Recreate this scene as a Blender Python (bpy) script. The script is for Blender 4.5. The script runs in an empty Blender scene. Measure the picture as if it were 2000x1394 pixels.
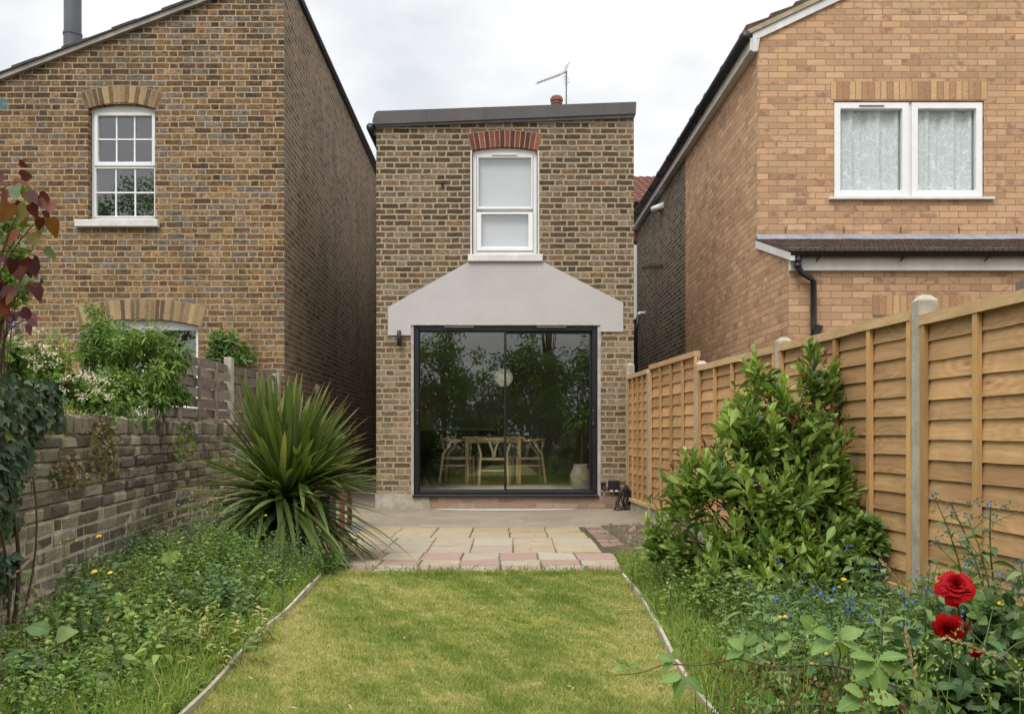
import bpy, math, random
import numpy as np
from mathutils import Vector
random.seed(7)
RNG = np.random.default_rng(7)
scene = bpy.context.scene
COL = scene.collection

# ------------------------------------------------------------------ camera, sky, sun
F, HC, CX, CY = 1700.0, 0.966, 1000.0, 848.0
cam_d = bpy.data.cameras.new('camera')
cam = bpy.data.objects.new('camera', cam_d)
COL.objects.link(cam)
cam.location = (0, 0, HC)
cam.rotation_euler = (math.radians(90), 0, 0)
cam_d.sensor_width = 36
cam_d.lens = F / 2000 * 36
cam_d.shift_y = (CY - 697) / 2000
cam_d.clip_start = 0.05
cam_d.clip_end = 500
scene.camera = cam
scene.view_settings.view_transform = 'Standard'
scene.view_settings.look = 'None'
scene.view_settings.exposure = 0.42
scene.view_settings.gamma = 1
scene.cycles.use_denoising = True
scene.cycles.max_bounces = 8
scene.cycles.transparent_max_bounces = 12
scene.cycles.diffuse_bounces = 4
scene.cycles.sample_clamp_indirect = 6

SUN_EL, SUN_AZ = 52, 205      # degrees; azimuth clockwise from +Y
world = bpy.data.worlds.new('World')
scene.world = world
world.use_nodes = True
wn, wl = world.node_tree.nodes, world.node_tree.links
wn.clear()


def wnode(t, **k):
    n = wn.new(t)
    for a, b in k.items():
        setattr(n, a, b)
    return n


w_out = wnode('ShaderNodeOutputWorld')
w_sky = wnode('ShaderNodeTexSky', sky_type='NISHITA', sun_disc=False,
              sun_elevation=math.radians(SUN_EL), sun_rotation=math.radians(SUN_AZ))
w_bg = wnode('ShaderNodeBackground')
w_bg.inputs[1].default_value = 0.1
wl.new(w_sky.outputs[0], w_bg.inputs[0])
w_tc = wnode('ShaderNodeTexCoord')
w_map = wnode('ShaderNodeMapping')
w_map.inputs['Scale'].default_value = (1, 1, 2.2)
w_map.inputs['Location'].default_value = (2.3, 0.4, 1.1)
wl.new(w_tc.outputs['Generated'], w_map.inputs[0])
w_no = wnode('ShaderNodeTexNoise')
w_no.inputs['Scale'].default_value = 2.6
w_no.inputs['Detail'].default_value = 7
w_no.inputs['Roughness'].default_value = 0.55
wl.new(w_map.outputs[0], w_no.inputs['Vector'])
w_r = wnode('ShaderNodeValToRGB')
w_r.color_ramp.elements[0].position = 0.38
w_r.color_ramp.elements[0].color = (0.60, 0.625, 0.655, 1)
w_r.color_ramp.elements[1].position = 0.56
w_r.color_ramp.elements[1].color = (0.80, 0.80, 0.80, 1)
wl.new(w_no.outputs['Fac'], w_r.inputs[0])
w_sep = wnode('ShaderNodeSeparateXYZ')
wl.new(w_tc.outputs['Generated'], w_sep.inputs[0])
w_mr = wnode('ShaderNodeMapRange')          # overcast sky: brighter towards the zenith
w_mr.inputs['From Min'].default_value = 0.45
w_mr.inputs['From Max'].default_value = 1.0
w_mr.inputs['To Min'].default_value = 1.0
w_mr.inputs['To Max'].default_value = 3.6
wl.new(w_sep.outputs['Z'], w_mr.inputs['Value'])
w_bg2 = wnode('ShaderNodeBackground')
wl.new(w_r.outputs[0], w_bg2.inputs[0])
wl.new(w_mr.outputs[0], w_bg2.inputs[1])
w_mix = wnode('ShaderNodeMixShader')
w_mix.inputs[0].default_value = 0.93
wl.new(w_bg.outputs[0], w_mix.inputs[1])
wl.new(w_bg2.outputs[0], w_mix.inputs[2])
wl.new(w_mix.outputs[0], w_out.inputs[0])

sun_d = bpy.data.lights.new('sun', 'SUN')
sun_d.energy = 1.6
sun_d.angle = math.radians(24)
sun_d.color = (1.0, 0.96, 0.9)
sun = bpy.data.objects.new('sun', sun_d)
COL.objects.link(sun)
_a, _e = math.radians(SUN_AZ), math.radians(SUN_EL)
_d = Vector((math.sin(_a) * math.cos(_e), math.cos(_a) * math.cos(_e), math.sin(_e)))
sun.rotation_euler = _d.to_track_quat('Z', 'Y').to_euler()


def W(px, py, Y):
    """photo pixel + distance -> world point"""
    return Vector(((px - CX) / F * Y, Y, HC + (CY - py) / F * Y))


def X_(px, Y): return (px - CX) / F * Y
def Z_(py, Y): return HC + (CY - py) / F * Y


# ------------------------------------------------------------------ materials
class NT:
    def __init__(s, name):
        s.m = bpy.data.materials.new(name)
        s.m.use_nodes = True
        s.t = s.m.node_tree
        s.t.nodes.clear()
        s.out = s.n('ShaderNodeOutputMaterial')

    def n(s, t, **k):
        nd = s.t.nodes.new(t)
        for a, b in k.items():
            setattr(nd, a, b)
        return nd

    def set(s, sock, v):
        if isinstance(v, bpy.types.NodeSocket):
            s.t.links.new(v, sock)
        elif isinstance(v, (tuple, list)) and len(v) == 3 and sock.type == 'RGBA':
            sock.default_value = (*v, 1)
        else:
            sock.default_value = v

    def math(s, op, a, b=0.0, c=0.0, clamp=False):
        nd = s.n('ShaderNodeMath', operation=op, use_clamp=clamp)
        s.set(nd.inputs[0], a); s.set(nd.inputs[1], b); s.set(nd.inputs[2], c)
        return nd.outputs[0]

    def ramp(s, fac, stops, interp='LINEAR'):
        nd = s.n('ShaderNodeValToRGB')
        cr = nd.color_ramp
        cr.interpolation = interp
        while len(cr.elements) < len(stops):
            cr.elements.new(0.5)
        for e, (p, c) in zip(cr.elements, stops):
            e.position = p
            e.color = (*c, 1)
        s.set(nd.inputs[0], fac)
        return nd.outputs[0]

    def mix(s, f, a, b, blend='MIX'):
        nd = s.n('ShaderNodeMix', data_type='RGBA', blend_type=blend)
        s.set(nd.inputs[0], f); s.set(nd.inputs[6], a); s.set(nd.inputs[7], b)
        return nd.outputs[2]

    def noise(s, vec, scale, detail=3, rough=0.5, dist=0.0):
        nd = s.n('ShaderNodeTexNoise')
        if vec is not None:
            s.set(nd.inputs['Vector'], vec)
        s.set(nd.inputs['Scale'], scale)
        nd.inputs['Detail'].default_value = detail
        nd.inputs['Roughness'].default_value = rough
        nd.inputs['Distortion'].default_value = dist
        return nd.outputs['Fac']

    def mapr(s, v, a, b, c, d, smooth=False):
        nd = s.n('ShaderNodeMapRange')
        if smooth:
            nd.interpolation_type = 'SMOOTHSTEP'
        s.set(nd.inputs['Value'], v)
        for k, x in zip(('From Min', 'From Max', 'To Min', 'To Max'), (a, b, c, d)):
            s.set(nd.inputs[k], x)
        return nd.outputs[0]

    def comb(s, x, y, z):
        nd = s.n('ShaderNodeCombineXYZ')
        s.set(nd.inputs[0], x); s.set(nd.inputs[1], y); s.set(nd.inputs[2], z)
        return nd.outputs[0]

    def pos(s):
        return s.n('ShaderNodeNewGeometry').outputs['Position']

    def uv(s):
        return s.n('ShaderNodeUVMap', uv_map='UVMap').outputs[0]

    def vscale(s, v, sc):
        nd = s.n('ShaderNodeVectorMath', operation='MULTIPLY')
        s.set(nd.inputs[0], v); nd.inputs[1].default_value = sc
        return nd.outputs[0]

    def vadd(s, a, b):
        nd = s.n('ShaderNodeVectorMath', operation='ADD')
        s.set(nd.inputs[0], a); s.set(nd.inputs[1], b)
        return nd.outputs[0]

    def sep(s, v):
        nd = s.n('ShaderNodeSeparateXYZ')
        s.set(nd.inputs[0], v)
        return nd.outputs

    def tint(s):
        nd = s.n('ShaderNodeAttribute', attribute_name='tint')
        return s.sep(nd.outputs['Vector'])

    def bsdf(s, color, rough=0.6, bump=None, bstr=0.5, bdist=0.01, spec=0.4, metal=0.0, finish=True):
        b = s.n('ShaderNodeBsdfPrincipled')
        s.set(b.inputs['Base Color'], color)
        s.set(b.inputs['Roughness'], rough)
        s.set(b.inputs['Metallic'], metal)
        b.inputs['Specular IOR Level'].default_value = spec
        if bump is not None:
            bn = s.n('ShaderNodeBump')
            bn.inputs['Strength'].default_value = bstr
            bn.inputs['Distance'].default_value = bdist
            s.set(bn.inputs['Height'], bump)
            s.t.links.new(bn.outputs[0], b.inputs['Normal'])
        if finish:
            s.t.links.new(b.outputs[0], s.out.inputs[0])
        return b


def plain(name, col, rough=0.5, var=0.12, scale=6.0, bump=0.15, bscale=60.0, metal=0.0, spec=0.4, col2=None, streak=False):
    t = NT(name)
    p = t.pos()
    pv = t.vscale(p, (1, 1, 0.15)) if streak else p
    n1 = t.noise(pv, scale, 4, 0.6)
    n2 = t.noise(p, bscale, 3, 0.6)
    c2 = col2 or tuple(x * (1 - 2.2 * var) for x in col)
    f = t.mapr(n1, 0.35, 0.68, 0, 1)
    c = t.mix(f, col, c2)
    c = t.mix(t.mapr(n2, 0.3, 0.7, 0.0, var), c, tuple(x * 0.5 for x in col))
    r = t.mapr(n1, 0.3, 0.7, max(0.02, rough - 0.08), min(1, rough + 0.1))
    t.bsdf(c, r, n2 if bump else None, bump, 0.004, spec, metal)
    return t.m


def brick_mat(name, ramp, mortar, stretch=.225, header=.1125, course=.075, joint=.011, wob=.004,
              bump=1.0, bdist=.008, zb=None, streaks=False, patchy=.18, mortar2=None, moss=None, stain=.35, detail=.35, salt=None, spread=(.12, .86), hues=0):
    t = NT(name)
    uv = t.uv()
    # wobble the joints
    nd = t.n('ShaderNodeTexNoise'); t.set(nd.inputs['Vector'], uv); nd.inputs['Scale'].default_value = 9; nd.inputs['Detail'].default_value = 3
    off = t.n('ShaderNodeVectorMath', operation='MULTIPLY_ADD')
    t.set(off.inputs[0], nd.outputs['Color']); off.inputs[1].default_value = (wob * 3,) * 3; off.inputs[2].default_value = (-wob * 1.5,) * 3
    uvw = t.vadd(uv, off.outputs[0])
    s = t.sep(uvw)
    u, v = s[0], s[1]
    rowf = t.math('DIVIDE', v, course)
    row = t.math('FLOOR', rowf)
    fv = t.math('MULTIPLY', t.math('FRACT', rowf), course)
    period = stretch + header
    wr = t.n('ShaderNodeTexWhiteNoise', noise_dimensions='1D'); t.set(wr.inputs['W'], row)
    jit = t.math('MULTIPLY', wr.outputs['Value'], 0.045 if header else 0.012)
    odd = t.math('MODULO', t.math('ADD', row, 4000.0), 2.0)
    u2 = t.math('ADD', t.math('ADD', u, jit), t.math('MULTIPLY', odd, period / 2))
    cf = t.math('DIVIDE', u2, period)
    cell = t.math('FLOOR', cf)
    lu = t.math('MULTIPLY', t.math('FRACT', cf), period)
    if header:
        ish = t.math('GREATER_THAN', lu, stretch)
        lx = t.math('SUBTRACT', lu, t.math('MULTIPLY', ish, stretch))
        w = t.math('SUBTRACT', stretch, t.math('MULTIPLY', ish, stretch - header))
        idx = t.math('ADD', t.math('MULTIPLY', cell, 2.0), ish)
    else:
        lx, w, idx = lu, stretch, cell
    du = t.math('MINIMUM', lx, t.math('SUBTRACT', w, lx))
    dv = t.math('MINIMUM', fv, t.math('SUBTRACT', course, fv))
    d = t.math('MINIMUM', du, dv)
    rag = t.noise(uv, 70, 3, 0.6)
    d2 = t.math('ADD', d, t.math('MULTIPLY', t.math('SUBTRACT', rag, 0.5), wob * 2.2))
    mask = t.mapr(d2, joint / 2 - .0016, joint / 2 + .0022, 0, 1, True)
    wn_ = t.n('ShaderNodeTexWhiteNoise', noise_dimensions='3D')
    t.set(wn_.inputs['Vector'], t.comb(idx, row, 3.7))
    rs = t.sep(wn_.outputs['Color'])
    val = t.mapr(wn_.outputs['Value'], 0, 1, spread[0], spread[1])
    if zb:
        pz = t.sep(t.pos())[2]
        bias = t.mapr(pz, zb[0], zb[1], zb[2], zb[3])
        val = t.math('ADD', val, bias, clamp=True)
    big = t.noise(uv, 1.1, 4, 0.6)
    val = t.math('ADD', val, t.math('MULTIPLY', t.math('SUBTRACT', big, 0.5), patchy * 2), clamp=True)
    inn = t.noise(t.vadd(uv, t.vscale(wn_.outputs['Color'], (5, 5, 5))), 22, 4, 0.65)
    val = t.math('ADD', val, t.math('MULTIPLY', t.math('SUBTRACT', inn, 0.5), detail * 1.6), clamp=True)
    bc = t.ramp(val, ramp)
    if hues:
        gsel = t.mapr(rs[0], .74, .80, 0, hues)
        bc = t.mix(gsel, bc, t.mix(t.mapr(inn, .35, .65, 0, 1), (.12, .10, .085), (.21, .175, .14)))
        psel = t.mapr(rs[0], .16, .10, 0, hues)
        bc = t.mix(psel, bc, t.mix(t.mapr(inn, .35, .65, 0, 1), (.24, .11, .06), (.40, .28, .15)))
        sm = t.noise(t.vadd(t.vscale(uv, (14, 30, 1)), t.vscale(wn_.outputs['Color'], (7, 7, 7))), 1.0, 4, .7, .6)
        bc = t.mix(t.mapr(sm, .50, .62, 0, .85 * hues), bc, (.050, .040, .033))
        bc = t.mix(t.mapr(sm, .40, .30, 0, .5 * hues), bc, (.42, .33, .21))
    fine = t.noise(uv, 140, 2, 0.6)
    bright = t.math('MULTIPLY', t.mapr(rs[1], 0, 1, 0.82, 1.14), t.mapr(fine, 0.3, 0.7, 1 - detail * .6, 1 + detail * .5))
    bc = t.mix(1.0, bc, t.comb(bright, bright, bright), 'MULTIPLY')
    if streaks:      # rustic creases across each brick
        sv = t.vadd(t.vscale(uv, (9, 60, 1)), t.vscale(wn_.outputs['Color'], (20, 20, 20)))
        sn = t.noise(sv, 1.0, 3, 0.6, 1.2)
        pk = t.noise(t.vadd(uv, t.vscale(wn_.outputs['Color'], (9, 9, 9))), 9, 2, 0.5)
        bc = t.mix(t.math('MULTIPLY', t.mapr(sn, 0.62, 0.70, 0, .7), t.mapr(rs[0], .3, .6, 0.1, 1)), bc, (0.16, 0.075, 0.045))
        bc = t.mix(t.math('MULTIPLY', t.mapr(pk, 0.48, 0.66, 0, .75), t.mapr(rs[2], .45, .75, 0, 1)), bc, (0.25, 0.125, 0.09))
    mn = t.noise(uv, 30, 3, 0.6)
    mc = t.mix(t.mapr(mn, .3, .7, 0, 1), mortar, mortar2 or tuple(x * .68 for x in mortar))
    c = t.mix(mask, mc, bc)
    if salt:         # pale lime bloom patches
        sn2 = t.math('MULTIPLY', t.mapr(t.noise(uv, 2.3, 5, .65), .58, .72, 0, 1), t.mapr(fine, .4, .65, 0, salt))
        c = t.mix(sn2, c, (.42, .38, .33))
    if moss:
        mo = t.mapr(t.noise(t.pos(), 3.5, 5, .65), moss[0], moss[0] + .14, 0, moss[1])
        c = t.mix(mo, c, (.105, .115, .035))
    if stain:        # soot and rain marks
        st = t.noise(t.vscale(uv, (1.6, .5, 1)), 1.3, 5, .62)
        c = t.mix(t.mapr(st, .47, .68, 0, stain), c, (.055, .047, .038))
    hgt = t.math('ADD', t.math('MULTIPLY', mask, .55), t.math('ADD', t.math('MULTIPLY', fine, .22), t.math('MULTIPLY', inn, .45)))
    hgt = t.math('ADD', hgt, t.math('MULTIPLY', rs[2], .12))
    t.bsdf(c, .88, hgt, bump, bdist, .2)
    return t.m


def leaf_mat(name, ramp, trans=.3, rough=.45, vein=None, back=None, spec=.45, tipc=None):
    t = NT(name)
    tt = t.tint()
    c = t.ramp(tt[0], ramp)
    n = t.noise(t.pos(), 35, 2, .5)
    c = t.mix(t.mapr(n, .35, .7, 0, .25), c, tuple(x * .55 for x in ramp[0][1]))
    if vein:
        f = t.mapr(t.math('ABSOLUTE', tt[1]), .0, .14, .7, 0)
        c = t.mix(f, c, vein)
    if tipc:
        c = t.mix(t.mapr(t.math('ADD', tt[2], t.math('MULTIPLY', n, .25)), 1.02, 1.10, 0, .9), c, tipc)
    if back:
        g = t.n('ShaderNodeNewGeometry')
        c = t.mix(g.outputs['Backfacing'], c, back)
    b = t.bsdf(c, rough, None, spec=spec, finish=False)
    tr = t.n('ShaderNodeBsdfTranslucent')
    tc = t.mix(1.0, c, (1.25, 1.25, .55), 'MULTIPLY')
    t.set(tr.inputs[0], tc)
    mx = t.n('ShaderNodeMixShader')
    mx.inputs[0].default_value = trans
    t.t.links.new(b.outputs[0], mx.inputs[1]); t.t.links.new(tr.outputs[0], mx.inputs[2])
    t.t.links.new(mx.outputs[0], t.out.inputs[0])
    return t.m


def glass_mat(name, ior=1.9, tint=(.97, .98, .975), rough=0.0, wav=0.0):
    t = NT(name)
    g_ = t.n('ShaderNodeNewGeometry')
    dp = t.n('ShaderNodeVectorMath', operation='DOT_PRODUCT')
    t.set(dp.inputs[0], g_.outputs['Incoming']); t.set(dp.inputs[1], g_.outputs['Normal'])
    ca = t.math('SUBTRACT', 1.0, t.math('ABSOLUTE', dp.outputs['Value']), clamp=True)
    f0 = ((ior - 1) / (ior + 1)) ** 2
    fres = t.math('ADD', f0, t.math('MULTIPLY', t.math('POWER', ca, 5.0), 1 - f0))
    tr = t.n('ShaderNodeBsdfTransparent'); tr.inputs[0].default_value = (*tint, 1)
    gl = t.n('ShaderNodeBsdfGlossy'); gl.inputs['Roughness'].default_value = rough
    if wav:
        bn = t.n('ShaderNodeBump'); bn.inputs['Strength'].default_value = wav; bn.inputs['Distance'].default_value = .01
        t.set(bn.inputs['Height'], t.noise(t.pos(), 1.7, 1))
        t.t.links.new(bn.outputs[0], gl.inputs['Normal'])
    mx = t.n('ShaderNodeMixShader')
    t.t.links.new(fres, mx.inputs[0])
    t.t.links.new(tr.outputs[0], mx.inputs[1]); t.t.links.new(gl.outputs[0], mx.inputs[2])
    t.t.links.new(mx.outputs[0], t.out.inputs[0])
    return t.m


def wood_mat(name, a, b, knot=(.2, .1, .05), rough=.65, grain=1.0, bstr=.4, along='u'):
    t = NT(name)
    tt = t.tint()
    uv = t.uv()
    o = t.comb(t.math('MULTIPLY', tt[0], 37.0), t.math('MULTIPLY', tt[0], 91.0), 0.0)
    p = t.vadd(uv, o)
    sc = (3.0, 42.0, 1) if along == 'u' else (42.0, 3.0, 1)
    g1 = t.noise(t.vscale(p, sc), grain, 5, .6, .9)
    ksc = (2.2, 6.5, 1) if along == 'u' else (6.5, 2.2, 1)
    kn = t.n('ShaderNodeTexVoronoi'); t.set(kn.inputs['Vector'], t.vscale(p, ksc)); kn.inputs['Scale'].default_value = 1.0
    kd = kn.outputs['Distance']
    ring = t.math('SINE', t.math('MULTIPLY', t.math('ADD', kd, t.math('MULTIPLY', g1, .35)), 34.0))
    rg = t.math('MULTIPLY', t.mapr(ring, -1, 1, 0, .55), t.mapr(kd, .1, .75, 1, 0.1))
    f = t.math('ADD', t.mapr(g1, .3, .7, 0, .75), rg, clamp=True)
    c = t.mix(f, a, b)
    br = t.mapr(tt[0], 0, 1, .70, 1.18)
    c = t.mix(1.0, c, t.comb(br, br, br), 'MULTIPLY')
    c = t.mix(t.mapr(kd, .03, .085, .8, 0), c, knot)
    w = t.noise(t.pos(), 2.2, 4, .6)
    c = t.mix(t.mapr(w, .45, .75, 0, .38), c, tuple(x * .5 for x in b))
    w2 = t.noise(t.vscale(t.pos(), (3, 3, .6)), 2.4, 4, .65)
    c = t.mix(t.mapr(w2, .55, .75, 0, .35), c, (.23, .20, .12))
    t.bsdf(c, rough, g1, bstr, .003, .3)
    return t.m


M = {}
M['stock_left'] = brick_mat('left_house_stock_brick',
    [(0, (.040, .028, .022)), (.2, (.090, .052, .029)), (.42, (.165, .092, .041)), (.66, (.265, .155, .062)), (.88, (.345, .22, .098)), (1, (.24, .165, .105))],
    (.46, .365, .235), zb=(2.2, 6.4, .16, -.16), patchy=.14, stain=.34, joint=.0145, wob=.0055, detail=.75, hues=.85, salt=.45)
M['stock_left_side'] = brick_mat('left_house_side_brick',
    [(0, (.055, .042, .032)), (.3, (.12, .08, .052)), (.6, (.21, .135, .075)), (.85, (.30, .20, .11)), (1, (.19, .14, .10))],
    (.46, .37, .25), zb=(1.0, 6.2, .05, -.05), patchy=.08, stain=.35, joint=.0125, wob=.005, detail=.5, hues=.7, salt=.5)
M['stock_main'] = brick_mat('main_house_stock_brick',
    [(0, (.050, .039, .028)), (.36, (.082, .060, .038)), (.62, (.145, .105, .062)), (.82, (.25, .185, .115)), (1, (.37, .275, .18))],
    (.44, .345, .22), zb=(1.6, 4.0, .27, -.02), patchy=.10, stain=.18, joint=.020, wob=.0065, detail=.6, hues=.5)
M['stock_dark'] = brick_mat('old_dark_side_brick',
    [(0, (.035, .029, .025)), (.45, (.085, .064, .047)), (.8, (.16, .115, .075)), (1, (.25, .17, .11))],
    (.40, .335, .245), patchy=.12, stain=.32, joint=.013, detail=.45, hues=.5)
M['buff'] = brick_mat('buff_rustic_brick',
    [(0, (.40, .22, .125)), (.3, (.475, .285, .16)), (.7, (.53, .33, .19)), (1, (.575, .385, .24))],
    (.33, .235, .15), header=0, joint=.010, wob=.0022, bump=.6, bdist=.005, streaks=True, patchy=.12, stain=.10, detail=.26, spread=(.28, .80))
M['plinth_brick'] = brick_mat('pinkish_plinth_brick',
    [(0, (.22, .13, .09)), (.5, (.34, .22, .155)), (1, (.42, .31, .23))],
    (.33, .27, .21), joint=.012, wob=.006, moss=(.62, .6), stain=.25)


def attr_brick(name, ramp, rough=.88, moss=None, lichen=None, stain=.3):
    t = NT(name)
    tt = t.tint()
    p = t.pos()
    n = t.noise(t.vadd(p, t.comb(t.math('MULTIPLY', tt[0], 9.), 0., 0.)), 26, 4, .65)
    f = t.math('ADD', tt[0], t.math('MULTIPLY', t.math('SUBTRACT', n, .5), .55), clamp=True)
    c = t.ramp(f, ramp)
    fine = t.noise(p, 120, 3, .65)
    c = t.mix(1.0, c, t.comb(*[t.mapr(fine, .3, .7, .72, 1.22)] * 3), 'MULTIPLY')
    if lichen:
        c = t.mix(t.mapr(t.noise(p, 8, 5, .7), .60, .68, 0, lichen), c, (.40, .38, .32))
    if moss:
        c = t.mix(t.mapr(t.noise(p, 5.5, 5, .7), moss[0], moss[0] + .12, 0, moss[1]), c, (.12, .125, .04))
    if stain:
        c = t.mix(t.mapr(t.noise(t.vscale(p, (1, 1, .4)), 3.3, 4, .6), .5, .7, 0, stain), c, (.035, .03, .025))
    t.bsdf(c, rough, t.math('ADD', t.math('MULTIPLY', fine, .5), n), .9, .008, .2)
    return t.m


M['arch_buff'] = attr_brick('buff_arch_brick', [(0, (.10, .065, .04)), (.35, (.25, .165, .08)), (.7, (.38, .26, .12)), (1, (.44, .31, .16))])
M['arch_red'] = attr_brick('red_arch_brick', [(0, (.085, .035, .028)), (.45, (.20, .062, .04)), (1, (.34, .115, .08))], stain=.1)
M['soldier'] = attr_brick('buff_soldier_brick', [(0, (.36, .19, .11)), (.6, (.52, .31, .16)), (1, (.58, .38, .21))], stain=.0)
M['old_brick'] = attr_brick('old_garden_wall_brick', [(0, (.08, .069, .057)), (.35, (.155, .130, .10)), (.7, (.24, .20, .148)), (1, (.36, .305, .225))],
                            moss=(.50, .5), lichen=.6, stain=.28)
M['mortar'] = plain('lime_mortar', (.40, .33, .24), .9, .2, 9, .6, 90)
M['old_mortar'] = plain('old_wall_mortar', (.52, .44, .325), .92, .2, 5, .9, 60, col2=(.25, .215, .14))
M['verge'] = plain('verge_mortar', (.40, .36, .31), .9, .15, 4, .5, 60)
M['white'] = plain('white_upvc', (.80, .80, .79), .3, .03, 3, 0)
M['white_paint'] = plain('weathered_white_paint', (.70, .695, .68), .5, .08, 5, .1, 40, col2=(.58, .57, .54), streak=True)
M['sill'] = plain('painted_stone_sill', (.68, .67, .64), .6, .10, 6, .25, 70)
M['render'] = plain('smooth_cement_render', (.478, .458, .442), .88, .07, 2.6, .45, 60, col2=(.440, .420, .404))
M['render_trim'] = plain('pale_render_reveal', (.47, .43, .39), .9, .15, 8, .5, 70)
M['base_render'] = plain('stained_base_render', (.47, .42, .35), .9, .2, 7, .6, 50, col2=(.25, .215, .14))
M['black'] = plain('black_powder_coat', (.013, .013, .015), .35, .1, 8, 0, spec=.5)
M['blackplastic'] = plain('black_plastic', (.018, .018, .02), .4, .1, 8, .1)
M['gutter'] = plain('aged_black_gutter', (.030, .030, .034), .42, .15, 5, .1)
M['felt'] = plain('mineral_roof_felt', (.095, .09, .092), .9, .2, 3.5, .8, 160, col2=(.13, .122, .12))
M['lead'] = plain('grey_lead', (.19, .20, .225), .5, .15, 8, .3, 30, col2=(.27, .28, .30))
M['dark_edge'] = plain('dark_roof_edge', (.045, .045, .05), .7, .2, 10, .3)
M['tile_red'] = plain('red_clay_tile', (.22, .085, .06), .8, .2, 6, .5, 60, col2=(.13, .06, .045))
M['tile_brown'] = plain('mossy_brown_tile', (.115, .065, .05), .9, .3, 18, .9, 70, col2=(.05, .042, .033))
M['steel_flue'] = plain('dark_grey_flue', (.105, .11, .125), .5, .1, 3, .1)
M['terracotta'] = plain('terracotta_pot', (.27, .12, .075), .7, .2, 10, .3)
M['alu'] = plain('dull_aluminium', (.16, .155, .15), .5, .1, 10, 0, metal=.5)
M['concrete'] = plain('weathered_concrete', (.34, .295, .225), .9, .14, 2.6, .5, 55, col2=(.22, .195, .135))
M['concrete_pale'] = plain('fresh_pale_screed', (.46, .43, .38), .9, .08, 4, .3, 60)
M['post'] = plain('concrete_fence_post', (.44, .40, .325), .92, .2, 9, .9, 95, col2=(.30, .27, .19))
M['rust'] = plain('rusty_brown_steel', (.20, .07, .038), .7, .2, 12, .3, 60)
M['glass'] = glass_mat('window_glass', 2.15)
M['glass_door'] = glass_mat('sliding_door_glass', 1.88, (.97, .98, .965))
M['dark_room'] = plain('dim_room_wall', (.25, .24, .22), .9, .05, 3, 0)
M['int_wall'] = plain('interior_plaster', (.50, .46, .38), .85, .04, 2, 0)
M['int_floor'] = plain('interior_floor', (.55, .50, .36), .45, .06, 2, 0)
M['oak'] = wood_mat('pale_oiled_oak', (.86, .66, .41), (.76, .55, .31), rough=.45, grain=.8, bstr=.05)
M['cord_seat'] = plain('woven_paper_cord', (.75, .63, .43), .8, .1, 20, .5, 200)
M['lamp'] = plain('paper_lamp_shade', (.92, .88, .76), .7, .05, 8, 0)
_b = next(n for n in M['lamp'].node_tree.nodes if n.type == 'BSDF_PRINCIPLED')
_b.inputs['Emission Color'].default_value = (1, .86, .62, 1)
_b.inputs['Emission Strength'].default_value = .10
M['basket'] = plain('pale_ribbed_pot', (.42, .375, .29), .85, .2, 14, .6)
M['counter'] = plain('pale_worktop', (.50, .46, .40), .4, .05, 4, 0)
M['cabinet'] = plain('dark_cabinet', (.05, .05, .045), .6, .1, 4, 0)
M['pine'] = wood_mat('fresh_larch_lap', (.56, .35, .17), (.36, .20, .085), knot=(.24, .11, .04))
M['pine_v'] = wood_mat('fresh_larch_batten', (.56, .34, .14), (.42, .24, .095), along='v')
M['pine_rail'] = wood_mat('fresh_larch_rail', (.58, .40, .21), (.42, .27, .13))
M['grey_wood'] = wood_mat('weathered_grey_slat', (.27, .22, .185), (.165, .135, .112), knot=(.04, .03, .025))
M['grey_wood_v'] = wood_mat('weathered_grey_batten', (.28, .23, .19), (.165, .135, .112), knot=(.04, .03, .025), along='v')
M['edging'] = wood_mat('bleached_edging_board', (.50, .45, .37), (.33, .28, .21), knot=(.1, .08, .05))
M['bark'] = plain('brown_bark', (.10, .068, .042), .9, .25, 25, .8, 80)
M['twig'] = plain('reddish_twig', (.12, .06, .038), .8, .2, 25, .3)
M['stem_green'] = plain('green_stem', (.10, .16, .045), .6, .2, 20, .1)
M['soil'] = plain('dark_garden_soil', (.075, .053, .037), .97, .3, 14, 1.0, 60, col2=(.125, .09, .06))


# ------------------------------------------------------------------ objects
WLOC = {}


def setp(o, label=None, cat=None, group=None, kind=None):
    if label: o['label'] = label
    if cat: o['category'] = cat
    if group: o['group'] = group
    if kind: o['kind'] = kind
    return o


def thing(name, loc, label, cat, group=None):
    o = bpy.data.objects.new(name, None)
    o.empty_display_size = .2
    COL.objects.link(o)
    o.location = loc
    WLOC[o.name] = Vector(loc)
    return setp(o, label, cat, group)


def root_off(p):
    while p.parent is not None:
        p = p.parent
    return WLOC.get(p.name, Vector((0, 0, 0)))


def link(name, me, mat, parent=None, smooth=False):
    o = bpy.data.objects.new(name, me)
    COL.objects.link(o)
    if parent is not None:
        o.parent = parent
        off = root_off(parent)
        if off.length > 0:
            n = len(me.vertices)
            a = np.empty(n * 3, dtype=np.float32)
            me.vertices.foreach_get('co', a)
            a = a.reshape(-1, 3) - np.array(off, dtype=np.float32)
            me.vertices.foreach_set('co', a.ravel())
            me.update()
    mats = mat if isinstance(mat, (list, tuple)) else [mat]
    for m in mats:
        me.materials.append(m)
    if smooth:
        me.polygons.foreach_set('use_smooth', np.ones(len(me.polygons), dtype=bool))
    return o


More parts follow.
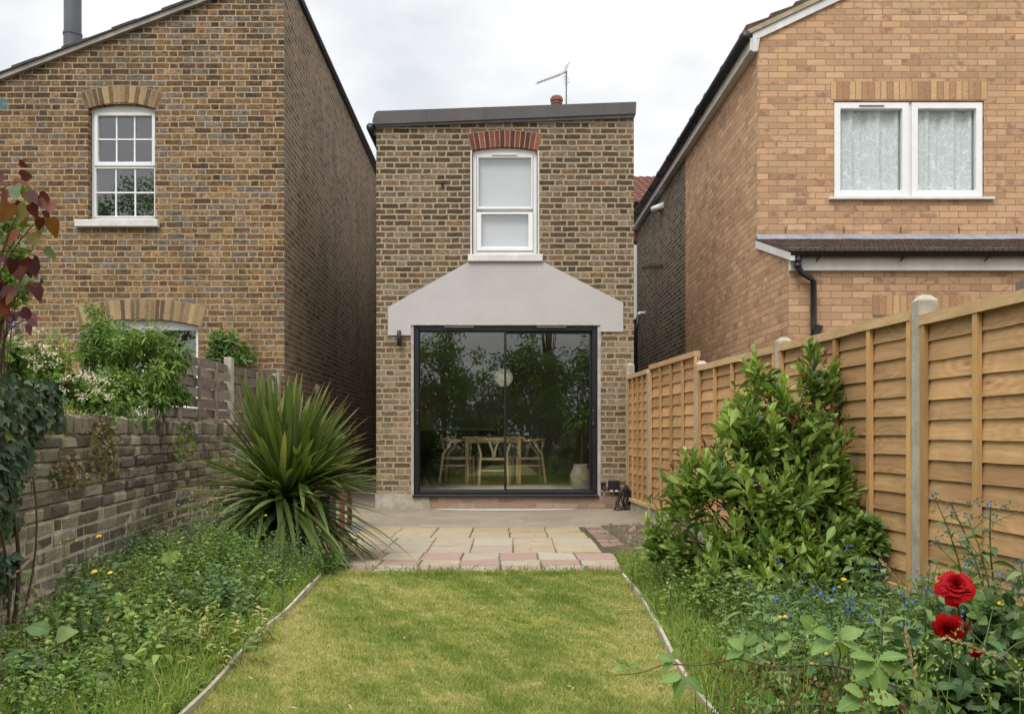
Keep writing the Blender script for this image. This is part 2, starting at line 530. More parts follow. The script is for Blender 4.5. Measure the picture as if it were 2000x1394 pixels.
class MB:
    def __init__(s):
        s.v, s.f, s.m, s.t = [], [], [], []
        s.mi, s.ti = 0, .5

    def face(s, pts, mi=None):
        i = len(s.v)
        s.v += [tuple(p) for p in pts]
        s.f.append(list(range(i, i + len(pts))))
        s.m.append(s.mi if mi is None else mi)
        s.t += [s.ti] * len(pts)
        return s

    def hexa(s, c):
        """c: 8 corners, bottom 4 ccw then top 4 ccw (seen from above)"""
        for q in ((3, 2, 1, 0), (4, 5, 6, 7), (0, 1, 5, 4), (1, 2, 6, 5), (2, 3, 7, 6), (3, 0, 4, 7)):
            s.face([c[k] for k in q])
        return s

    def box(s, x0, x1, y0, y1, z0, z1):
        if x0 > x1: x0, x1 = x1, x0
        if y0 > y1: y0, y1 = y1, y0
        if z0 > z1: z0, z1 = z1, z0
        return s.hexa([(x0, y0, z0), (x1, y0, z0), (x1, y1, z0), (x0, y1, z0), (x0, y0, z1), (x1, y0, z1), (x1, y1, z1), (x0, y1, z1)])

    def bbox(s, x0, x1, y0, y1, z0, z1, b=.004):
        """box with chamfered front (-Y side) edges"""
        if x0 > x1: x0, x1 = x1, x0
        A = [(x0, z0), (x1, z0), (x1, z1), (x0, z1)]
        B = [(x0 + b, z0 + b), (x1 - b, z0 + b), (x1 - b, z1 - b), (x0 + b, z1 - b)]
        for i in range(4):
            j = (i + 1) % 4
            s.face([(A[i][0], y1, A[i][1]), (A[j][0], y1, A[j][1]), (A[j][0], y0 + b, A[j][1]), (A[i][0], y0 + b, A[i][1])][::-1])
            s.face([(A[i][0], y0 + b, A[i][1]), (A[j][0], y0 + b, A[j][1]), (B[j][0], y0, B[j][1]), (B[i][0], y0, B[i][1])][::-1])
        s.face([(p[0], y0, p[1]) for p in B])
        s.face([(p[0], y1, p[1]) for p in A][::-1])
        return s

    def prism_y(s, poly, y0, y1):
        """poly: list of (x,z) counter-clockwise seen from -Y (camera side)"""
        s.face([(x, y0, z) for x, z in poly])
        s.face([(x, y1, z) for x, z in reversed(poly)])
        n = len(poly)
        for i in range(n):
            a, b = poly[i], poly[(i + 1) % n]
            s.face([(a[0], y0, a[1]), (a[0], y1, a[1]), (b[0], y1, b[1]), (b[0], y0, b[1])])
        return s

    def tube(s, pts, r, n=10, r1=None, caps=True):
        pts = [Vector(p) for p in pts]
        k = len(pts)
        rings = []
        ref = Vector((0, 0, 1))
        for i, p in enumerate(pts):
            d = (pts[min(i + 1, k - 1)] - pts[max(i - 1, 0)]).normalized()
            a = d.cross(ref)
            if a.length < .1:
                a = d.cross(Vector((0, 1, 0)))
            a.normalize()
            b = d.cross(a).normalized()
            rr = r if r1 is None else r + (r1 - r) * i / (k - 1)
            if isinstance(r, (list, tuple)): rr = r[i]
            base = len(s.v)
            for j in range(n):
                an = 2 * math.pi * j / n
                s.v.append(tuple(p + a * math.cos(an) * rr + b * math.sin(an) * rr))
                s.t.append(s.ti)
            rings.append(base)
        for i in range(k - 1):
            for j in range(n):
                j2 = (j + 1) % n
                s.f.append([rings[i] + j, rings[i] + j2, rings[i + 1] + j2, rings[i + 1] + j]); s.m.append(s.mi)
        if caps:
            s.f.append([rings[0] + j for j in reversed(range(n))]); s.m.append(s.mi)
            s.f.append([rings[-1] + j for j in range(n)]); s.m.append(s.mi)
        return s

    def lathe(s, prof, c, n=20):
        rings = []
        for r, z in prof:
            base = len(s.v)
            for j in range(n):
                an = 2 * math.pi * j / n
                s.v.append((c[0] + r * math.cos(an), c[1] + r * math.sin(an), c[2] + z))
                s.t.append(s.ti)
            rings.append(base)
        for i in range(len(prof) - 1):
            for j in range(n):
                j2 = (j + 1) % n
                s.f.append([rings[i] + j, rings[i] + j2, rings[i + 1] + j2, rings[i + 1] + j]); s.m.append(s.mi)
        s.f.append([rings[-1] + j for j in range(n)]); s.m.append(s.mi)
        s.f.append([rings[0] + j for j in reversed(range(n))]); s.m.append(s.mi)
        return s

    def build(s, name, mat, parent=None, smooth=False):
        me = bpy.data.meshes.new(name)
        me.from_pydata(s.v, [], s.f)
        uvl = me.uv_layers.new(name='UVMap')
        me.update()
        co = np.array(s.v, dtype=np.float64)
        uv = np.zeros((len(me.loops), 2))
        for p, mi in zip(me.polygons, s.m):
            p.material_index = mi
            n = p.normal
            ax, ay, az = abs(n.x), abs(n.y), abs(n.z)
            li = list(p.loop_indices)
            vs = co[list(p.vertices)]
            if az > ax and az > ay: uv[li] = vs[:, (0, 1)]
            elif ay >= ax: uv[li] = vs[:, (0, 2)]
            else: uv[li] = vs[:, (1, 2)]
        uvl.data.foreach_set('uv', uv.ravel())
        at = me.attributes.new('tint', 'FLOAT_COLOR', 'POINT')
        tc = np.zeros((len(s.v), 4), dtype=np.float32)
        tc[:, 0] = s.t
        tc[:, 1] = .5
        tc[:, 3] = 1
        at.data.foreach_set('color', tc.ravel())
        return link(name, me, mat, parent, smooth)


def wall_xz(mb, x0, x1, z0, top, y, holes=(), reveal=.1, zsplit=None):
    """front wall facing -Y with rectangular holes; top(x) may slope"""
    xs = sorted({x0, x1, *[h[0] for h in holes], *[h[1] for h in holes]})
    zs = sorted({z0, *[h[2] for h in holes], *[h[3] for h in holes]} | ({zsplit} if zsplit else set()))
    for a, b in zip(xs[:-1], xs[1:]):
        for i, za in enumerate(zs):
            last = i == len(zs) - 1
            if not last:
                zb = zs[i + 1]
                cx, cz = (a + b) / 2, (za + zb) / 2
                if any(h[0] < cx < h[1] and h[2] < cz < h[3] for h in holes):
                    continue
                mb.face([(a, y, za), (b, y, za), (b, y, zb), (a, y, zb)])
            else:
                mb.face([(a, y, za), (b, y, za), (b, y, top(b)), (a, y, top(a))])
    for hx0, hx1, hz0, hz1 in holes:
        y2 = y + reveal
        mb.face([(hx0, y, hz0), (hx0, y2, hz0), (hx0, y2, hz1), (hx0, y, hz1)][::-1])
        mb.face([(hx1, y, hz0), (hx1, y2, hz0), (hx1, y2, hz1), (hx1, y, hz1)])
        mb.face([(hx0, y, hz0), (hx0, y2, hz0), (hx1, y2, hz0), (hx1, y, hz0)])
        mb.face([(hx0, y, hz1), (hx0, y2, hz1), (hx1, y2, hz1), (hx1, y, hz1)][::-1])


def arch(parent, xl, xr, zs, rise, depth, y, n, mat, flare=.08, name='brick_arch', proud=.004, thick=.11):
    """segmental arch of wedge bricks above an opening xl..xr springing at zs"""
    half = (xr - xl) / 2
    xc = (xl + xr) / 2
    R = (half * half + rise * rise) / (2 * rise)
    zc = zs + rise - R
    a0 = math.asin(half / R) * (1 + flare)
    mb, mo = MB(), MB()
    g = .006 / R
    for i in range(n):
        t0 = -a0 + 2 * a0 * i / n + g
        t1 = -a0 + 2 * a0 * (i + 1) / n - g
        mb.ti = random.random()
        p = [(xc + r * math.sin(t), zc + r * math.cos(t)) for r, t in ((R, t0), (R, t1), (R + depth, t1), (R + depth, t0))]
        mb.prism_y(p, y - proud, y + thick)
    poly_in = [(xc + (R + .002) * math.sin(-a0 + 2 * a0 * i / 16), zc + (R + .002) * math.cos(-a0 + 2 * a0 * i / 16)) for i in range(17)]
    poly_out = [(xc + (R + depth + .008) * math.sin(-a0 + 2 * a0 * i / 16), zc + (R + depth + .008) * math.cos(-a0 + 2 * a0 * i / 16)) for i in range(17)]
    for i in range(16):
        mo.prism_y([poly_in[i], poly_in[i + 1], poly_out[i + 1], poly_out[i]], y - .0015, y + thick - .004)
    a = mb.build(name, mat, parent)
    mo.build('mortar_bed', M['mortar'], a)
    return (xc, zc, R)


def frame_ring(mb, x0, x1, z0, z1, y0, y1, w, wb=None, wt=None):
    wb = w if wb is None else wb
    wt = w if wt is None else wt
    mb.bbox(x0, x0 + w, y0, y1, z0, z1, .006)
    mb.bbox(x1 - w, x1, y0, y1, z0, z1, .006)
    mb.bbox(x0 + w, x1 - w, y0, y1, z0, z0 + wb, .006)
    mb.bbox(x0 + w, x1 - w, y0, y1, z1 - wt, z1, .006)


def room_box(parent, x0, x1, y0, y1, z0, z1, mat, name='room_lining'):
    mb = MB()
    mb.face([(x0, y1, z0), (x1, y1, z0), (x1, y1, z1), (x0, y1, z1)])
    mb.face([(x0, y0, z0), (x0, y1, z0), (x0, y1, z1), (x0, y0, z1)])
    mb.face([(x1, y0, z0), (x1, y0, z1), (x1, y1, z1), (x1, y1, z0)])
    mb.face([(x0, y0, z0), (x1, y0, z0), (x1, y1, z0), (x0, y1, z0)])
    mb.face([(x0, y0, z1), (x0, y1, z1), (x1, y1, z1), (x1, y0, z1)])
    return mb.build(name, mat, parent)


# ================================================================== MAIN HOUSE
YM = 11.33
mh = thing('brick_house', (-.1, YM, 0), 'narrow two storey dark stock brick house with black sliding door in the centre', 'house')
mx0, mx1 = X_(735, YM), X_(1238, YM)
ztl, ztr = Z_(243, YM), Z_(228, YM)
mtop = lambda x: ztl + (ztr - ztl) * (x - mx0) / (mx1 - mx0)
wx0, wx1, wz0, wz1 = X_(922, YM), X_(1050, YM), Z_(497, YM), Z_(287, YM)
dx0, dx1, dz0, dz1 = X_(808, YM), X_(1167, YM), Z_(967, YM), Z_(635, YM)
mb = MB()
wall_xz(mb, mx0, mx1, 0, mtop, YM, [(wx0, wx1, wz0, wz1), (dx0, dx1, dz0, dz1)], .10)
yb = 19.5
mb.face([(mx0, yb, -.1), (mx0, YM, -.1), (mx0, YM, mtop(mx0)), (mx0, yb, mtop(mx0))])
mb.face([(mx1, YM, -.1), (mx1, yb, -.1), (mx1, yb, mtop(mx1)), (mx1, YM, mtop(mx1))])
mb.face([(mx0, yb, -.1), (mx1, yb, -.1), (mx1, yb, mtop(mx1)), (mx0, yb, mtop(mx0))][::-1])
mb.build('wall', M['stock_main'], mh)
# roof: felt upstand, lead drip
P = lambda px, py, y=YM: (X_(px, y), Z_(py, y))
mb = MB()
yr = YM - .07
mb.prism_y([P(728, 243, yr), P(1242, 222, yr), P(1243, 199, yr), P(736, 217, yr), P(731, 222, yr), P(727, 236, yr)], yr, yb + .1)
roof = mb.build('roof', M['felt'], mh)
mb = MB()
yr2 = YM - .035
mb.prism_y([P(733, 247.5, yr2), P(1238.5, 229.5, yr2), P(1238.5, 220, yr2), P(733, 238, yr2)], yr2, YM + .3)
mb.build('lead_drip', M['lead'], roof)
for px in (832, 948, 1068, 1180):
    mb = MB()
    x = X_(px, yr); zt = Z_(217 - (px - 736) * .0355, yr)
    mb.hexa([(x - .004, yr - .004, zt - .17), (x + .004, yr - .004, zt - .17), (x + .004, yr + .01, zt - .17), (x - .004, yr + .01, zt - .17),
             (x - .004, yr - .004, zt), (x + .004, yr - .004, zt), (x + .004, yr + .01, zt), (x - .004, yr + .01, zt)])
    mb.build('felt_lap', M['felt'], roof)
# side gutter at the left and its pipe
mb = MB()
g0 = W(724, 250, YM + .02)
mb.tube([(g0.x, YM - .01, g0.z), (g0.x, yb, g0.z)], .055, 12)
mb.box(mx0 - .035, mx0 - .002, YM + .01, yb, g0.z - .10, g0.z + .10)
mb.build('gutter', M['gutter'], mh, True)
arch(mh, wx0, wx1, Z_(294, YM), .045, .215, YM, 14, M['arch_red'], .02)
# upper window
ywf = YM + .05
mb = MB()
frame_ring(mb, wx0 + .005, wx1 - .005, wz0, Z_(293, YM), ywf, ywf + .06, .05, .05, .02)
frame_ring(mb, wx0 + .06, wx1 - .06, Z_(407, YM), Z_(304, YM), ywf - .008, ywf + .05, .022, .03, .015)
frame_ring(mb, wx0 + .057, wx1 - .057, Z_(489, YM), Z_(413, YM), ywf - .014, ywf + .05, .062, .055, .03)
mb.bbox(wx0 + .03, wx1 - .03, ywf - .004, ywf + .06, Z_(304, YM), Z_(291, YM), .006)
n = 12
hw = (wx1 - wx0) / 2 - .005
xc = (wx0 + wx1) / 2
zz = Z_(294, YM)
mb.prism_y([(xc - hw, zz - .02), (xc + hw, zz - .02)] + [(xc + hw - 2 * hw * i / n, zz + .052 * (1 - (1 - 2 * i / n) ** 2)) for i in range(n + 1)], ywf + .001, ywf + .055)
win = mb.build('window', M['white'], mh)
setp(win, 'white upvc window with one large upper pane and a smaller lower light')
mb = MB()
mb.box(wx0 + .08, wx1 - .08, ywf + .02, ywf + .024, Z_(405, YM), Z_(306, YM))
mb.box(wx0 + .11, wx1 - .11, ywf + .014, ywf + .018, Z_(486, YM), Z_(417, YM))
mb.build('pane', M['glass'], win)
MB().bbox(X_(960, YM), X_(1010, YM), ywf - .018, ywf, Z_(302, YM), Z_(299.5, YM), .003).build('trickle_vent', M['sill'], win)
MB().bbox(X_(914, YM), X_(1060, YM), YM - .055, YM + .06, Z_(512, YM), Z_(498, YM), .008).build('sill', M['sill'], win)
MB().box(wx0 + .05, wx1 - .05, ywf + .07, ywf + .075, wz0, wz1).build('blind', plain('pale_voile', (.68, .69, .71), .9, .04, 1.2, 0), win)
room_box(mh, wx0 - .4, wx1 + .4, YM + .115, YM + 2, wz0 - .2, wz1 + .2, M['dark_room'])
# cement-coloured patched edge round the window
for a, b, d_ in ((wx0 - .022, wx0, .006), (wx1, wx1 + .022, -.004)):
    mb = MB()
    mb.prism_y([(a, wz0 - .01), (b, wz0 - .01), (b, Z_(294, YM)), (a, Z_(294, YM))], YM - .003, YM + .02)
    mb.build('render_edge', M['sill'], mh)
# render panel over the door
mb = MB()
yp = YM - .016
mb.prism_y([P(758, 655), P(803, 655), P(803, 635), P(1172, 636), P(1172, 648), P(1217, 648), P(1217, 592), P(1062, 512.5), P(914, 512.5), P(758, 600)], yp, YM + .05)
mb.build('render_panel', M['render'], mh)
mb = MB()
mb.prism_y([P(803, 967), P(808, 967), P(808, 635), P(803, 635)], YM - .008, YM + .1)
mb.prism_y([P(1167.3, 970), P(1173, 970), P(1173.5, 636), P(1167.3, 636)], YM - .008, YM + .1)
mb.prism_y([P(803, 635.5), P(1172.5, 635.5), P(1172.5, 633.5), P(803, 633.5)], YM - .024, YM - .014)
mb.build('door_reveal', M['render_trim'], mh)
mb = MB()
random.seed(3)
pl = [P(733, 1000), P(842, 1000), P(838, 968), P(806, 968), P(802, 965), P(770, 962), P(733, 964)]
mb.prism_y(pl, YM - .02, YM + .05)
mb.build('base_render', M['base_render'], mh)
MB().box(X_(836, YM), X_(1238, YM), YM - .012, YM + .05, -.05, Z_(968, YM)).build('plinth', M['plinth_brick'], mh)
# sliding door
mb = MB()
yd = YM + .012
w = .068
frame_ring(mb, dx0, dx1, dz0, dz1, yd, yd + .09, w, .055, .075)
xm0, xm1 = X_(984.5, YM), X_(989, YM)
# left leaf (front track)
lz0, lz1 = dz0 + .055, dz1 - .075
frame_ring(mb, dx0 + w, xm1, lz0, lz1, yd + .012, yd + .045, .012, .022, .014)
frame_ring(mb, xm0, dx1 - w, lz0, lz1, yd + .05, yd + .083, .03, .022, .03)
mb.bbox(xm0, xm1, yd + .008, yd + .05, lz0, lz1, .004)
mb.bbox(dx0 - .012, dx1 + .012, YM - .055, yd + .02, dz0 - .02, dz0 + .008, .006)
door = mb.build('sliding_door', M['black'], mh)
mb = MB()
mb.box(dx0 + w + .008, xm0, yd + .026, yd + .029, lz0 + .01, lz1 - .01)
mb.build('pane', M['glass_door'], door)
mb = MB()
mb.box(xm0 + .02, dx1 - w - .02, yd + .064, yd + .067, lz0 + .01, lz1 - .01)
mb.build('pane', M['glass_door'], door)
for px in (815.5, 1158.5):
    x = X_(px, YM)
    mb = MB()
    mb.bbox(x - .016, x + .016, yd - .028, yd + .002, Z_(831, YM), Z_(801, YM), .006)
    h = mb.build('handle', M['blackplastic'], door)
    mb = MB()
    mb.bbox(x - .007, x + .007, yd - .034, yd - .027, Z_(803, YM), Z_(800, YM), .002)
    mb.build('door_latch', M['alu'], door)
    mb = MB()
    mb.bbox(x - .006, x + .006, yd - .034, yd - .027, Z_(829, YM), Z_(823, YM), .002)
    o = mb.build('door_lock', M['alu'], door)
for a, b in ((868, 926), (1048, 1106)):
    MB().bbox(X_(a, YM), X_(b, YM), yd - .03, yd, Z_(640.5, YM), Z_(636.5, YM), .004).build('trickle_vent', M['alu'], door)
# room behind the door
rx0, rx1, ry0, ry1, rz0, rz1 = mx0 + .12, mx1 - .12, YM + .104, 16.6, .2, 2.5
room = room_box(mh, rx0, rx1, ry0, ry1, rz0, rz1, M['int_wall'], 'room_wall')
mb = MB()
for hx0, hx1, hz0, hz1 in ((rx0, dx0, rz0, rz1), (dx1, rx1, rz0, rz1), (dx0, dx1, dz1, rz1)):
    mb.face([(hx0, ry0, hz0), (hx0, ry0, hz1), (hx1, ry0, hz1), (hx1, ry0, hz0)])
mb.build('room_front', M['int_wall'], mh)
MB().box(rx0, rx1, YM + .11, ry1, rz0 - .03, rz0 + .004).build('room_floor', M['int_floor'], mh)

# ---- things on and in the main house
t = thing('wall_light', W(780, 662, YM), 'small black cylinder lamp on the wall left of the sliding door', 'light')
mb = MB()
c = W(781, 677, YM)
mb.lathe([(.020, 0), (.026, .004), (.026, .20), (.020, .204)], (c.x, YM - .075, c.z), 16)
mb.build('lamp_body', M['blackplastic'], t, True)
MB().bbox(c.x - .025, c.x + .015, YM - .05, YM, c.z + .04, c.z + .15, .004).build('bracket', M['blackplastic'], t)

t = thing('outdoor_socket', W(1197, 945, YM), 'black weatherproof double socket with two white plugs low on the wall', 'socket')
mb = MB()
mb.bbox(X_(1187, YM), X_(1208, YM), YM - .085, YM, Z_(955, YM), Z_(937, YM), .010)
mb.build('housing', M['blackplastic'], t)
for px in (1193, 1203):
    c = W(px, 956, YM)
    mb = MB()
    mb.hexa([(c.x - .022, YM - .07, c.z - .02), (c.x + .022, YM - .07, c.z - .02), (c.x + .022, YM - .03, c.z - .02), (c.x - .022, YM - .03, c.z - .02),
             (c.x - .012, YM - .07, c.z + .03), (c.x + .012, YM - .07, c.z + .03), (c.x + .012, YM - .03, c.z + .03), (c.x - .012, YM - .03, c.z + .03)])
    mb.build('plug', M['white'], t)
t = thing('garden_tap', W(1178, 948, YM), 'small black outdoor tap between door and socket box', 'tap')
mb = MB()
c = W(1178, 948, YM)
mb.tube([(c.x, YM, c.z), (c.x, YM - .07, c.z), (c.x, YM - .10, c.z - .03), (c.x, YM - .10, c.z - .06)], .014, 8)
mb.build('spout', M['blackplastic'], t, True)
mb = MB()
mb.tube([(c.x - .035, YM - .06, c.z + .04), (c.x + .035, YM - .06, c.z + .04)], .008, 8)
mb.tube([(c.x, YM - .06, c.z), (c.x, YM - .06, c.z + .04)], .007, 8)
mb.box(c.x - .03, c.x + .03, YM - .012, YM, c.z - .04, c.z + .04)
mb.build('valve', M['blackplastic'], t)

t = thing('cable_coil', W(1212, 985, 11.1), 'coil of black cable hanging beside the socket and resting on the concrete', 'cable')
mb = MB()
random.seed(11)
hang = W(1222, 948, 11.12)
for k in range(15):
    ang = random.uniform(-.48, .30)
    L = random.uniform(.22, .37)
    wd = random.uniform(.03, .075)
    yy = 11.12 - random.uniform(0, .12)
    pts = []
    for i in range(25):
        a = 2 * math.pi * i / 24
        r = 1 + .08 * math.sin(3 * a + k)
        lx = wd * math.sin(a) * (1 - .55 * math.cos(a)) * r
        lz = -L / 2 + L / 2 * math.cos(a) * r
        pts.append((hang.x + lx * math.cos(ang) + lz * math.sin(-ang) * -1, yy + .02 * math.sin(a * 2 + k), max(.012, hang.z + lz * math.cos(ang) + lx * math.sin(ang))))
    mb.tube(pts, .0058, 6, caps=False)
mb.tube([hang + Vector((0, 0, -.36)), W(1235, 1010, 10.4), W(1262, 1030, 9.6)], .006, 6)
mb.build('loop', M['blackplastic'], t, True)

# furniture seen through the glass
def make_chair(loc, rz, label):
    t = thing('wishbone_chair', (0, 0, 0), label, 'chair', 'wishbone chairs round the dining table')
    s = .93
    seat_z, arm_z = .44 * s, .72 * s
    V = lambda x, y, z: (x * s, y * s, z)
    mb = MB()      # woven seat, front at -y, back at +y
    c = [(-.25, -.22), (.25, -.22), (.20, .20), (-.20, .20)]
    zb, zt = seat_z - .012, seat_z + .006
    mb.hexa([V(x, y, zb) for x, y in c] + [V(x, y, zt) for x, y in c])
    mb.build('seat', M['cord_seat'], t)
    for sx in (-1, 1):
        mb = MB(); mb.ti = .3
        mb.tube([V(sx * .26, -.23, 0), V(sx * .255, -.225, seat_z * .6), V(sx * .25, -.22, seat_z + .015)], .017, 8, .021)
        mb.build('leg', M['oak'], t, True)
        mb = MB(); mb.ti = .6     # bent rear post sweeping forwards to the armrest
        mb.tube([V(sx * .23, .25, 0), V(sx * .21, .20, seat_z), V(sx * .205, .19, seat_z + .06), V(sx * .24, .10, arm_z - .10), V(sx * .265, .04, arm_z - .005)], .018, 8)
        mb.build('leg', M['oak'], t, True)
    mb = MB()
    for sx in (-1, 1):
        mb.tube([V(sx * .252, -.22, seat_z - .12), V(sx * .212, .20, seat_z - .12)], .011, 8)
        mb.tube([V(sx * .25, -.22, seat_z - .015), V(sx * .208, .20, seat_z - .015)], .014, 8)
    mb.tube([V(-.255, -.22, seat_z - .20), V(.255, -.22, seat_z - .20)], .011, 8)
    mb.tube([V(-.215, .215, seat_z - .18), V(.215, .215, seat_z - .18)], .011, 8)
    mb.tube([V(-.25, -.22, seat_z - .015), V(.25, -.22, seat_z - .015)], .014, 8)
    mb.tube([V(-.208, .20, seat_z - .015), V(.208, .20, seat_z - .015)], .014, 8)
    mb.build('stretcher', M['oak'], t, True)
    mb = MB(); mb.ti = .8
    pts = []
    for i in range(17):
        a = math.pi * i / 16
        pts.append(V(.285 * math.cos(a) * (1.0), -.02 + .275 * math.sin(a), arm_z + .02 * math.sin(a)))
    pts = [V(.27, -.12, arm_z - .004)] + pts + [V(-.27, -.12, arm_z - .004)]
    mb.tube(pts, .017, 8)
    mb.build('back_rail', M['oak'], t, True)
    mb = MB(); mb.ti = .5
    for sx in (-1, 1):
        mb.hexa([V(sx * .002 - .018, .192, seat_z), V(sx * .002 + .018, .192, seat_z), V(sx * .002 + .018, .202, seat_z), V(sx * .002 - .018, .202, seat_z),
                 V(sx * .018 - .02, .215, seat_z + .10), V(sx * .018 + .02, .215, seat_z + .10), V(sx * .018 + .02, .225, seat_z + .10), V(sx * .018 - .02, .225, seat_z + .10)])
        mb.hexa([V(sx * .018 - .016, .215, seat_z + .10), V(sx * .018 + .016, .215, seat_z + .10), V(sx * .018 + .016, .225, seat_z + .10), V(sx * .018 - .016, .225, seat_z + .10),
                 V(sx * .075 - .016, .245, arm_z + .01), V(sx * .075 + .016, .245, arm_z + .01), V(sx * .075 + .016, .255, arm_z + .01), V(sx * .075 - .016, .255, arm_z + .01)])
    mb.build('splat', M['oak'], t)
    t.location = loc
    t.rotation_euler = (0, 0, rz)
    return t


make_chair((X_(965, 12.95), 12.95, .205), math.pi, 'front wishbone chair with its back to the glass door')
make_chair((X_(893, 13.35), 13.35, .205), math.radians(82), 'wishbone chair at the left end of the dining table')
make_chair((X_(1032, 13.35), 13.35, .205), math.radians(-82), 'wishbone chair at the right end of the dining table')
t = thing('dining_table', (X_(963, 13.5), 13.5, .2), 'pale oak dining table inside behind the sliding glass door', 'table')
tx0, tx1, tz = X_(908, 13.2), X_(1018, 13.2), .93
MB().bbox(tx0 - .04, tx1 + .04, 13.1, 14.1, tz - .022, tz, .006).build('tabletop', M['oak'], t)
MB().box(tx0 + .05, tx1 - .05, 13.18, 14.0, tz - .09, tz - .022).build('apron', M['oak'], t)
for lx in (tx0 + .03, tx1 - .03):
    for ly in (13.16, 14.02):
        mb = MB(); mb.ti = random.random()
        mb.tube([(lx, ly, .205), (lx, ly, tz - .022)], .024, 8, .034)
        mb.build('leg', M['oak'], t)
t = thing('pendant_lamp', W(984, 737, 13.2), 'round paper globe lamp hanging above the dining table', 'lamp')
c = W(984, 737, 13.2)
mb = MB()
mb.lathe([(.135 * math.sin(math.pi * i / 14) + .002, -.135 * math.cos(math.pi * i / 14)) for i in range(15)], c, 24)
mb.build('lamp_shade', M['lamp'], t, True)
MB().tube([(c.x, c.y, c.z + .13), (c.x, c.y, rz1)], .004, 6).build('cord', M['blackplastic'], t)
t = thing('kitchen_counter', (X_(900, 15.6), 15.6, .2), 'long low counter with pale worktop at the back of the room', 'counter')
MB().bbox(rx0 + .02, X_(975, 15.6), 15.6, 16.2, 1.04, 1.075, .004).build('worktop', M['counter'], t)
MB().box(rx0 + .02, X_(975, 15.6) - .03, 15.64, 16.2, .2, 1.04).build('cabinet', M['cabinet'], t)
t = thing('plant_pot', W(1132, 950, 12.25), 'pale ribbed pot beside the right jamb behind the glass', 'pot')
c = Vector((X_(1134, 12.25), 12.25, .205))
prof = []
for i in range(25):
    h = .34 * i / 24
    prof.append((.105 + .045 * math.sin(math.pi * min(1, i / 24 * 1.15)) + .007 * (1 if i % 2 else -1), h))
MB().lathe(prof, c, 24).build('pot_body', M['basket'], t, True)
house_plant_base = c + Vector((0, 0, .31))

# ================================================================== LEFT HOUSE
YL = 11.1
lh = thing('brick_house', (-5, YL, 0), 'tall ochre and brown stock brick house with mono pitch roof on the left', 'house')
lx1 = X_(555, YL)
lx0 = X_(-60, YL)
ltop = lambda x: Z_(152 - .382 * (CX + x / YL * F), YL)
w1 = (X_(172, YL), X_(303, YL), Z_(428, YL), Z_(203, YL))
w2 = (X_(160, YL), X_(387, YL), Z_(800, YL), Z_(625, YL))
mb = MB()
wall_xz(mb, lx0, lx1, -.1, ltop, YL, [w1, w2], .11, zsplit=w1[3] + .02)
lxx = X_(-700, YL)
mb.face([(lxx, YL, -.1), (lx0, YL, -.1), (lx0, YL, ltop(lx0)), (lxx, YL, ltop(lxx))])
mb.face([(lxx, YL, -.1), (lxx, YL, ltop(lxx)), (lxx, 24, ltop(lxx)), (lxx, 24, -.1)])
mb.build('wall', M['stock_left'], lh)
mb = MB()
xs1 = lx1 - .0206 * (24 - YL)
mb.face([(lx1, YL, -.1), (xs1, 24, -.1), (xs1, 24, ltop(lx1)), (lx1, YL, ltop(lx1))])
mb.face([(xs1, 24, -.1), (lxx, 24, -.1), (lxx, 24, ltop(lxx)), (xs1, 24, ltop(lx1))])
mb.build('side_wall', M['stock_left_side'], lh)
# verge strip following the slope and the slates above it
mb = MB()
seg = [lxx + (lx1 - lxx) * i / 14 for i in range(15)]
for a, b in zip(seg[:-1], seg[1:]):
    mb.prism_y([(a, ltop(a) - .05), (b, ltop(b) - .05), (b, ltop(b) + .012), (a, ltop(a) + .012)], YL - .055, YL + .1)
mb.build('verge', M['verge'], lh)
mb = MB()
lo = lambda x: ltop(x) + .012
k = 26
for i in range(k):
    a = lxx + (lx1 + .05 - lxx) * i / k; b = lxx + (lx1 + .05 - lxx) * (i + 1) / k
    o0 = .014 if i % 2 else .0
    mb.hexa([(a, YL - .075, lo(a)), (b, YL - .075, lo(b)), (b - .2 * (b > lx1) , 24.1, lo(b)), (a, 24.1, lo(a)),
             (a, YL - .075, lo(a) + .024 + o0), (b, YL - .075, lo(b) + .018 + o0), (b - .2 * (b > lx1), 24.1, lo(b) + .018 + o0), (a, 24.1, lo(a) + .024 + o0)])
mb.build('roof', M['dark_edge'], lh)
mb = MB()
mb.hexa([(lx1 - .02, YL - .04, ltop(lx1)), (lx1 + .045, YL - .04, ltop(lx1)), (xs1 + .045, 24, ltop(lx1)), (xs1 - .02, 24, ltop(lx1)),
         (lx1 - .02, YL - .04, ltop(lx1) + .09), (lx1 + .045, YL - .04, ltop(lx1) + .09), (xs1 + .045, 24, ltop(lx1) + .09), (xs1 - .02, 24, ltop(lx1) + .09)])
mb.build('side_coping', M['dark_edge'], lh)
# flue
fy = 12.3
fx = X_(142, fy)
mb = MB()
zf0, zf1 = Z_(120, fy), Z_(-70, fy)
zj = Z_(66, fy)
r0 = 16.5 / F * fy
mb.lathe([(r0, zf0 - 1), (r0, zj - zf0 + zf0 - .03), (r0 + .008, zj - .03), (r0 + .008, zj), (r0 - .004, zj + .001), (r0 - .004, zf1)], (fx, fy, 0), 24)
mb.build('flue_pipe', M['steel_flue'], lh)


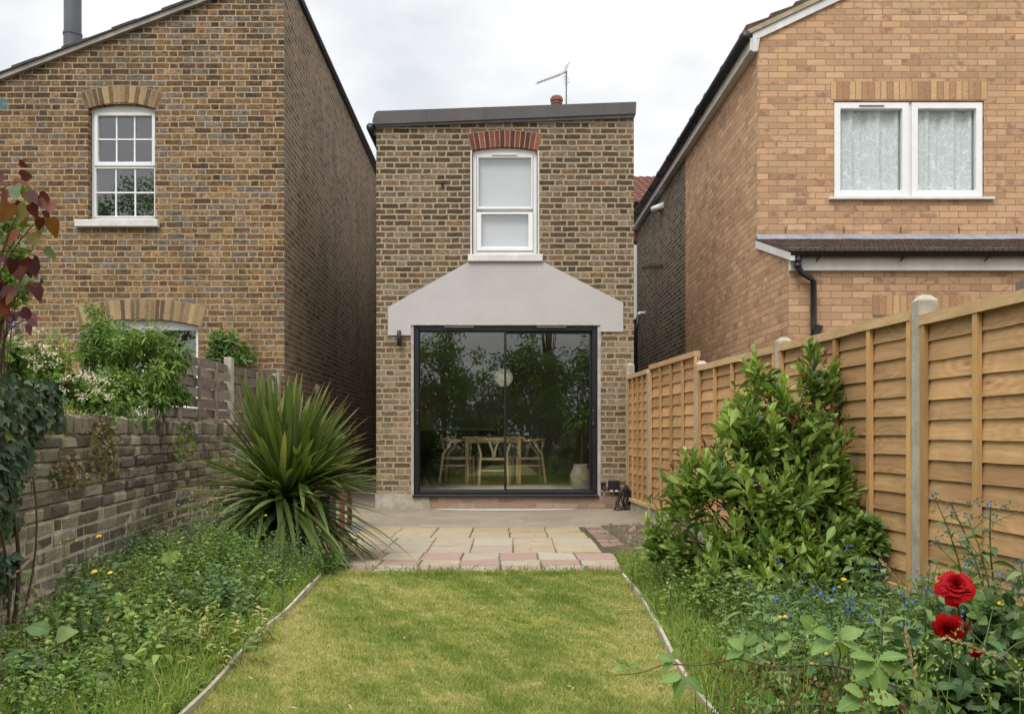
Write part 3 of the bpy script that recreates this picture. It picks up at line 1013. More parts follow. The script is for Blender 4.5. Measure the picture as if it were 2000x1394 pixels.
def sash(parent, x0, x1, z0, z1, y, cols, rows, name='window', bars=True):
    """white two-part window with glazing bars"""
    zm = z0 + (z1 - z0) * .475
    mb = MB()
    frame_ring(mb, x0, x1, z0, z1, y, y + .07, .045, .04, .03)
    frame_ring(mb, x0 + .04, x1 - .02, zm + .02, z1 - .03, y - .02, y + .05, .045, .055, .045)
    frame_ring(mb, x0 + .03, x1 - .012, z0 + .035, zm + .02, y - .006, y + .05, .03, .02, .03)
    wdw = mb.build(name, M['white'], parent)
    g, b = MB(), MB()
    for (a, c, e, f_) in ((x0 + .085, x1 - .065, zm + .075, z1 - .075), (x0 + .06, x1 - .042, z0 + .055, zm - .01)):
        g.box(a, c, y + .02, y + .024, e, f_)
        for i in range(1, cols):
            xx = a + (c - a) * i / cols
            b.box(xx - .009, xx + .009, y + .008, y + .030, e, f_)
        for j in range(1, rows):
            zz = e + (f_ - e) * j / rows
            b.box(a, c, y + .006, y + .032, zz - .009, zz + .009)
    g.build('pane', M['glass'], wdw)
    b.build('glazing_bar', M['white'], wdw)
    return wdw


sw = sash(lh, w1[0] + .005, w1[1] - .005, w1[2] + .005, Z_(211, YL), YL + .085, 3, 2)
setp(sw, 'white sash window with six small panes above six')
mb = MB()
hw = (w1[1] - w1[0]) / 2; xc = (w1[0] + w1[1]) / 2
zz = Z_(213, YL)
mb.prism_y([(xc - hw, zz - .02), (xc + hw, zz - .02)] + [(xc + hw - 2 * hw * i / 12, zz + .012 + .055 * (1 - (1 - 2 * i / 12) ** 2)) for i in range(13)], YL + .078, YL + .11)
mb.build('window_head', M['white'], sw)
MB().bbox(X_(150, YL), X_(312, YL), YL - .07, YL + .09, Z_(445, YL), Z_(431, YL), .008).build('sill', M['sill'], sw)
room_box(lh, w1[0] - .5, w1[1] + .5, YL + .17, YL + 2.2, w1[2] - .2, w1[3] + .2, M['dark_room'])
arch(lh, w1[0], w1[1], Z_(212, YL), .075, .215, YL, 15, M['arch_buff'], .06)
mb = MB()
y = YL + .085
z1_ = Z_(636, YL)
frame_ring(mb, w2[0], w2[1], w2[2], z1_, y, y + .07, .06, .05, .05)
mb.bbox(w2[0] + .72, w2[0] + .78, y, y + .07, w2[2], z1_, .005)
xc = (w2[0] + w2[1]) / 2; hw = (w2[1] - w2[0]) / 2
mb.prism_y([(xc - hw, z1_ - .03), (xc + hw, z1_ - .03)] + [(xc + hw - 2 * hw * i / 14, z1_ - .01 + .10 * (1 - (1 - 2 * i / 14) ** 2)) for i in range(15)], y - .004, y + .03)
sw = mb.build('window', M['white'], lh)
setp(sw, 'wide white ground floor window half hidden by climber')
MB().box(w2[0] + .03, w2[1] - .03, y + .03, y + .034, w2[2] + .03, z1_ - .03).build('pane', M['glass'], sw)
room_box(lh, w2[0] - .3, w2[1] + .3, YL + .17, YL + 2.2, w2[2] - .2, w2[3] + .2, M['dark_room'])
MB().bbox(w2[0] - .1, w2[1] + .1, YL - .06, YL + .09, w2[2] - .08, w2[2], .008).build('sill', M['sill'], sw)
arch(lh, w2[0], w2[1], Z_(636, YL), .09, .25, YL, 26, M['arch_buff'], .05)

t = thing('bulkhead_light', W(31, 640, YL), 'small white outdoor lamp under a dark cowl on the left house wall', 'light')
c = W(31, 645, YL)
MB().lathe([(.01, -.06), (.035, -.04), (.04, .02), (.02, .06)], (c.x, YL - .1, c.z), 14).build('bulb', M['white'], t, True)
mb = MB()
mb.lathe([(.075, .03), (.06, .06), (.02, .085), (.02, .10)], (c.x, YL - .1, c.z), 14)
mb.tube([(c.x, YL - .1, c.z + .09), (c.x, YL, c.z + .09)], .015, 8)
mb.build('cowl', M['lead'], t, True)

# ================================================================== RIGHT HOUSE
YR, YE = 10.3, 9.19
rh = thing('brick_house', (4, YR, 0), 'modern buff orange brick house with white windows and lean-to on the right', 'house')
sx = lambda y: 2.92 - .0147 * (y - YE)
ru0, ru1 = sx(YR), X_(2500, YR)
rtop = lambda x: Z_(82 - .471 * ((CX + x / YR * F) - 1471), YR)
rw = (X_(1628, YR), X_(1922, YR), Z_(388, YR), Z_(197, YR))
zlean = Z_(457, YR)
mb = MB()
wall_xz(mb, ru0, ru1, zlean - .25, rtop, YR, [rw], .07, zsplit=rw[3] + .02)
el0, el1 = sx(YE), X_(2500, YE)
zE = Z_(500, YE)
lw = (X_(1705, YE), X_(1905, YE), .95, Z_(617, YE))
wall_xz(mb, el0, el1, -.1, lambda x: zE, YE, [lw], .07)
YD = 14.27
ze = Z_(100, YR)          # eaves of the side wall
zx = lambda y: Z_(477, YR) - (Z_(477, YR) - Z_(505, YE)) * (YR - y) / (YR - YE)
mb.face([(sx(YE), YE, -.1), (sx(YE), YE, zx(YE)), (sx(YR), YR, zx(YR)), (sx(YR), YR, -.1)])
mb.face([(sx(YR), YR, -.1), (sx(YR), YR, ze), (sx(YD), YD, ze), (sx(YD), YD, -.1)])
mb.face([(ru1, YR, -.1), (ru1, 20, -.1), (ru1, 20, 7), (ru1, YR, 7)])
mb.build('wall', M['buff'], rh)
mb = MB()
YX = 19.3
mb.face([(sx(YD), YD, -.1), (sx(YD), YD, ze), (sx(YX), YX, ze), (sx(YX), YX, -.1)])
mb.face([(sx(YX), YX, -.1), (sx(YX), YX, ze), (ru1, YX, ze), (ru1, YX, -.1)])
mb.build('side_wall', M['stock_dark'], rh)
# soldier courses
for (a, b, y, z0, z1) in ((X_(1622, YR), X_(1928, YR), YR, Z_(196, YR), Z_(159, YR)), (X_(1703, YE), X_(1908, YE), YE, Z_(616, YE), Z_(576, YE))):
    mb = MB()
    n = round((b - a) / .075)
    for i in range(n):
        mb.ti = random.random()
        x = a + (b - a) * i / n
        mb.bbox(x + .005, x + (b - a) / n - .005, y - .004, y + .05, z0 + .004, z1 - .004, .003)
    o = mb.build('soldier_course', M['soldier'], rh)
    MB().box(a, b, y - .0015, y + .04, z0, z1).build('mortar_bed', plain('brown_mortar', (.30, .215, .14), .9, .1, 8, .3), o)
# bargeboard, verge tiles
def slab(mb, x0, x1, f0, f1, y0, y1, n=10):
    for i in range(n):
        a = x0 + (x1 - x0) * i / n; b = x0 + (x1 - x0) * (i + 1) / n
        mb.prism_y([(a, f0(a)), (b, f0(b)), (b, f1(b)), (a, f1(a))], y0, y1)


gx0 = X_(1469, YR)
mb = MB()
slab(mb, gx0, ru1, lambda x: rtop(x), lambda x: rtop(x) + .095, YR - .03, YR + .02, 1)
mb.build('bargeboard', M['white_paint'], rh)
mb = MB()
slab(mb, gx0 - .07, ru1, lambda x: rtop(x) + .10, lambda x: rtop(x) + .165, YR - .05, YR + .2, 1)
mb.build('verge', plain('mossy_cream_verge', (.42, .36, .25), .9, .2, 14, .6, 60, col2=(.28, .24, .14)), rh)
mb = MB()
n = 22
for i in range(n):
    a = gx0 - .085 + (ru1 - gx0 + .085) * i / n; b = gx0 - .085 + (ru1 - gx0 + .085) * (i + 1) / n
    z0, z1 = rtop(a) + .165, rtop(b) + .165
    mb.hexa([(a, YR - .055, z0), (b, YR - .055, z1), (b, 20, z1), (a, 20, z0), (a, YR - .055, z0 + .055), (b, YR - .055, z1 + .02), (b, 20, z1 + .02), (a, 20, z0 + .055)])
mb.build('roof', M['tile_brown'], rh)
# eaves along the side: soffit/fascia + gutter
mb = MB()
fx = lambda y: sx(y) - .075
mb.hexa([(fx(YR) - .02, YR - .03, ze - .005), (sx(YR), YR - .03, ze - .005), (sx(YX), YX, ze - .005), (fx(YX) - .02, YX, ze - .005),
         (fx(YR) - .02, YR - .03, ze + .14), (sx(YR) + .02, YR - .03, ze + .14), (sx(YX) + .02, YX, ze + .14), (fx(YX) - .02, YX, ze + .14)])
mb.build('fascia', M['white_paint'], rh)
mb = MB()
gz = ze + .165
gp = lambda y: (fx(y) - .075, y, gz)
mb.tube([gp(YR - .06), gp(YX)], .056, 14)
for i in range(10):
    y = YR + .9 * i
    mb.tube([gp(y), gp(y + .05)], .064, 14)
mb.tube([gp(YR + 2.25), gp(YR + 2.27)], .068, 14)
mb.tube([gp(YR + 2.35), gp(YR + 2.37)], .068, 14)
mb.build('gutter', M['gutter'], rh, True)
# upper window: two side hung casements with net curtains
mb = MB()
y = YR + .03
frame_ring(mb, rw[0], rw[1], rw[2], rw[3], y, y + .06, .018, .02, .012)
mb.box(X_(1776, YR), X_(1781, YR), y + .002, y + .06, rw[2] + .02, rw[3] - .012)
for a, b in ((1630, 1775.5), (1781.5, 1920)):
    frame_ring(mb, X_(a, YR), X_(b, YR), Z_(384, YR), Z_(200, YR), y - .024, y + .04, .075, .075, .075)
sw = mb.build('window', M['white'], rh)
setp(sw, 'white double casement window with patterned net curtains')
g = MB()
for a, b in ((1642, 1763.5), (1793.5, 1908)):
    g.box(X_(a, YR), X_(b, YR), y + .0, y + .004, Z_(371, YR), Z_(211, YR))
g.build('pane', glass_mat('casement_glass', 1.45), sw)
MB().bbox(X_(1678, YR), X_(1727, YR), y - .034, y - .022, Z_(208, YR), Z_(205.5, YR), .002).build('trickle_vent', plain('bronze_vent', (.22, .18, .12), .5), sw)
MB().bbox(X_(1618, YR), X_(1940, YR), YR - .045, YR + .03, Z_(391, YR), Z_(386.5, YR), .004).build('sill', M['white_paint'], sw)


def lace_mat():
    t = NT('net_curtain_lace')
    uv = t.uv()
    n = t.n('ShaderNodeTexNoise'); t.set(n.inputs['Vector'], uv); n.inputs['Scale'].default_value = 6; n.inputs['Detail'].default_value = 1
    p = t.vadd(uv, t.vscale(n.outputs['Color'], (.18, .18, 0)))
    v = t.n('ShaderNodeTexVoronoi', feature='DISTANCE_TO_EDGE'); t.set(v.inputs['Vector'], p); v.inputs['Scale'].default_value = 9
    w = t.n('ShaderNodeTexVoronoi', feature='DISTANCE_TO_EDGE'); t.set(w.inputs['Vector'], p); w.inputs['Scale'].default_value = 17
    f = t.math('MAXIMUM', t.mapr(v.outputs[0], .012, .04, 1, 0), t.math('MULTIPLY', t.mapr(w.outputs[0], .012, .04, .6, 0), 1.0))
    c = t.mix(f, (.56, .60, .61), (.80, .83, .83))
    t.bsdf(c, .9)
    return t.m


mb = MB()
n = 90
for (a, b) in ((1636, 1770), (1788, 1914)):
    xa, xb = X_(a, YR), X_(b, YR)
    prev = None
    for i in range(n + 1):
        u = i / n
        x = xa + (xb - xa) * u
        yy = y + .075 + .018 * math.sin(u * 19 + .8 * math.sin(u * 7)) + .010 * math.sin(u * 47)
        if prev:
            mb.face([(prev[0], prev[1], rw[2]), (x, yy, rw[2]), (x, yy, rw[3]), (prev[0], prev[1], rw[3])])
        prev = (x, yy)
mb.build('net_curtain', lace_mat(), sw, True)
room_box(rh, rw[0] - .3, rw[1] + .3, YR + .1, YR + 1.6, rw[2] - .2, rw[3] + .2, M['dark_room'])
# lower window just showing over the fence
mb = MB()
y = YE + .03
frame_ring(mb, lw[0], lw[1], lw[2], lw[3], y, y + .06, .05)
mb.bbox((lw[0] + lw[1]) / 2 - .03, (lw[0] + lw[1]) / 2 + .03, y, y + .06, lw[2], lw[3], .004)
sw = mb.build('window', M['white'], rh)
setp(sw, 'white lower window whose top edge shows over the fence')
MB().box(lw[0] + .03, lw[1] - .03, y + .03, y + .034, lw[2] + .03, lw[3] - .03).build('pane', M['glass'], sw)
room_box(rh, lw[0] - .3, lw[1] + .3, YE + .08, YE + 1.0, lw[2] - .2, lw[3] + .2, M['dark_room'])
# lean-to roof
zt, zb_ = Z_(468, YR), Z_(489, 9.03)
mb = MB()
nc, nr = 34, 5
lx0_, lx1_ = sx(YR) - .02, el1
random.seed(5)
for r in range(nr):
    ya, yb2 = YR - (YR - 9.03) * r / nr, YR - (YR - 9.03) * (r + 1) / nr
    za, zbb = zt - (zt - zb_) * r / nr, zt - (zt - zb_) * (r + 1) / nr
    for c in range(nc):
        xa = lx0_ + (lx1_ - lx0_) * c / nc; xb = lx0_ + (lx1_ - lx0_) * (c + 1) / nc
        for h in range(3):      # three small rolls per tile
            x0 = xa + (xb - xa) * h / 3 + .003; x1 = xa + (xb - xa) * (h + 1) / 3 - .003
            dz = random.uniform(-.006, .006)
            mb.hexa([(x0, yb2 - .02, zbb - .01), (x1, yb2 - .02, zbb - .01), (x1, ya, za - .01), (x0, ya, za - .01),
                     (x0, yb2 - .02, zbb + .022 + dz), (x1, yb2 - .02, zbb + .022 + dz), (x1, ya, za + .006), (x0, ya, za + .006)])
lr = mb.build('lean_to_roof', M['tile_brown'], rh)
mb = MB()
k = 9
for i in range(k):
    a = lx0_ + (lx1_ - lx0_) * i / k; b = lx0_ + (lx1_ - lx0_) * (i + 1) / k
    z = Z_(458, YR) + .004 * (i % 2)
    mb.hexa([(a, YR - .10, z - .085), (b + .02, YR - .10, z - .085), (b + .02, YR, z - .06), (a, YR, z - .06),
             (a, YR - .10, z - .075), (b + .02, YR - .10, z - .075), (b + .02, YR - .004, z), (a, YR - .004, z)])
mb.build('lead_flashing', M['lead'], lr)
mb = MB()
mb.face([(sx(YR) + .0, YR, zx(YR) - .02), (sx(9.05), 9.05, zb_ - .09), (sx(9.05), 9.05, zb_), (sx(YR), YR, zt - .01)])
sxo = -.025
mb.hexa([(sx(9.05) + sxo, 9.05, zb_ - .10), (sx(9.05) + .02, 9.05, zb_ - .10), (sx(YR) + .02, YR, zt - .10), (sx(YR) + sxo, YR, zt - .10),
         (sx(9.05) + sxo, 9.05, zb_ - .02), (sx(9.05) + .02, 9.05, zb_ - .02), (sx(YR) + .02, YR, zt - .02), (sx(YR) + sxo, YR, zt - .02)])
mb.bbox(sx(YE), el1, YE - .05, YE, Z_(530, YE), Z_(499, YE), .004)
mb.build('fascia', M['white_paint'], rh)
mb = MB()
gy, gz2 = YE - .11, Z_(492.5, YE - .11)
mb.tube([(sx(YE) - .02, gy, gz2), (el1, gy, gz2)], .052, 12)
for px in (1563, 1600, 1765, 1930):
    mb.tube([(X_(px, gy), gy, gz2), (X_(px, gy) + .03, gy, gz2)], .058, 12)
    mb.tube([(X_(px, gy) + .015, gy, gz2 - .03), (X_(px, gy) - .02, gy + .03, gz2 - .09)], .008, 6)
mb.build('gutter', M['blackplastic'], rh, True)
mb = MB()
q = lambda px, py, y: W(px, py, y)
yq = YE - .11
mb.tube([q(1558, 493, yq), q(1558, 512, yq), q(1559, 522, yq), q(1566, 533, yq + .02), q(1583, 543, yq + .04), q(1589, 550, yq + .05), q(1589, 640, yq + .05), q(1590, 655, yq + .05)], .032, 12)
for (px, py) in ((1558, 505), (1558, 515)):
    mb.tube([q(px, py, yq), q(px, py + 7, yq)], .039, 12)
mb.build('downpipe', M['gutter'], rh, True)
MB().hexa([tuple(q(*a, yq - .0)) for a in ((1587, 655), (1600, 655))] + [tuple(q(*a, yq + .1)) for a in ((1600, 655), (1587, 655))] +
          [tuple(q(*a, yq - .0)) for a in ((1596, 633), (1608, 636))] + [tuple(q(*a, yq + .1)) for a in ((1608, 636), (1596, 633))]).build('drain_hopper', M['blackplastic'], rh)
# fittings on the dark side wall
t = thing('security_lamp', (sx(17), 17, 4), 'black and white security lamp under the gutter of the dark side wall', 'light')
yl = 16.5
c = Vector((sx(yl), yl, Z_(411, yl)))
mb = MB(); mb.tube([c, c + Vector((-.12, 0, .01)), c + Vector((-.17, -.06, .01))], .03, 10); mb.build('bracket', M['blackplastic'], t, True)
mb = MB(); mb.tube([c + Vector((-.15, -.04, .01)), c + Vector((.04, -.34, .01))], .055, 12, .07); mb.build('lamp_head', M['white'], t, True)
t = thing('waste_pipe', (sx(18.5), 18.5, 3), 'white waste pipe end above a black pipe on the dark side wall', 'pipe')
yl = 18.2
c = W(1250, 612, yl); c.x = sx(yl)
mb = MB(); mb.tube([c, c + Vector((-.12, 0, 0)), c + Vector((-.15, -.05, -.04))], .04, 10); mb.build('elbow', M['sill'], t, True)
mb = MB(); mb.tube([c + Vector((-.16, -.06, -.08)), c + Vector((-.2, -.0, -.4)), c + Vector((-.2, 0, -2.4))], .04, 10); mb.build('stack', M['blackplastic'], t, True)

# ================================================================== BACKGROUND TERRACE
YT = 20.0
th = thing('terraced_house', (2, YT, 0), 'distant terrace with red pantile roof glimpsed between the houses', 'house')
mb = MB()
mb.face([(-3.1, YT, 0), (6, YT, 0), (6, YT, 6.3), (-3.1, YT, 6.3)])
mb.face([(-3.1, YT, 0), (-3.1, YT, 6.3), (-3.1, 28, 6.3), (-3.1, 28, 0)])
mb.face([(6, YT, 0), (6, 28, 0), (6, 28, 6.3), (6, YT, 6.3)])
mb.face([(-3.1, 28, 0), (-3.1, 28, 6.3), (6, 28, 6.3), (6, 28, 0)])
mb.build('wall', M['stock_dark'], th)
mb = MB()
z0, z1 = 6.25, Z_(347, 24)
for r in range(12):
    ya, yb2 = YT - .2 + (24 - YT + .2) * r / 12, YT - .2 + (24 - YT + .2) * (r + 1) / 12
    za, zb2 = z0 + (z1 - z0) * r / 12, z0 + (z1 - z0) * (r + 1) / 12
    for c in range(50):
        xa = -3.1 + 9.3 * c / 50
        for h in range(2):
            x0 = xa + .093 * h
            zh = .035 if h else .0
            mb.hexa([(x0, ya, za), (x0 + .093, ya, za), (x0 + .093, yb2, zb2), (x0, yb2, zb2),
                     (x0, ya, za + .05 + zh), (x0 + .093, ya, za + .05 + .02), (x0 + .093, yb2, zb2 + .01 + .02), (x0, yb2, zb2 + .01 + zh)])
mb.face([(-3.1, 24, z1), (6.2, 24, z1), (6.2, 28, z0), (-3.1, 28, z0)])
mb.build('roof', M['tile_red'], th)
mb = MB()
x0, x1 = X_(1240, YT - .02), X_(1254, YT - .02)
mb.bbox(x0 - .3, x1, YT - .08, YT, Z_(625, YT), Z_(480, YT), .01)
mb.build('window', M['white'], th)
MB().box(x0 - .3, x1 + .05, YT - .07, YT, Z_(472, YT), Z_(452, YT)).build('lintel', M['arch_red'], th)

t = thing('chimney', (X_(1087, 22), 22, 5), 'brick chimney with a round terracotta pot just showing above the flat roof', 'chimney')
cx_ = X_(1087, 22)
MB().box(cx_ - .5, cx_ + .5, 21.7, 22.3, 5, Z_(216, 22)).build('stack', M['stock_dark'], t)
zp = Z_(206, 22)
mb = MB()
mb.lathe([(.125, -.2), (.125, .02), (.145, .03), (.145, .06), (.12, .07), (.12, .09), (.148, .10), (.15, .16), (.13, .21), (.09, .235)], (cx_, 22, zp), 20)
for i in range(10):
    a = 2 * math.pi * i / 10
    mb.box(cx_ + .15 * math.cos(a) - .012, cx_ + .15 * math.cos(a) + .012, 22 + .15 * math.sin(a) - .012, 22 + .15 * math.sin(a) + .012, zp + .09, zp + .18)
mb.build('pot', M['terracotta'], t)
t = thing('tv_aerial', (X_(1106, 22), 22, Z_(206, 22)), 'thin television aerial on a mast beside the chimney pot', 'aerial')
mb = MB()
mb.tube([(X_(1106, 22), 22, zp - .3), W(1106, 139, 22)], .017, 6)
mb.build('mast', M['alu'], t)
mb = MB()
A, B = W(1048, 163, 22), W(1108, 141, 22)
mb.tube([A, B], .013, 6)
mb.build('boom', M['alu'], t)
mb = MB()
for i in range(9):
    p = A.lerp(B, .03 + i * .095)
    d = Vector((.10, .05, .13)) * (.55 + .02 * i)
    mb.tube([p - d, p + d], .006, 5)
for s_ in (-1, 1):
    p = A.lerp(B, .86)
    for k in range(4):
        q0 = p + Vector((.02 * k, .14, s_ * (.06 + .06 * k)))
        mb.tube([q0, q0 - Vector((0, .28, 0)) + Vector((.1, 0, -.02))], .006, 5)
mb.build('element', M['alu'], t)

# ================================================================== GROUND
def flat(name, poly, z, mat, kind='structure', sub=0):
    mb = MB()
    mb.face([(x, y, z) for x, y in poly])
    o = mb.build(name, mat)
    o['kind'] = kind
    return o


def G(px, py):
    """ground point under a photo pixel"""
    y = F * HC / (py - CY)
    return (X_(px, y), y)


fence_x = lambda y: 2.503 - .0882 * y


def wall_x(y):
    if y < 6.5: return -2.36 - .13 * (y - 4.1)
    return -2.672 - .13 * (1 - math.exp(-(y - 6.5) / 1.1)) * 1.1


nt = NT('earth')
p = nt.pos()
c = nt.mix(nt.mapr(nt.noise(p, 3, 5, .6), .4, .6, 0, 1), (.085, .062, .042), (.13, .105, .065))
c = nt.mix(nt.mapr(nt.noise(p, 40, 3, .6), .5, .7, 0, .7), c, (.19, .155, .11))
nt.bsdf(c, .97, nt.noise(p, 30, 5, .7), 1, .03, .1)
flat('ground', [(-60, -40), (60, -40), (60, 90), (-60, 90)], -.05, nt.m)

nt = NT('lawn_turf')
p = nt.pos()
c = nt.mix(nt.mapr(nt.noise(p, 1.3, 4, .6), .4, .62, 0, 1), (.30, .32, .10), (.42, .37, .17))
c = nt.mix(nt.mapr(nt.noise(p, 60, 3, .7), .4, .65, 0, .8), c, (.18, .21, .06))
nt.bsdf(c, .95, nt.noise(p, 90, 3, .7), 1, .02, .1)
LB = [G(360, 1394), G(610, 1140)]
el = lambda y: LB[0][0] + (LB[1][0] - LB[0][0]) * (y - LB[0][1]) / (LB[1][1] - LB[0][1])
RB = [G(1330, 1300), G(1225, 1130)]
er = lambda y: RB[0][0] + (RB[1][0] - RB[0][0]) * (y - RB[0][1]) / (RB[1][1] - RB[0][1])
YP0 = 6.12
flat('lawn', [(el(-5), -5), (er(-5), -5), (er(YP0 + .05), YP0 + .05), (el(YP0 + .05), YP0 + .05)], -.012, nt.m)
flat('neighbour_ground', [(-14, -5), (wall_x(-5) - .2, -5), (wall_x(11) - .2, 11.1), (-14, 11.1)], -.02, M['soil'])

# concrete apron along the house and down the alley
nt = NT('old_concrete_apron')
p = nt.pos()
c = nt.mix(nt.mapr(nt.noise(p, 1.4, 5, .65), .38, .62, 0, 1), (.27, .225, .165), (.19, .16, .115))
c = nt.mix(nt.mapr(nt.noise(p, 45, 3, .6), .45, .7, 0, .6), c, (.31, .265, .20))
c = nt.mix(nt.mapr(nt.noise(p, 4.5, 5, .7), .56, .68, 0, .7), c, (.12, .115, .06))
nt.bsdf(c, .9, nt.noise(p, 35, 5, .7), .8, .01, .25)
M['apron'] = nt.m
mb = MB()
YA = 9.06
rnd = random.Random(4)
edge = [(X_(712, YA) + (1.6 - X_(712, YA)) * i / 30, YA + .05 * math.sin(i * .9) * (i > 21) + rnd.uniform(-.012, .012)) for i in range(31)]
mb.face([(x, y, .0) for x, y in edge] + [(1.75, 11.34, .0), (edge[0][0], 11.34, .0)])
for a, b in zip(edge[:-1], edge[1:]):
    mb.face([(a[0], a[1], -.06), (b[0], b[1], -.06), (b[0], b[1], 0), (a[0], a[1], 0)])
mb.face([(edge[0][0], 11.34, 0), (mx0, 11.34, 0), (mx0, 24, 0), (-3.2, 24, 0), (-2.9, 11, 0), (-2.85, 8.3, 0), (-1.6, 8.3, 0), (edge[0][0], YA, 0)][::-1])
mb.face([(1.55, 11.3, .0), (2.9, 11.3, 0), (2.9, 24, 0), (1.55, 24, 0)])
o = mb.build('concrete_apron', M['apron']); o['kind'] = 'structure'
mb = MB()
pts = []
for i in range(41):
    u = i / 40
    x = X_(842, 10.9) + (X_(1130, 10.9) - X_(842, 10.9)) * u
    pts.append((x, YM - .01 - (.30 * math.sin(math.pi * u) ** .35) - rnd.uniform(0, .02), .004))
mb.face([(X_(842, 10.9), YM - .005, .004)] + pts + [(X_(1130, 10.9), YM - .005, .004)])
o = mb.build('screed_patch', M['concrete_pale']); o['kind'] = 'structure'

# paving slabs
nt = NT('riven_sandstone')
tt = nt.tint(); p = nt.pos()
base = nt.ramp(tt[0], [(0, (.29, .22, .135)), (.3, (.35, .28, .185)), (.55, (.31, .27, .205)), (.66, (.35, .31, .24)), (.70, (.27, .165, .145)), (1, (.31, .195, .17))], 'LINEAR')
n1 = nt.noise(nt.vadd(nt.vscale(p, (3, 9, 1)), nt.comb(nt.math('MULTIPLY', tt[0], 31.), 0., 0.)), 1.6, 5, .65)
c = nt.mix(nt.mapr(n1, .4, .65, 0, .65), base, (.235, .19, .13))
c = nt.mix(nt.mapr(nt.noise(p, 50, 4, .7), .45, .7, 0, .45), c, (.17, .145, .09))
c = nt.mix(nt.mapr(nt.noise(p, 5, 4, .7), .58, .7, 0, .5), c, (.14, .135, .06))
nt.bsdf(c, .85, n1, .6, .01, .3)
M['slab'] = nt.m
mb = MB()
rowY = [9.04, 8.60, 8.11, 7.57, 7.11, 6.70, 6.41, 6.10]
rnd = random.Random(12)
sand = lambda: rnd.uniform(0, .34)
grey = lambda: rnd.uniform(.42, .66)
pink = lambda: rnd.uniform(.72, 1)
colx = []
top = [-1.60, -1.124, -.762, -.397, -.032, .333, .695]
colx.append((top, [sand() for _ in range(6)]))
colx.append(([-1.62, -1.13, -.765, -.395, -.02, .34, .72], [sand() for _ in range(6)]))
r3 = [G(650 + q / 3.077, 980 + 262 / 3.077)[0] for q in (92, 340, 590, 835, 1083, 1330, 1590)]
colx.append((r3, [grey(), grey(), grey(), grey(), grey(), grey()]))
colx.append((r3, [grey(), grey(), grey(), .68, sand(), sand()]))
r5 = [X_(650 + q / 3.077, 6.9) for q in (60, 310, 535, 775, 1000, 1230, 1460, 1700)]
colx.append((r5, [pink(), grey(), pink(), grey(), pink(), grey(), pink()]))
r6 = [X_(650 + q / 3.077, 6.55) for q in (70, 285, 525, 765, 1005, 1250, 1490, 1735)]
colx.append((r6, [grey(), pink(), grey(), pink(), grey(), pink(), grey()]))
r7 = [X_(650 + q / 3.077, 6.2) for q in (90, 245, 500, 755, 1005, 1262, 1530, 1755)]
colx.append((r7, [pink(), grey(), pink(), grey(), pink(), grey(), pink()]))
for r, (cols, tints) in enumerate(colx):
    y1, y0 = rowY[r], rowY[r + 1]
    for c in range(len(cols) - 1):
        mb.ti = tints[c]
        x0, x1 = cols[c] + .004, cols[c + 1] - .004
        g0, g1 = y0 + .017 + rnd.uniform(0, .008), y1 - .015
        dz = [rnd.uniform(-.004, .004) for _ in range(4)]
        j = lambda: rnd.uniform(-.005, .005)
        P4 = [(x0 + j(), g0 + j()), (x1 + j(), g0 + j()), (x1 + j(), g1 + j()), (x0 + j(), g1 + j())]
        b = .008
        cx_, cy_ = (x0 + x1) / 2, (g0 + g1) / 2
        inn = [(x + (b if x < cx_ else -b), y + (b if y < cy_ else -b)) for x, y in P4]
        zt = .004
        for i in range(4):
            k = (i + 1) % 4
            mb.face([(*P4[i], -.05), (*P4[k], -.05), (*P4[k], zt - .007 + dz[k]), (*P4[i], zt - .007 + dz[i])])
            mb.face([(*P4[i], zt - .007 + dz[i]), (*P4[k], zt - .007 + dz[k]), (*inn[k], zt + dz[k]), (*inn[i], zt + dz[i])])
        mb.face([(*inn[i], zt + dz[i]) for i in range(4)])
o = mb.build('patio_paving', M['slab']); o['kind'] = 'structure'
nt = NT('mossy_joint')
p = nt.pos()
c = nt.mix(nt.mapr(nt.noise(p, 12, 4, .6), .4, .6, 0, 1), (.075, .065, .04), (.07, .08, .03))
nt.bsdf(c, .95, nt.noise(p, 60, 3, .7), 1, .01, .1)
flat('patio_bed', [(-1.62, 9.05), (-1.25, 6.1), (.84, 6.1), (.80, 7.6), (.72, 9.05)], -.004, nt.m)
mb = MB()
for i in range(12):
    y0 = 7.42 + (9.02 - 7.42) * i / 12; y1 = 7.42 + (9.02 - 7.42) * (i + 1) / 12
    mb.ti = rnd.random()
    xl = .745 + .03 * (9.02 - y0) / 1.6
    mb.box(xl + .08 * 0, xl + .21, y0 + .006, y1 - .006, -.04, .012 + rnd.uniform(-.003, .003))
o = mb.build('brick_strip', attr_brick('dull_red_paving_brick', [(0, (.19, .125, .10)), (1, (.27, .185, .15))])); o['kind'] = 'structure'

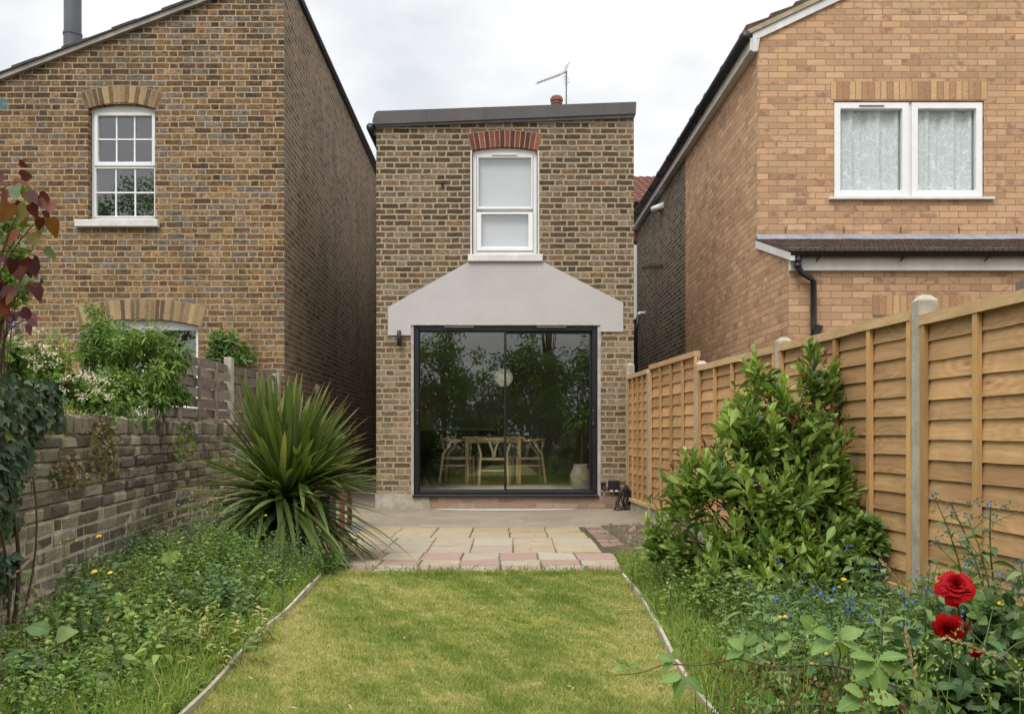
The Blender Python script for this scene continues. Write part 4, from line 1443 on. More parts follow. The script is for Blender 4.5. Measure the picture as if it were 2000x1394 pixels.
# edging boards
for side, fn, label, ys in ((0, el, 'pale timber edging strip along the left side of the lawn', (2.6, 6.2)), (1, er, 'pale timber edging strip along the right side of the lawn', (2.6, 6.0))):
    mb = MB()
    n = 16
    for i in range(n):
        a = ys[0] + (ys[1] - ys[0]) * i / n; b = ys[0] + (ys[1] - ys[0]) * (i + 1) / n
        mb.ti = .3 + .3 * (i // 6)
        w = .008
        wob = lambda y: .012 * math.sin(y * 2.7 + side)
        za, zb2 = .020 + .008 * math.sin(a * 5), .020 + .008 * math.sin(b * 5)
        mb.hexa([(fn(a) - w + wob(a), a, -.05), (fn(a) + w + wob(a), a, -.05), (fn(b) + w + wob(b), b, -.05), (fn(b) - w + wob(b), b, -.05),
                 (fn(a) - w + wob(a), a, za), (fn(a) + w + wob(a), a, za), (fn(b) + w + wob(b), b, zb2), (fn(b) - w + wob(b), b, zb2)])
    o = mb.build('edging_strip', M['edging'])
    setp(o, label, 'edging', 'lawn edging strips')

# ================================================================== TIMBER FENCE (right)
fn_ = Vector((-1, -.0882, 0)).normalized()      # towards the garden
fd = Vector((-.0882, 1, 0)).normalized()


def FP(y, off, z):
    return Vector((fence_x(y), y, 0)) + fn_ * off + Vector((0, 0, z))


fence = thing('timber_fence', (fence_x(7), 7, 0), 'new honey coloured lap panel fence with concrete posts along the right side', 'fence')
posts = [(11.22, Z_(709, 11.22)), (10.06, Z_(722, 10.06)), (8.21, Z_(705, 8.21)), (6.285, Z_(659, 6.285)), (4.47, Z_(577, 4.47)), (2.62, 1.68), (.77, 1.66)]
for y, zt in posts:
    mb = MB()
    h = .05
    c1 = .016
    # plan with chamfered garden-side corners
    plan = [(-h, -.055), (-h, .04 - c1), (-h + c1, .04), (h - c1, .04), (h, .04 - c1), (h, -.055)]
    def pp(a, b, z): 
        q = FP(y, 0, z) + fd * a + fn_ * b
        return (q.x, q.y, q.z)
    cen = (0, -.01)
    n = len(plan)
    for i in range(n):
        a, b = plan[i], plan[(i + 1) % n]
        mb.face([pp(*a, -.1), pp(*a, zt - .03), pp(*b, zt - .03), pp(*b, -.1)])
        a2 = (a[0] * .45, a[1] * .45 - .005); b2 = (b[0] * .45, b[1] * .45 - .005)
        mb.face([pp(*a, zt - .03), pp(*a2, zt), pp(*b2, zt), pp(*b, zt - .03)])
    mb.face([pp(a[0] * .45, a[1] * .45 - .005, zt) for a in plan][::-1])
    mb.build('concrete_post', M['post'], fence)
tops = [1.722, 1.758, 1.612, 1.610, 1.570, 1.57]
rnd = random.Random(21)
for k in range(6):
    yb_, ya_ = posts[k][0] - .045, posts[k + 1][0] + .045
    zt = tops[k]
    zb0 = .15
    MBb = MB()
    nb = 14
    pitch = (zt - .02 - zb0) / nb
    for i in range(nb):
        z0 = zb0 + i * pitch - .012
        z1 = z0 + pitch + .03
        MBb.ti = rnd.random()
        ns = 12
        j = [rnd.uniform(-.0018, .0018) for _ in range(ns + 1)]
        tilt = rnd.uniform(-.003, .003)
        for s in range(ns):
            ua, ub = s / ns, (s + 1) / ns
            y0 = ya_ + (yb_ - ya_) * ua; y1 = ya_ + (yb_ - ya_) * ub
            za = z0 + j[s] + tilt * ua; zbb = z0 + j[s + 1] + tilt * ub
            A = [FP(y0, .004, za), FP(y1, .004, zbb), FP(y1, .018, zbb), FP(y0, .018, za)]
            B = [FP(y0, -.006, z1), FP(y1, -.006, z1), FP(y1, .002, z1), FP(y0, .002, z1)]
            MBb.hexa([A[3], A[2], A[1], A[0], B[3], B[2], B[1], B[0]])
    panel = MBb.build('fence_panel', M['pine'], fence)
    # battens
    for i in range(5):
        u = (i / 4)
        w = .019
        yy = ya_ + w + (yb_ - ya_ - 2 * w) * u
        mb = MB(); mb.ti = rnd.random()
        A = [FP(yy - w, .018, zb0 - .02), FP(yy + w, .018, zb0 - .02), FP(yy + w, .042, zb0 - .02), FP(yy - w, .042, zb0 - .02)]
        B = [q + Vector((0, 0, zt - zb0 - .03)) for q in A]
        mb.hexa([A[3], A[2], A[1], A[0], B[3], B[2], B[1], B[0]])
        mb.build('batten', M['pine_v'], panel)
    for z0, z1, nm, o1 in ((zt - .052, zt, 'top_rail', .048), (zb0 - .03, zb0 + .012, 'bottom_rail', .046)):
        mb = MB(); mb.ti = rnd.random()
        ns = 6
        dz = [rnd.uniform(-.003, .003) for _ in range(ns + 1)]
        for s in range(ns):
            y0 = ya_ + (yb_ - ya_) * s / ns; y1 = ya_ + (yb_ - ya_) * (s + 1) / ns
            mb.hexa([FP(y0, o1, z0 + dz[s]), FP(y1, o1, z0 + dz[s + 1]), FP(y1, -.012, z0 + dz[s + 1]), FP(y0, -.012, z0 + dz[s]),
                     FP(y0, o1, z1 + dz[s]), FP(y1, o1, z1 + dz[s + 1]), FP(y1, -.012, z1 + dz[s + 1]), FP(y0, -.012, z1 + dz[s])])
        mb.build(nm, M['pine_rail'], panel)
    mb = MB()
    mb.hexa([FP(ya_ - .02, .02, -.1), FP(yb_ + .02, .02, -.1), FP(yb_ + .02, -.03, -.1), FP(ya_ - .02, -.03, -.1),
             FP(ya_ - .02, .02, zb0 - .03), FP(yb_ + .02, .02, zb0 - .03), FP(yb_ + .02, -.03, zb0 - .03), FP(ya_ - .02, -.03, zb0 - .03)])
    mb.build('gravel_board', M['post'], fence)
t = thing('fence_post', (2.5, 4.1, 0), 'old grey timber post end showing above the fence at the right edge', 'post')
mb = MB(); mb.ti = .2
c = W(1996, 560, 5.2)
mb.box(c.x - .01, c.x + .09, 5.15, 5.25, 0, Z_(549, 5.2))
mb.build('post_shaft', M['grey_wood_v'], t)

# ================================================================== NEIGHBOUR'S WOVEN FENCE (left)
lf = thing('woven_fence', (-3, 9, 0), 'weathered grey woven slat fence with concrete posts behind the garden wall', 'fence')
lp = [(X_(303, 7.3), 7.3, Z_(640, 7.3)), (X_(448, 9.25), 9.25, Z_(698, 9.25)), (X_(541, 11.0), 11.0, Z_(729, 11.0))]
for x, y, zt in lp:
    MB().bbox(x - .045, x + .035, y - .045, y + .045, 0, zt, .006).build('concrete_post', M['post'], lf)
rnd = random.Random(8)
for (xa, ya, _), (xb, yb3, _) in zip(lp[:-1], lp[1:]):
    mb = MB()
    zt = 1.70
    ptch = .098
    for i in range(11):
        z1 = zt - i * ptch
        z0 = z1 - .082
        mb.ti = rnd.random()
        nn = 12
        for s in range(nn):
            u0, u1 = s / nn, (s + 1) / nn
            off = lambda u: .016 * math.cos(u * 4 * math.pi) * (1 if i % 2 else -1)
            y0, y1 = ya + .05 + (yb3 - ya - .1) * u0, ya + .05 + (yb3 - ya - .1) * u1
            x0, x1 = xa + (xb - xa) * u0 + off(u0), xa + (xb - xa) * u1 + off(u1)
            sg = -.03 * math.sin(u0 * 3.1)
            mb.hexa([(x0 - .004, y0, z0), (x0 + .004, y0, z0), (x1 + .004, y1, z0), (x1 - .004, y1, z0), (x0 - .004, y0, z1), (x0 + .004, y0, z1), (x1 + .004, y1, z1), (x1 - .004, y1, z1)])
    pn = mb.build('woven_panel', M['grey_wood'], lf)
    for u in (.25, .5, .75):
        y0 = ya + (yb3 - ya) * u; x0 = xa + (xb - xa) * u
        mb = MB(); mb.ti = rnd.random()
        mb.box(x0 + .018, x0 + .036, y0 - .018, y0 + .018, .6, zt - .01)
        mb.build('batten', M['grey_wood_v'], pn)

# ================================================================== GARDEN WALL (left)
gw = thing('garden_wall', (-2.5, 6, 0), 'low mossy old brick garden wall with brick on edge coping on the left', 'wall')
rnd = random.Random(31)
def wd(y):
    d = Vector((wall_x(y + .05) - wall_x(y - .05), .1, 0)).normalized()
    return d, Vector((d.y, -d.x, 0))


WT = 1.075


def wp(y, off, z):
    d, n_ = wd(y)
    q = Vector((wall_x(y), y, z)) + n_ * off
    return (q.x, q.y, q.z)


def wbrick(mb, y0, y1, z0, z1, out, back=-.2, ch=.007):
    mb.ti = rnd.random()
    j = lambda s=.003: rnd.uniform(-s, s)
    o = [out + j(.005) for _ in range(4)]
    A = [(y0 + j(), z0 + j()), (y1 + j(), z0 + j()), (y1 + j(), z1 + j()), (y0 + j(), z1 + j())]
    cy, cz = (y0 + y1) / 2, (z0 + z1) / 2
    B = [(a + (ch if a < cy else -ch), b + (ch if b < cz else -ch)) for a, b in A]
    fA = [wp(a, o[i] - ch, b) for i, (a, b) in enumerate(A)]
    fB = [wp(a, o[i], b) for i, (a, b) in enumerate(B)]
    bk = [wp(a, back, b) for a, b in A]
    for i in range(4):
        k = (i + 1) % 4
        mb.face([fA[i], fA[k], fB[k], fB[i]])
        mb.face([bk[i], bk[k], fA[k], fA[i]])
    mb.face(fB)
    mb.face(bk[::-1])


mb, mc = MB(), MB()
yS, yE2 = 1.6, 11.04
rows = 13
zc = WT - .118
cs = zc / rows
for r in range(rows):
    y = yS + rnd.uniform(0, .1)
    z0, z1 = r * cs, (r + 1) * cs
    eroded = r >= rows - 6
    g = .0095 if not eroded else .007
    k = rnd.randint(0, 1)
    while y < yE2:
        L = .225 if (k % 2 == 0 or eroded and rnd.random() < .6) else .112
        k += 1
        y1 = min(y + L + rnd.uniform(-.006, .006), yE2)
        out = rnd.uniform(.0005, .004) if not eroded else rnd.uniform(-.007, .010)
        wbrick(mb, y + g, y1 - g, z0 + g, z1 - g, out, ch=.0025 if not eroded else .009)
        y = y1
y = yS
while y < yE2:
    L = .112 + rnd.uniform(-.012, .015)
    y1 = min(y + L, yE2)
    wbrick(mc, y + .006, y1 - .005, zc + .006, WT + rnd.uniform(-.010, .008), rnd.uniform(-.01, .014), ch=.011)
    y = y1
mb.build('brickwork', M['old_brick'], gw)
mc.build('coping', M['old_brick'], gw)
mb = MB()
n = 60
for i in range(n):
    a = yS + (yE2 - yS) * i / n; b = yS + (yE2 - yS) * (i + 1) / n
    for z0, z1, o in ((0, zc - 6 * cs, -.0015), (zc - 6 * cs, zc + .01, -.016), (zc + .01, WT - .02, -.016)):
        mb.hexa([wp(a, o, z0), wp(b, o, z0), wp(b, -.19, z0), wp(a, -.19, z0), wp(a, o, z1), wp(b, o, z1), wp(b, -.19, z1), wp(a, -.19, z1)])
mb.build('mortar', M['old_mortar'], gw)

# ---- small things near the alley
t = thing('rusty_stand', (X_(672, 8.6), 8.6, 0), 'rust brown metal stand with two square legs behind the spiky plant', 'stand')
for px, y in ((668, 8.55), (683, 9.15)):
    x = X_(px, y)
    MB().bbox(x - .022, x + .022, y - .022, y + .022, 0, Z_(918 if px < 670 else 922, y), .004).build('leg', M['rust'], t)
for px, y in ((605, 8.55), (620, 9.15)):
    x = X_(px, y)
    MB().bbox(x - .022, x + .022, y - .022, y + .022, 0, Z_(920, y), .004).build('leg', M['rust'], t)
mb = MB()
z = Z_(915, 8.8)
mb.hexa([(X_(602, 8.5), 8.5, z), (X_(672, 8.5), 8.5, z), (X_(690, 9.2), 9.2, z), (X_(618, 9.2), 9.2, z), (X_(602, 8.5), 8.5, z + .035), (X_(672, 8.5), 8.5, z + .035), (X_(690, 9.2), 9.2, z + .035), (X_(618, 9.2), 9.2, z + .035)])
mb.build('top', M['rust'], t)
t = thing('storage_box', (X_(625, 9.3), 9.3, 0), 'dark plastic box on the ground behind the spiky plant', 'box')
x0, x1 = X_(588, 9.3), X_(645, 9.3)
MB().bbox(x0, x1, 9.25, 9.6, 0.005, .30, .01).build('box_body', M['blackplastic'], t)
MB().bbox(x0 - .01, x1 + .01, 9.24, 9.61, .30, .335, .008).build('lid', M['blackplastic'], t)
mb = MB()
mb.hexa([(*G(648, 1040), .004), (*G(700, 1040), .004), (*G(712, 1026), .004), (*G(660, 1026), .004), (*G(648, 1040), .010), (*G(700, 1040), .010), (*G(712, 1026), .010), (*G(660, 1026), .010)])
o = mb.build('drain_cover', M['lead']); setp(o, 'flat blue grey drain cover on the ground beside the rusty stand', 'drain')


# ================================================================== FOLIAGE TOOLS
def nrm(a):
    return a / np.maximum(np.linalg.norm(a, axis=-1, keepdims=True), 1e-9)


class Leaves:
    def __init__(s):
        s.V, s.Q, s.T, s.C, s.n = [], [], [], [], 0

    def add(s, tpl, P, D, N, S, tint, wide=1.0, droop=0.0):
        v, q, tr, st = tpl
        P = np.atleast_2d(P).astype(float); k = len(P)
        D = nrm(np.broadcast_to(np.asarray(D, float), (k, 3)))
        N = np.broadcast_to(np.asarray(N, float), (k, 3))
        X = nrm(np.cross(D, N + 1e-4))
        Z = np.cross(X, D)
        S = np.broadcast_to(np.asarray(S, float), (k,))[:, None, None]
        wide = np.broadcast_to(np.asarray(wide, float), (k,))[:, None, None]
        droop = np.broadcast_to(np.asarray(droop, float), (k,))[:, None]
        tint = np.broadcast_to(np.asarray(tint, float), (k,))
        co = P[:, None, :] + S * (v[None, :, 0:1] * wide * X[:, None, :] + v[None, :, 1:2] * D[:, None, :] + v[None, :, 2:3] * wide * Z[:, None, :])
        co[:, :, 2] -= (st[None, :, 1] ** 2) * droop * S[:, :, 0]
        m = len(v)
        off = s.n + np.arange(k)[:, None, None] * m
        s.V.append(co.reshape(-1, 3))
        if len(q): s.Q.append((q[None] + off).reshape(-1, 4))
        if len(tr): s.T.append((tr[None] + off).reshape(-1, 3))
        c = np.zeros((k, m, 4), np.float32)
        c[:, :, 0] = tint[:, None]
        c[:, :, 1] = st[None, :, 0]
        c[:, :, 2] = st[None, :, 1]
        c[:, :, 3] = 1
        s.C.append(c.reshape(-1, 4))
        s.n += k * m
        return s

    def tubes(s, A, B, r0, r1, tint=.5, bend=None, n=4, seg=3):
        """stems from A to B (N,3); bend: N,3 offset at the middle"""
        A, B = np.atleast_2d(A).astype(float), np.atleast_2d(B).astype(float)
        k = len(A)
        r0 = np.broadcast_to(r0, (k,)); r1 = np.broadcast_to(r1, (k,))
        bend = np.zeros((k, 3)) if bend is None else np.broadcast_to(bend, (k, 3))
        d = nrm(B - A)
        u = nrm(np.cross(d, np.array([.3, .9, .1])))
        w = np.cross(d, u)
        rings = []
        for i in range(seg + 1):
            t = i / seg
            c = A * (1 - t) + B * t + bend * (4 * t * (1 - t))
            r = (r0 * (1 - t) + r1 * t)[:, None, None]
            an = np.arange(n) * 2 * np.pi / n
            rings.append(c[:, None, :] + r * (np.cos(an)[None, :, None] * u[:, None, :] + np.sin(an)[None, :, None] * w[:, None, :]))
        V = np.concatenate(rings, axis=1)          # k, (seg+1)*n, 3
        q = []
        for i in range(seg):
            for j in range(n):
                j2 = (j + 1) % n
                q.append([i * n + j, i * n + j2, (i + 1) * n + j2, (i + 1) * n + j])
        q = np.array(q)
        m = V.shape[1]
        s.V.append(V.reshape(-1, 3))
        s.Q.append((q[None] + s.n + np.arange(k)[:, None, None] * m).reshape(-1, 4))
        c = np.zeros((k * m, 4), np.float32)
        c[:, 0] = np.repeat(np.broadcast_to(tint, (k,)), m); c[:, 1] = .5; c[:, 3] = 1
        s.C.append(c)
        s.n += k * m
        return s

    def build(s, name, mat, parent=None, smooth=True):
        V = np.concatenate(s.V)
        Q = np.concatenate(s.Q) if s.Q else np.zeros((0, 4), int)
        T = np.concatenate(s.T) if s.T else np.zeros((0, 3), int)
        me = bpy.data.meshes.new(name)
        me.vertices.add(len(V))
        me.vertices.foreach_set('co', V.astype(np.float32).ravel())
        nl = Q.size + T.size
        me.loops.add(nl)
        me.loops.foreach_set('vertex_index', np.concatenate([Q.ravel(), T.ravel()]).astype(np.int32))
        me.polygons.add(len(Q) + len(T))
        tot = np.concatenate([np.full(len(Q), 4), np.full(len(T), 3)]).astype(np.int32)
        me.polygons.foreach_set('loop_start', np.concatenate([[0], np.cumsum(tot)[:-1]]).astype(np.int32))
        me.polygons.foreach_set('loop_total', tot)
        me.update(calc_edges=True)
        me.validate()
        at = me.attributes.new('tint', 'FLOAT_COLOR', 'POINT')
        at.data.foreach_set('color', np.concatenate(s.C).ravel())
        return link(name, me, mat, parent, smooth)


def strip(ws, fold=.25, droop=.15, twist=0.0, flat2=False):
    """leaf strip; ws = half widths along the length"""
    n = len(ws) - 1
    v, st = [], []
    cols = 2 if flat2 else 3
    for i, w in enumerate(ws):
        t = i / n
        z = -droop * t * t
        if flat2:
            v += [(-w, t, z), (w, t, z)]; st += [(-1, t), (1, t)]
        else:
            v += [(-w, t, z + fold * w), (0, t, z), (w, t, z + fold * w)]; st += [(-1, t), (0, t), (1, t)]
    q = []
    for i in range(n):
        for c in range(cols - 1):
            a = i * cols + c
            q.append([a, a + 1, a + 1 + cols, a + cols])
    return np.array(v, float), np.array(q), np.zeros((0, 3), int), np.array(st, float)


def fan(out, cz=-.03, cy=.4):
    """flat leaf from an outline fanned round its centre"""
    v = [(0, cy, cz)] + [(x, y, .10 * abs(x)) for x, y in out]
    st = [(0, cy)] + [(x / max(.01, max(abs(p[0]) for p in out)), max(0, y)) for x, y in out]
    n = len(out)
    tr = [[0, 1 + i, 1 + (i + 1) % n] for i in range(n)]
    return np.array(v, float), np.zeros((0, 4), int), np.array(tr), np.array(st, float)


def sym(h): return h + [(-x, y) for x, y in reversed(h) if abs(x) > 1e-6]


T_OB = strip([.02, .06, .13, .18, .16, .03], .3, .18)             # obovate shrub leaf
T_LANCE = strip([.02, .10, .13, .09, .005], .3, .2)
T_OVATE = strip([.04, .24, .27, .17, .01], .22, .22)
T_TINY = strip([.05, .26, .02], .25, .1)
T_BLADE = strip([.5, .42, .02], 0, 0, flat2=True)
T_BLADE1 = (np.array([(-.5, 0, 0), (.5, 0, 0), (0, 1, 0)], float), np.zeros((0, 4), int), np.array([[0, 1, 2]]), np.array([(-1, 0), (1, 0), (0, 1)], float))
T_SWORD = strip([.7, .9, 1.0, 1.0, .95, .8, .55, .05], .35, 0)
T_SERR = strip([.03, .20, .17, .29, .25, .33, .27, .30, .22, .22, .14, .12, .01], .14, .12)
T_HEART = fan(sym([(0, .06), (.16, -.03), (.33, .02), (.44, .18), (.46, .38), (.38, .58), (.22, .80), (.08, .94), (0, 1.0)]), -.05, .4)
T_IVY = fan(sym([(0, .05), (.14, -.10), (.30, -.02), (.42, .12), (.56, .30), (.30, .40), (.24, .52), (.12, .80), (0, 1.0)]), -.02, .32)
T_LOBE = fan(sym([(0, .0), (.12, -.04), (.40, .02), (.30, .18), (.56, .42), (.32, .42), (.34, .62), (.16, .60), (.10, .82), (0, 1.0)]), -.02, .34)
T_FL5 = fan([(r * math.cos(a), .0 + r * math.sin(a)) for i in range(10) for r, a in [((1.0 if i % 2 == 0 else .45), 2 * math.pi * i / 10)]], -.25, 0)
T_FL12 = fan([(r * math.cos(a), .0 + r * math.sin(a)) for i in range(24) for r, a in [((1.0 if i % 2 == 0 else .62), 2 * math.pi * i / 24)]], -.15, 0)
UP = np.array([0, 0, 1.0])


def rdir(n, up=0.0, rng=RNG):
    d = rng.normal(size=(n, 3))
    d = nrm(d)
    d[:, 2] += up
    return nrm(d)


def herbs(L, S, P, h, K, tpl, size, elev=(.1, .7), tilt=.25, tint=(0, 1), stem_r=.0022, top_small=.55, whorl=None, droop=.2, rng=RNG, start=.12, sbend=.12):
    """upright leafy stems at points P (N,3): K leaves each"""
    P = np.atleast_2d(P); n = len(P)
    h = np.broadcast_to(h, (n,)); size = np.broadcast_to(size, (n,))
    lean = rng.normal(size=(n, 3)) * tilt; lean[:, 2] = 1; lean = nrm(lean)
    tip = P + lean * h[:, None]
    bend = rng.normal(size=(n, 3)) * (sbend * h[:, None]) * np.array([1, 1, .1])
    if S is not None:
        S.tubes(P, tip, stem_r, stem_r * .5, bend=bend * .5)
    t0 = rng.uniform(*tint, size=n)
    ph = rng.uniform(0, 6.28, n)
    for k in range(K):
        u = start + (1 - start) * (k + .6) / K
        c = P * (1 - u) + tip * u + bend * .5 * (4 * u * (1 - u))
        az = ph + k * 2.4 + rng.normal(size=n) * .3
        el_ = rng.uniform(elev[0], elev[1], n) + .3 * (u > .85)
        d = np.stack([np.cos(az) * np.cos(el_), np.sin(az) * np.cos(el_), np.sin(el_)], 1)
        sz = size * (1 - (1 - top_small) * u) * rng.uniform(.75, 1.2, n)
        L.add(tpl, c, d, UP + rng.normal(size=(n, 3)) * .35, sz, np.clip(t0 + rng.normal(size=n) * .12, 0, 1), droop=droop)
    return tip


def shoots(L, tips, dirs, K, tpl, size, spread=(.25, 1.25), along=.12, tint=(0, 1), droop=.15, rng=RNG, tintfn=None):
    n = len(tips)
    dirs = nrm(dirs)
    a = nrm(np.cross(dirs, np.array([.21, .3, .9])))
    b = np.cross(dirs, a)
    ph = rng.uniform(0, 6.28, n)
    t0 = rng.uniform(*tint, size=n) if tintfn is None else tintfn
    for k in range(K):
        u = k / max(1, K - 1)
        ang = spread[0] + (spread[1] - spread[0]) * u + rng.normal(size=n) * .12
        az = ph + 2.4 * k + rng.normal(size=n) * .25
        r = np.cos(az)[:, None] * a + np.sin(az)[:, None] * b
        d = dirs * np.cos(ang)[:, None] + r * np.sin(ang)[:, None]
        p = tips - dirs * (along * u)
        L.add(tpl, p, d, dirs + r * -.4 + rng.normal(size=(n, 3)) * .15, size * rng.uniform(.7, 1.15, n) * (.75 + .3 * min(1, 2 * u)),
              np.clip(t0 + (1 - u) * .12 + rng.normal(size=n) * .10, 0, 1), droop=droop)


def blob_points(blobs, n, rng=RNG, shell=.55):
    """blobs: (px,py,Y,rpx,rpy[,ry m]); returns points and outward directions"""
    vol = np.array([b[3] * b[4] for b in blobs], float); vol /= vol.sum()
    idx = rng.choice(len(blobs), n, p=vol)
    C = np.array([tuple(W(b[0], b[1], b[2])) for b in blobs])
    R = np.array([(b[3] / F * b[2], (b[5] if len(b) > 5 else .8 * b[3] / F * b[2]), b[4] / F * b[2]) for b in blobs])
    d = rdir(n, 0, rng)
    r = rng.uniform(shell, 1, n) ** .7
    off = d * r[:, None]
    P = C[idx] + off * R[idx]
    O = nrm(off / R[idx])
    return P, O


def bush(root, blobs, n, base, tpl, size, K, lmat, smat=None, up=.6, tint=(0, 1), along=.1, spread=(.25, 1.25), droop=.15, stem_r=.006, zmin=.02, seed=1, nstems=None, shell=.5, fname='foliage', xmax=None):
    rng = np.random.default_rng(seed)
    P, O = blob_points(blobs, n, rng, shell)
    P[:, 2] = np.maximum(P[:, 2], zmin)
    if xmax is not None:
        lim = np.array([xmax(y) for y in P[:, 1]])
        P[:, 0] = np.where(P[:, 0] > lim, lim - rng.uniform(0, .1, n), P[:, 0])
    D = nrm(O + np.array([0, 0, up]) + rng.normal(size=(n, 3)) * .25)
    L = Leaves()
    shoots(L, P, D, K, tpl, size, spread, along, tint, droop, rng)
    f = L.build(fname, lmat, root)
    if smat:
        S = Leaves()
        m = min(n, nstems or n)
        base = np.atleast_2d(base)
        B = base[rng.integers(0, len(base), m)] + rng.normal(size=(m, 3)) * np.array([.03, .03, 0])
        T = P[:m]
        bend = (T - B) * np.array([-.10, -.10, .08]) + rng.normal(size=(m, 3)) * .02
        S.tubes(B, T, stem_r, stem_r * .35, bend=bend, seg=5)
        S.build('branch', smat, root)
    return f, P


# leaf materials
G3 = lambda a, b, c, d=None: [(0, a), (.45, b), (.85, c), (1, d or c)]
M['lf_shrub'] = leaf_mat('glossy_shrub_leaf', G3((.065, .13, .024), (.15, .25, .045), (.28, .40, .075), (.40, .48, .13)), .25, .45, vein=(.32, .42, .15), spec=.3, tipc=(.16, .09, .05))
M['lf_dark'] = leaf_mat('dark_hedge_leaf', G3((0.0408, 0.0969, 0.0221), (0.0816, 0.1683, 0.0354), (0.1496, 0.255, 0.0575)), .25, .45)
M['lf_weed'] = leaf_mat('meadow_leaf', G3((0.076, 0.136, 0.033), (0.133, 0.224, 0.048), (0.2375, 0.344, 0.0825), (0.304, 0.4, 0.105)), .35, .5, spec=.22)
M['lf_weed2'] = leaf_mat('blue_green_leaf', G3((.055, .115, .038), (.105, .18, .06), (.18, .26, .09)), .3, .6, vein=(.20, .26, .12), spec=.25)
M['lf_grass'] = leaf_mat('lawn_blade', [(0, (.15, .22, .045)), (.3, (.28, .335, .085)), (.55, (.43, .42, .155)), (.78, (.56, .48, .25)), (1, (.64, .53, .33))], .38, .6, spec=.2)
M['lf_tall'] = leaf_mat('tall_grass_blade', [(0, (0.119, 0.195, 0.0375)), (.5, (0.221, 0.315, 0.0675)), (.8, (0.34, 0.39, 0.105)), (1, (0.646, 0.48, 0.24))], .4, .5, spec=.22)
M['lf_sword'] = leaf_mat('cordyline_leaf', G3((0.0612, 0.0986, 0.0264), (0.1156, 0.1682, 0.042), (0.2176, 0.2552, 0.09), (0.408, 0.3712, 0.156)), .25, .38, vein=(0.1904, 0.232, 0.072), tipc=(0.24, 0.16, 0.072), spec=.22)
M['lf_sword_dead'] = leaf_mat('dry_sword_leaf', G3((.07, .07, .035), (.12, .12, .055), (.22, .19, .09)), .2, .6)
M['lf_ivy'] = leaf_mat('ivy_leaf', G3((.012, .030, .013), (.026, .058, .020), (.07, .125, .03), (.17, .23, .05)), .12, .5, vein=(.08, .12, .05), spec=.3)
M['lf_jas'] = leaf_mat('bright_climber_leaf', G3((.045, .095, .018), (.095, .175, .028), (.18, .28, .05), (.27, .36, .07)), .33, .45, spec=.22)
M['lf_purple'] = leaf_mat('purple_bronze_leaf', [(0, (.050, .012, .014)), (.3, (.11, .028, .020)), (.5, (.19, .060, .020)), (.72, (.15, .13, .028)), (1, (.12, .17, .07))], .35, .5, spec=.2)
M['lf_bramble'] = leaf_mat('bramble_leaf', G3((0.1013, 0.182, 0.0455), (0.1553, 0.26, 0.065), (0.2228, 0.338, 0.0975)), .35, .55, vein=(0.27, 0.364, 0.143), spec=.22)
M['lf_rose'] = leaf_mat('rose_leaf', G3((0.036, 0.0765, 0.0288), (0.0684, 0.1275, 0.0416), (0.126, 0.1955, 0.056)), .2, .4, vein=(0.144, 0.187, 0.08), spec=.22)
M['lf_red'] = leaf_mat('reddish_herb_leaf', [(0, (0.14, 0.049, 0.026)), (.4, (0.196, 0.14, 0.039)), (1, (0.154, 0.266, 0.052))], .35, .5)
M['lf_sage'] = leaf_mat('sage_leaf', G3((.10, .12, .075), (.15, .18, .11), (.22, .25, .16)), .25, .7)
M['lf_straw'] = leaf_mat('dry_straw', G3((.30, .22, .12), (.42, .32, .17), (.5, .40, .24)), .3, .7)
M['lf_tree'] = leaf_mat('garden_tree_leaf', G3((0.066, 0.143, 0.033), (0.132, 0.264, 0.055), (0.242, 0.418, 0.088)), .35, .5)
for nm, a, b in (('blue', (.05, .115, .50), (.10, .19, .66)), ('white', (.62, .54, .46), (.78, .70, .62)), ('yellow', (.70, .42, .01), (.80, .58, .03)), ('pink', (.42, .14, .32), (.60, .30, .50)), ('pale', (.50, .42, .50), (.66, .58, .62))):
    M['fl_' + nm] = leaf_mat(nm + '_petal', [(0, a), (1, b)], .3, .6)
M['fl_red'] = leaf_mat('rose_petal', [(0, (.16, .001, .003)), (.5, (.32, .002, .005)), (1, (.44, .004, .008))], .25, .65, spec=.15)
M['fl_dead'] = leaf_mat('faded_petal', [(0, (.16, .03, .025)), (1, (.32, .14, .08))], .3, .7)

# ================================================================== LAWN GRASS
rng = np.random.default_rng(5)


def patch(x, y, s=1.0):
    return .5 + .5 * (np.sin(x * 2.1 * s + 1.3 * np.sin(y * 1.7 * s)) * np.sin(y * 2.6 * s + 1.1 * np.sin(x * 1.9 * s + 2)) * .6 + .4 * np.sin(x * 6.3 * s + y * 5.1 * s + 2 * np.sin(x * 3.3 * s)))


N = 260000
y = 2.55 * (YP0 / 2.55) ** rng.uniform(0, 1, N)
y = np.where(rng.random(N) < .05, rng.uniform(5.8, 6.16, N), y)
xl = LB[0][0] + (LB[1][0] - LB[0][0]) * (y - LB[0][1]) / (LB[1][1] - LB[0][1]) - .02
xr = RB[0][0] + (RB[1][0] - RB[0][0]) * (y - RB[0][1]) / (RB[1][1] - RB[0][1]) + .02
x = xl + (xr - xl) * rng.uniform(0, 1, N)
pt = patch(x * 1.5, y * .75)
edge = np.clip(1 - np.minimum((x - xl) * .8, xr - x) / .42, 0, 1)
fp = .8 * (patch(x * 1.5, y * .9, 3.1) - .5) + .6 * (patch(x + 5, y + 3, 7.3) - .5) + .5 * (patch(x * 1.3 + 2, y, 14.) - .5)
dry = np.clip(.10 + .50 * fp + .36 * pt * pt + .36 * edge * rng.random(N) + .25 * np.exp(-((y - 3.4) / .5) ** 2) * rng.random(N) + rng.normal(size=N) * .22 + .08, 0, 1)
h = rng.uniform(.008, .026, N) * (1 - .4 * fp) * (1 + .5 * (pt < .35) + .8 * (y > 6.0))
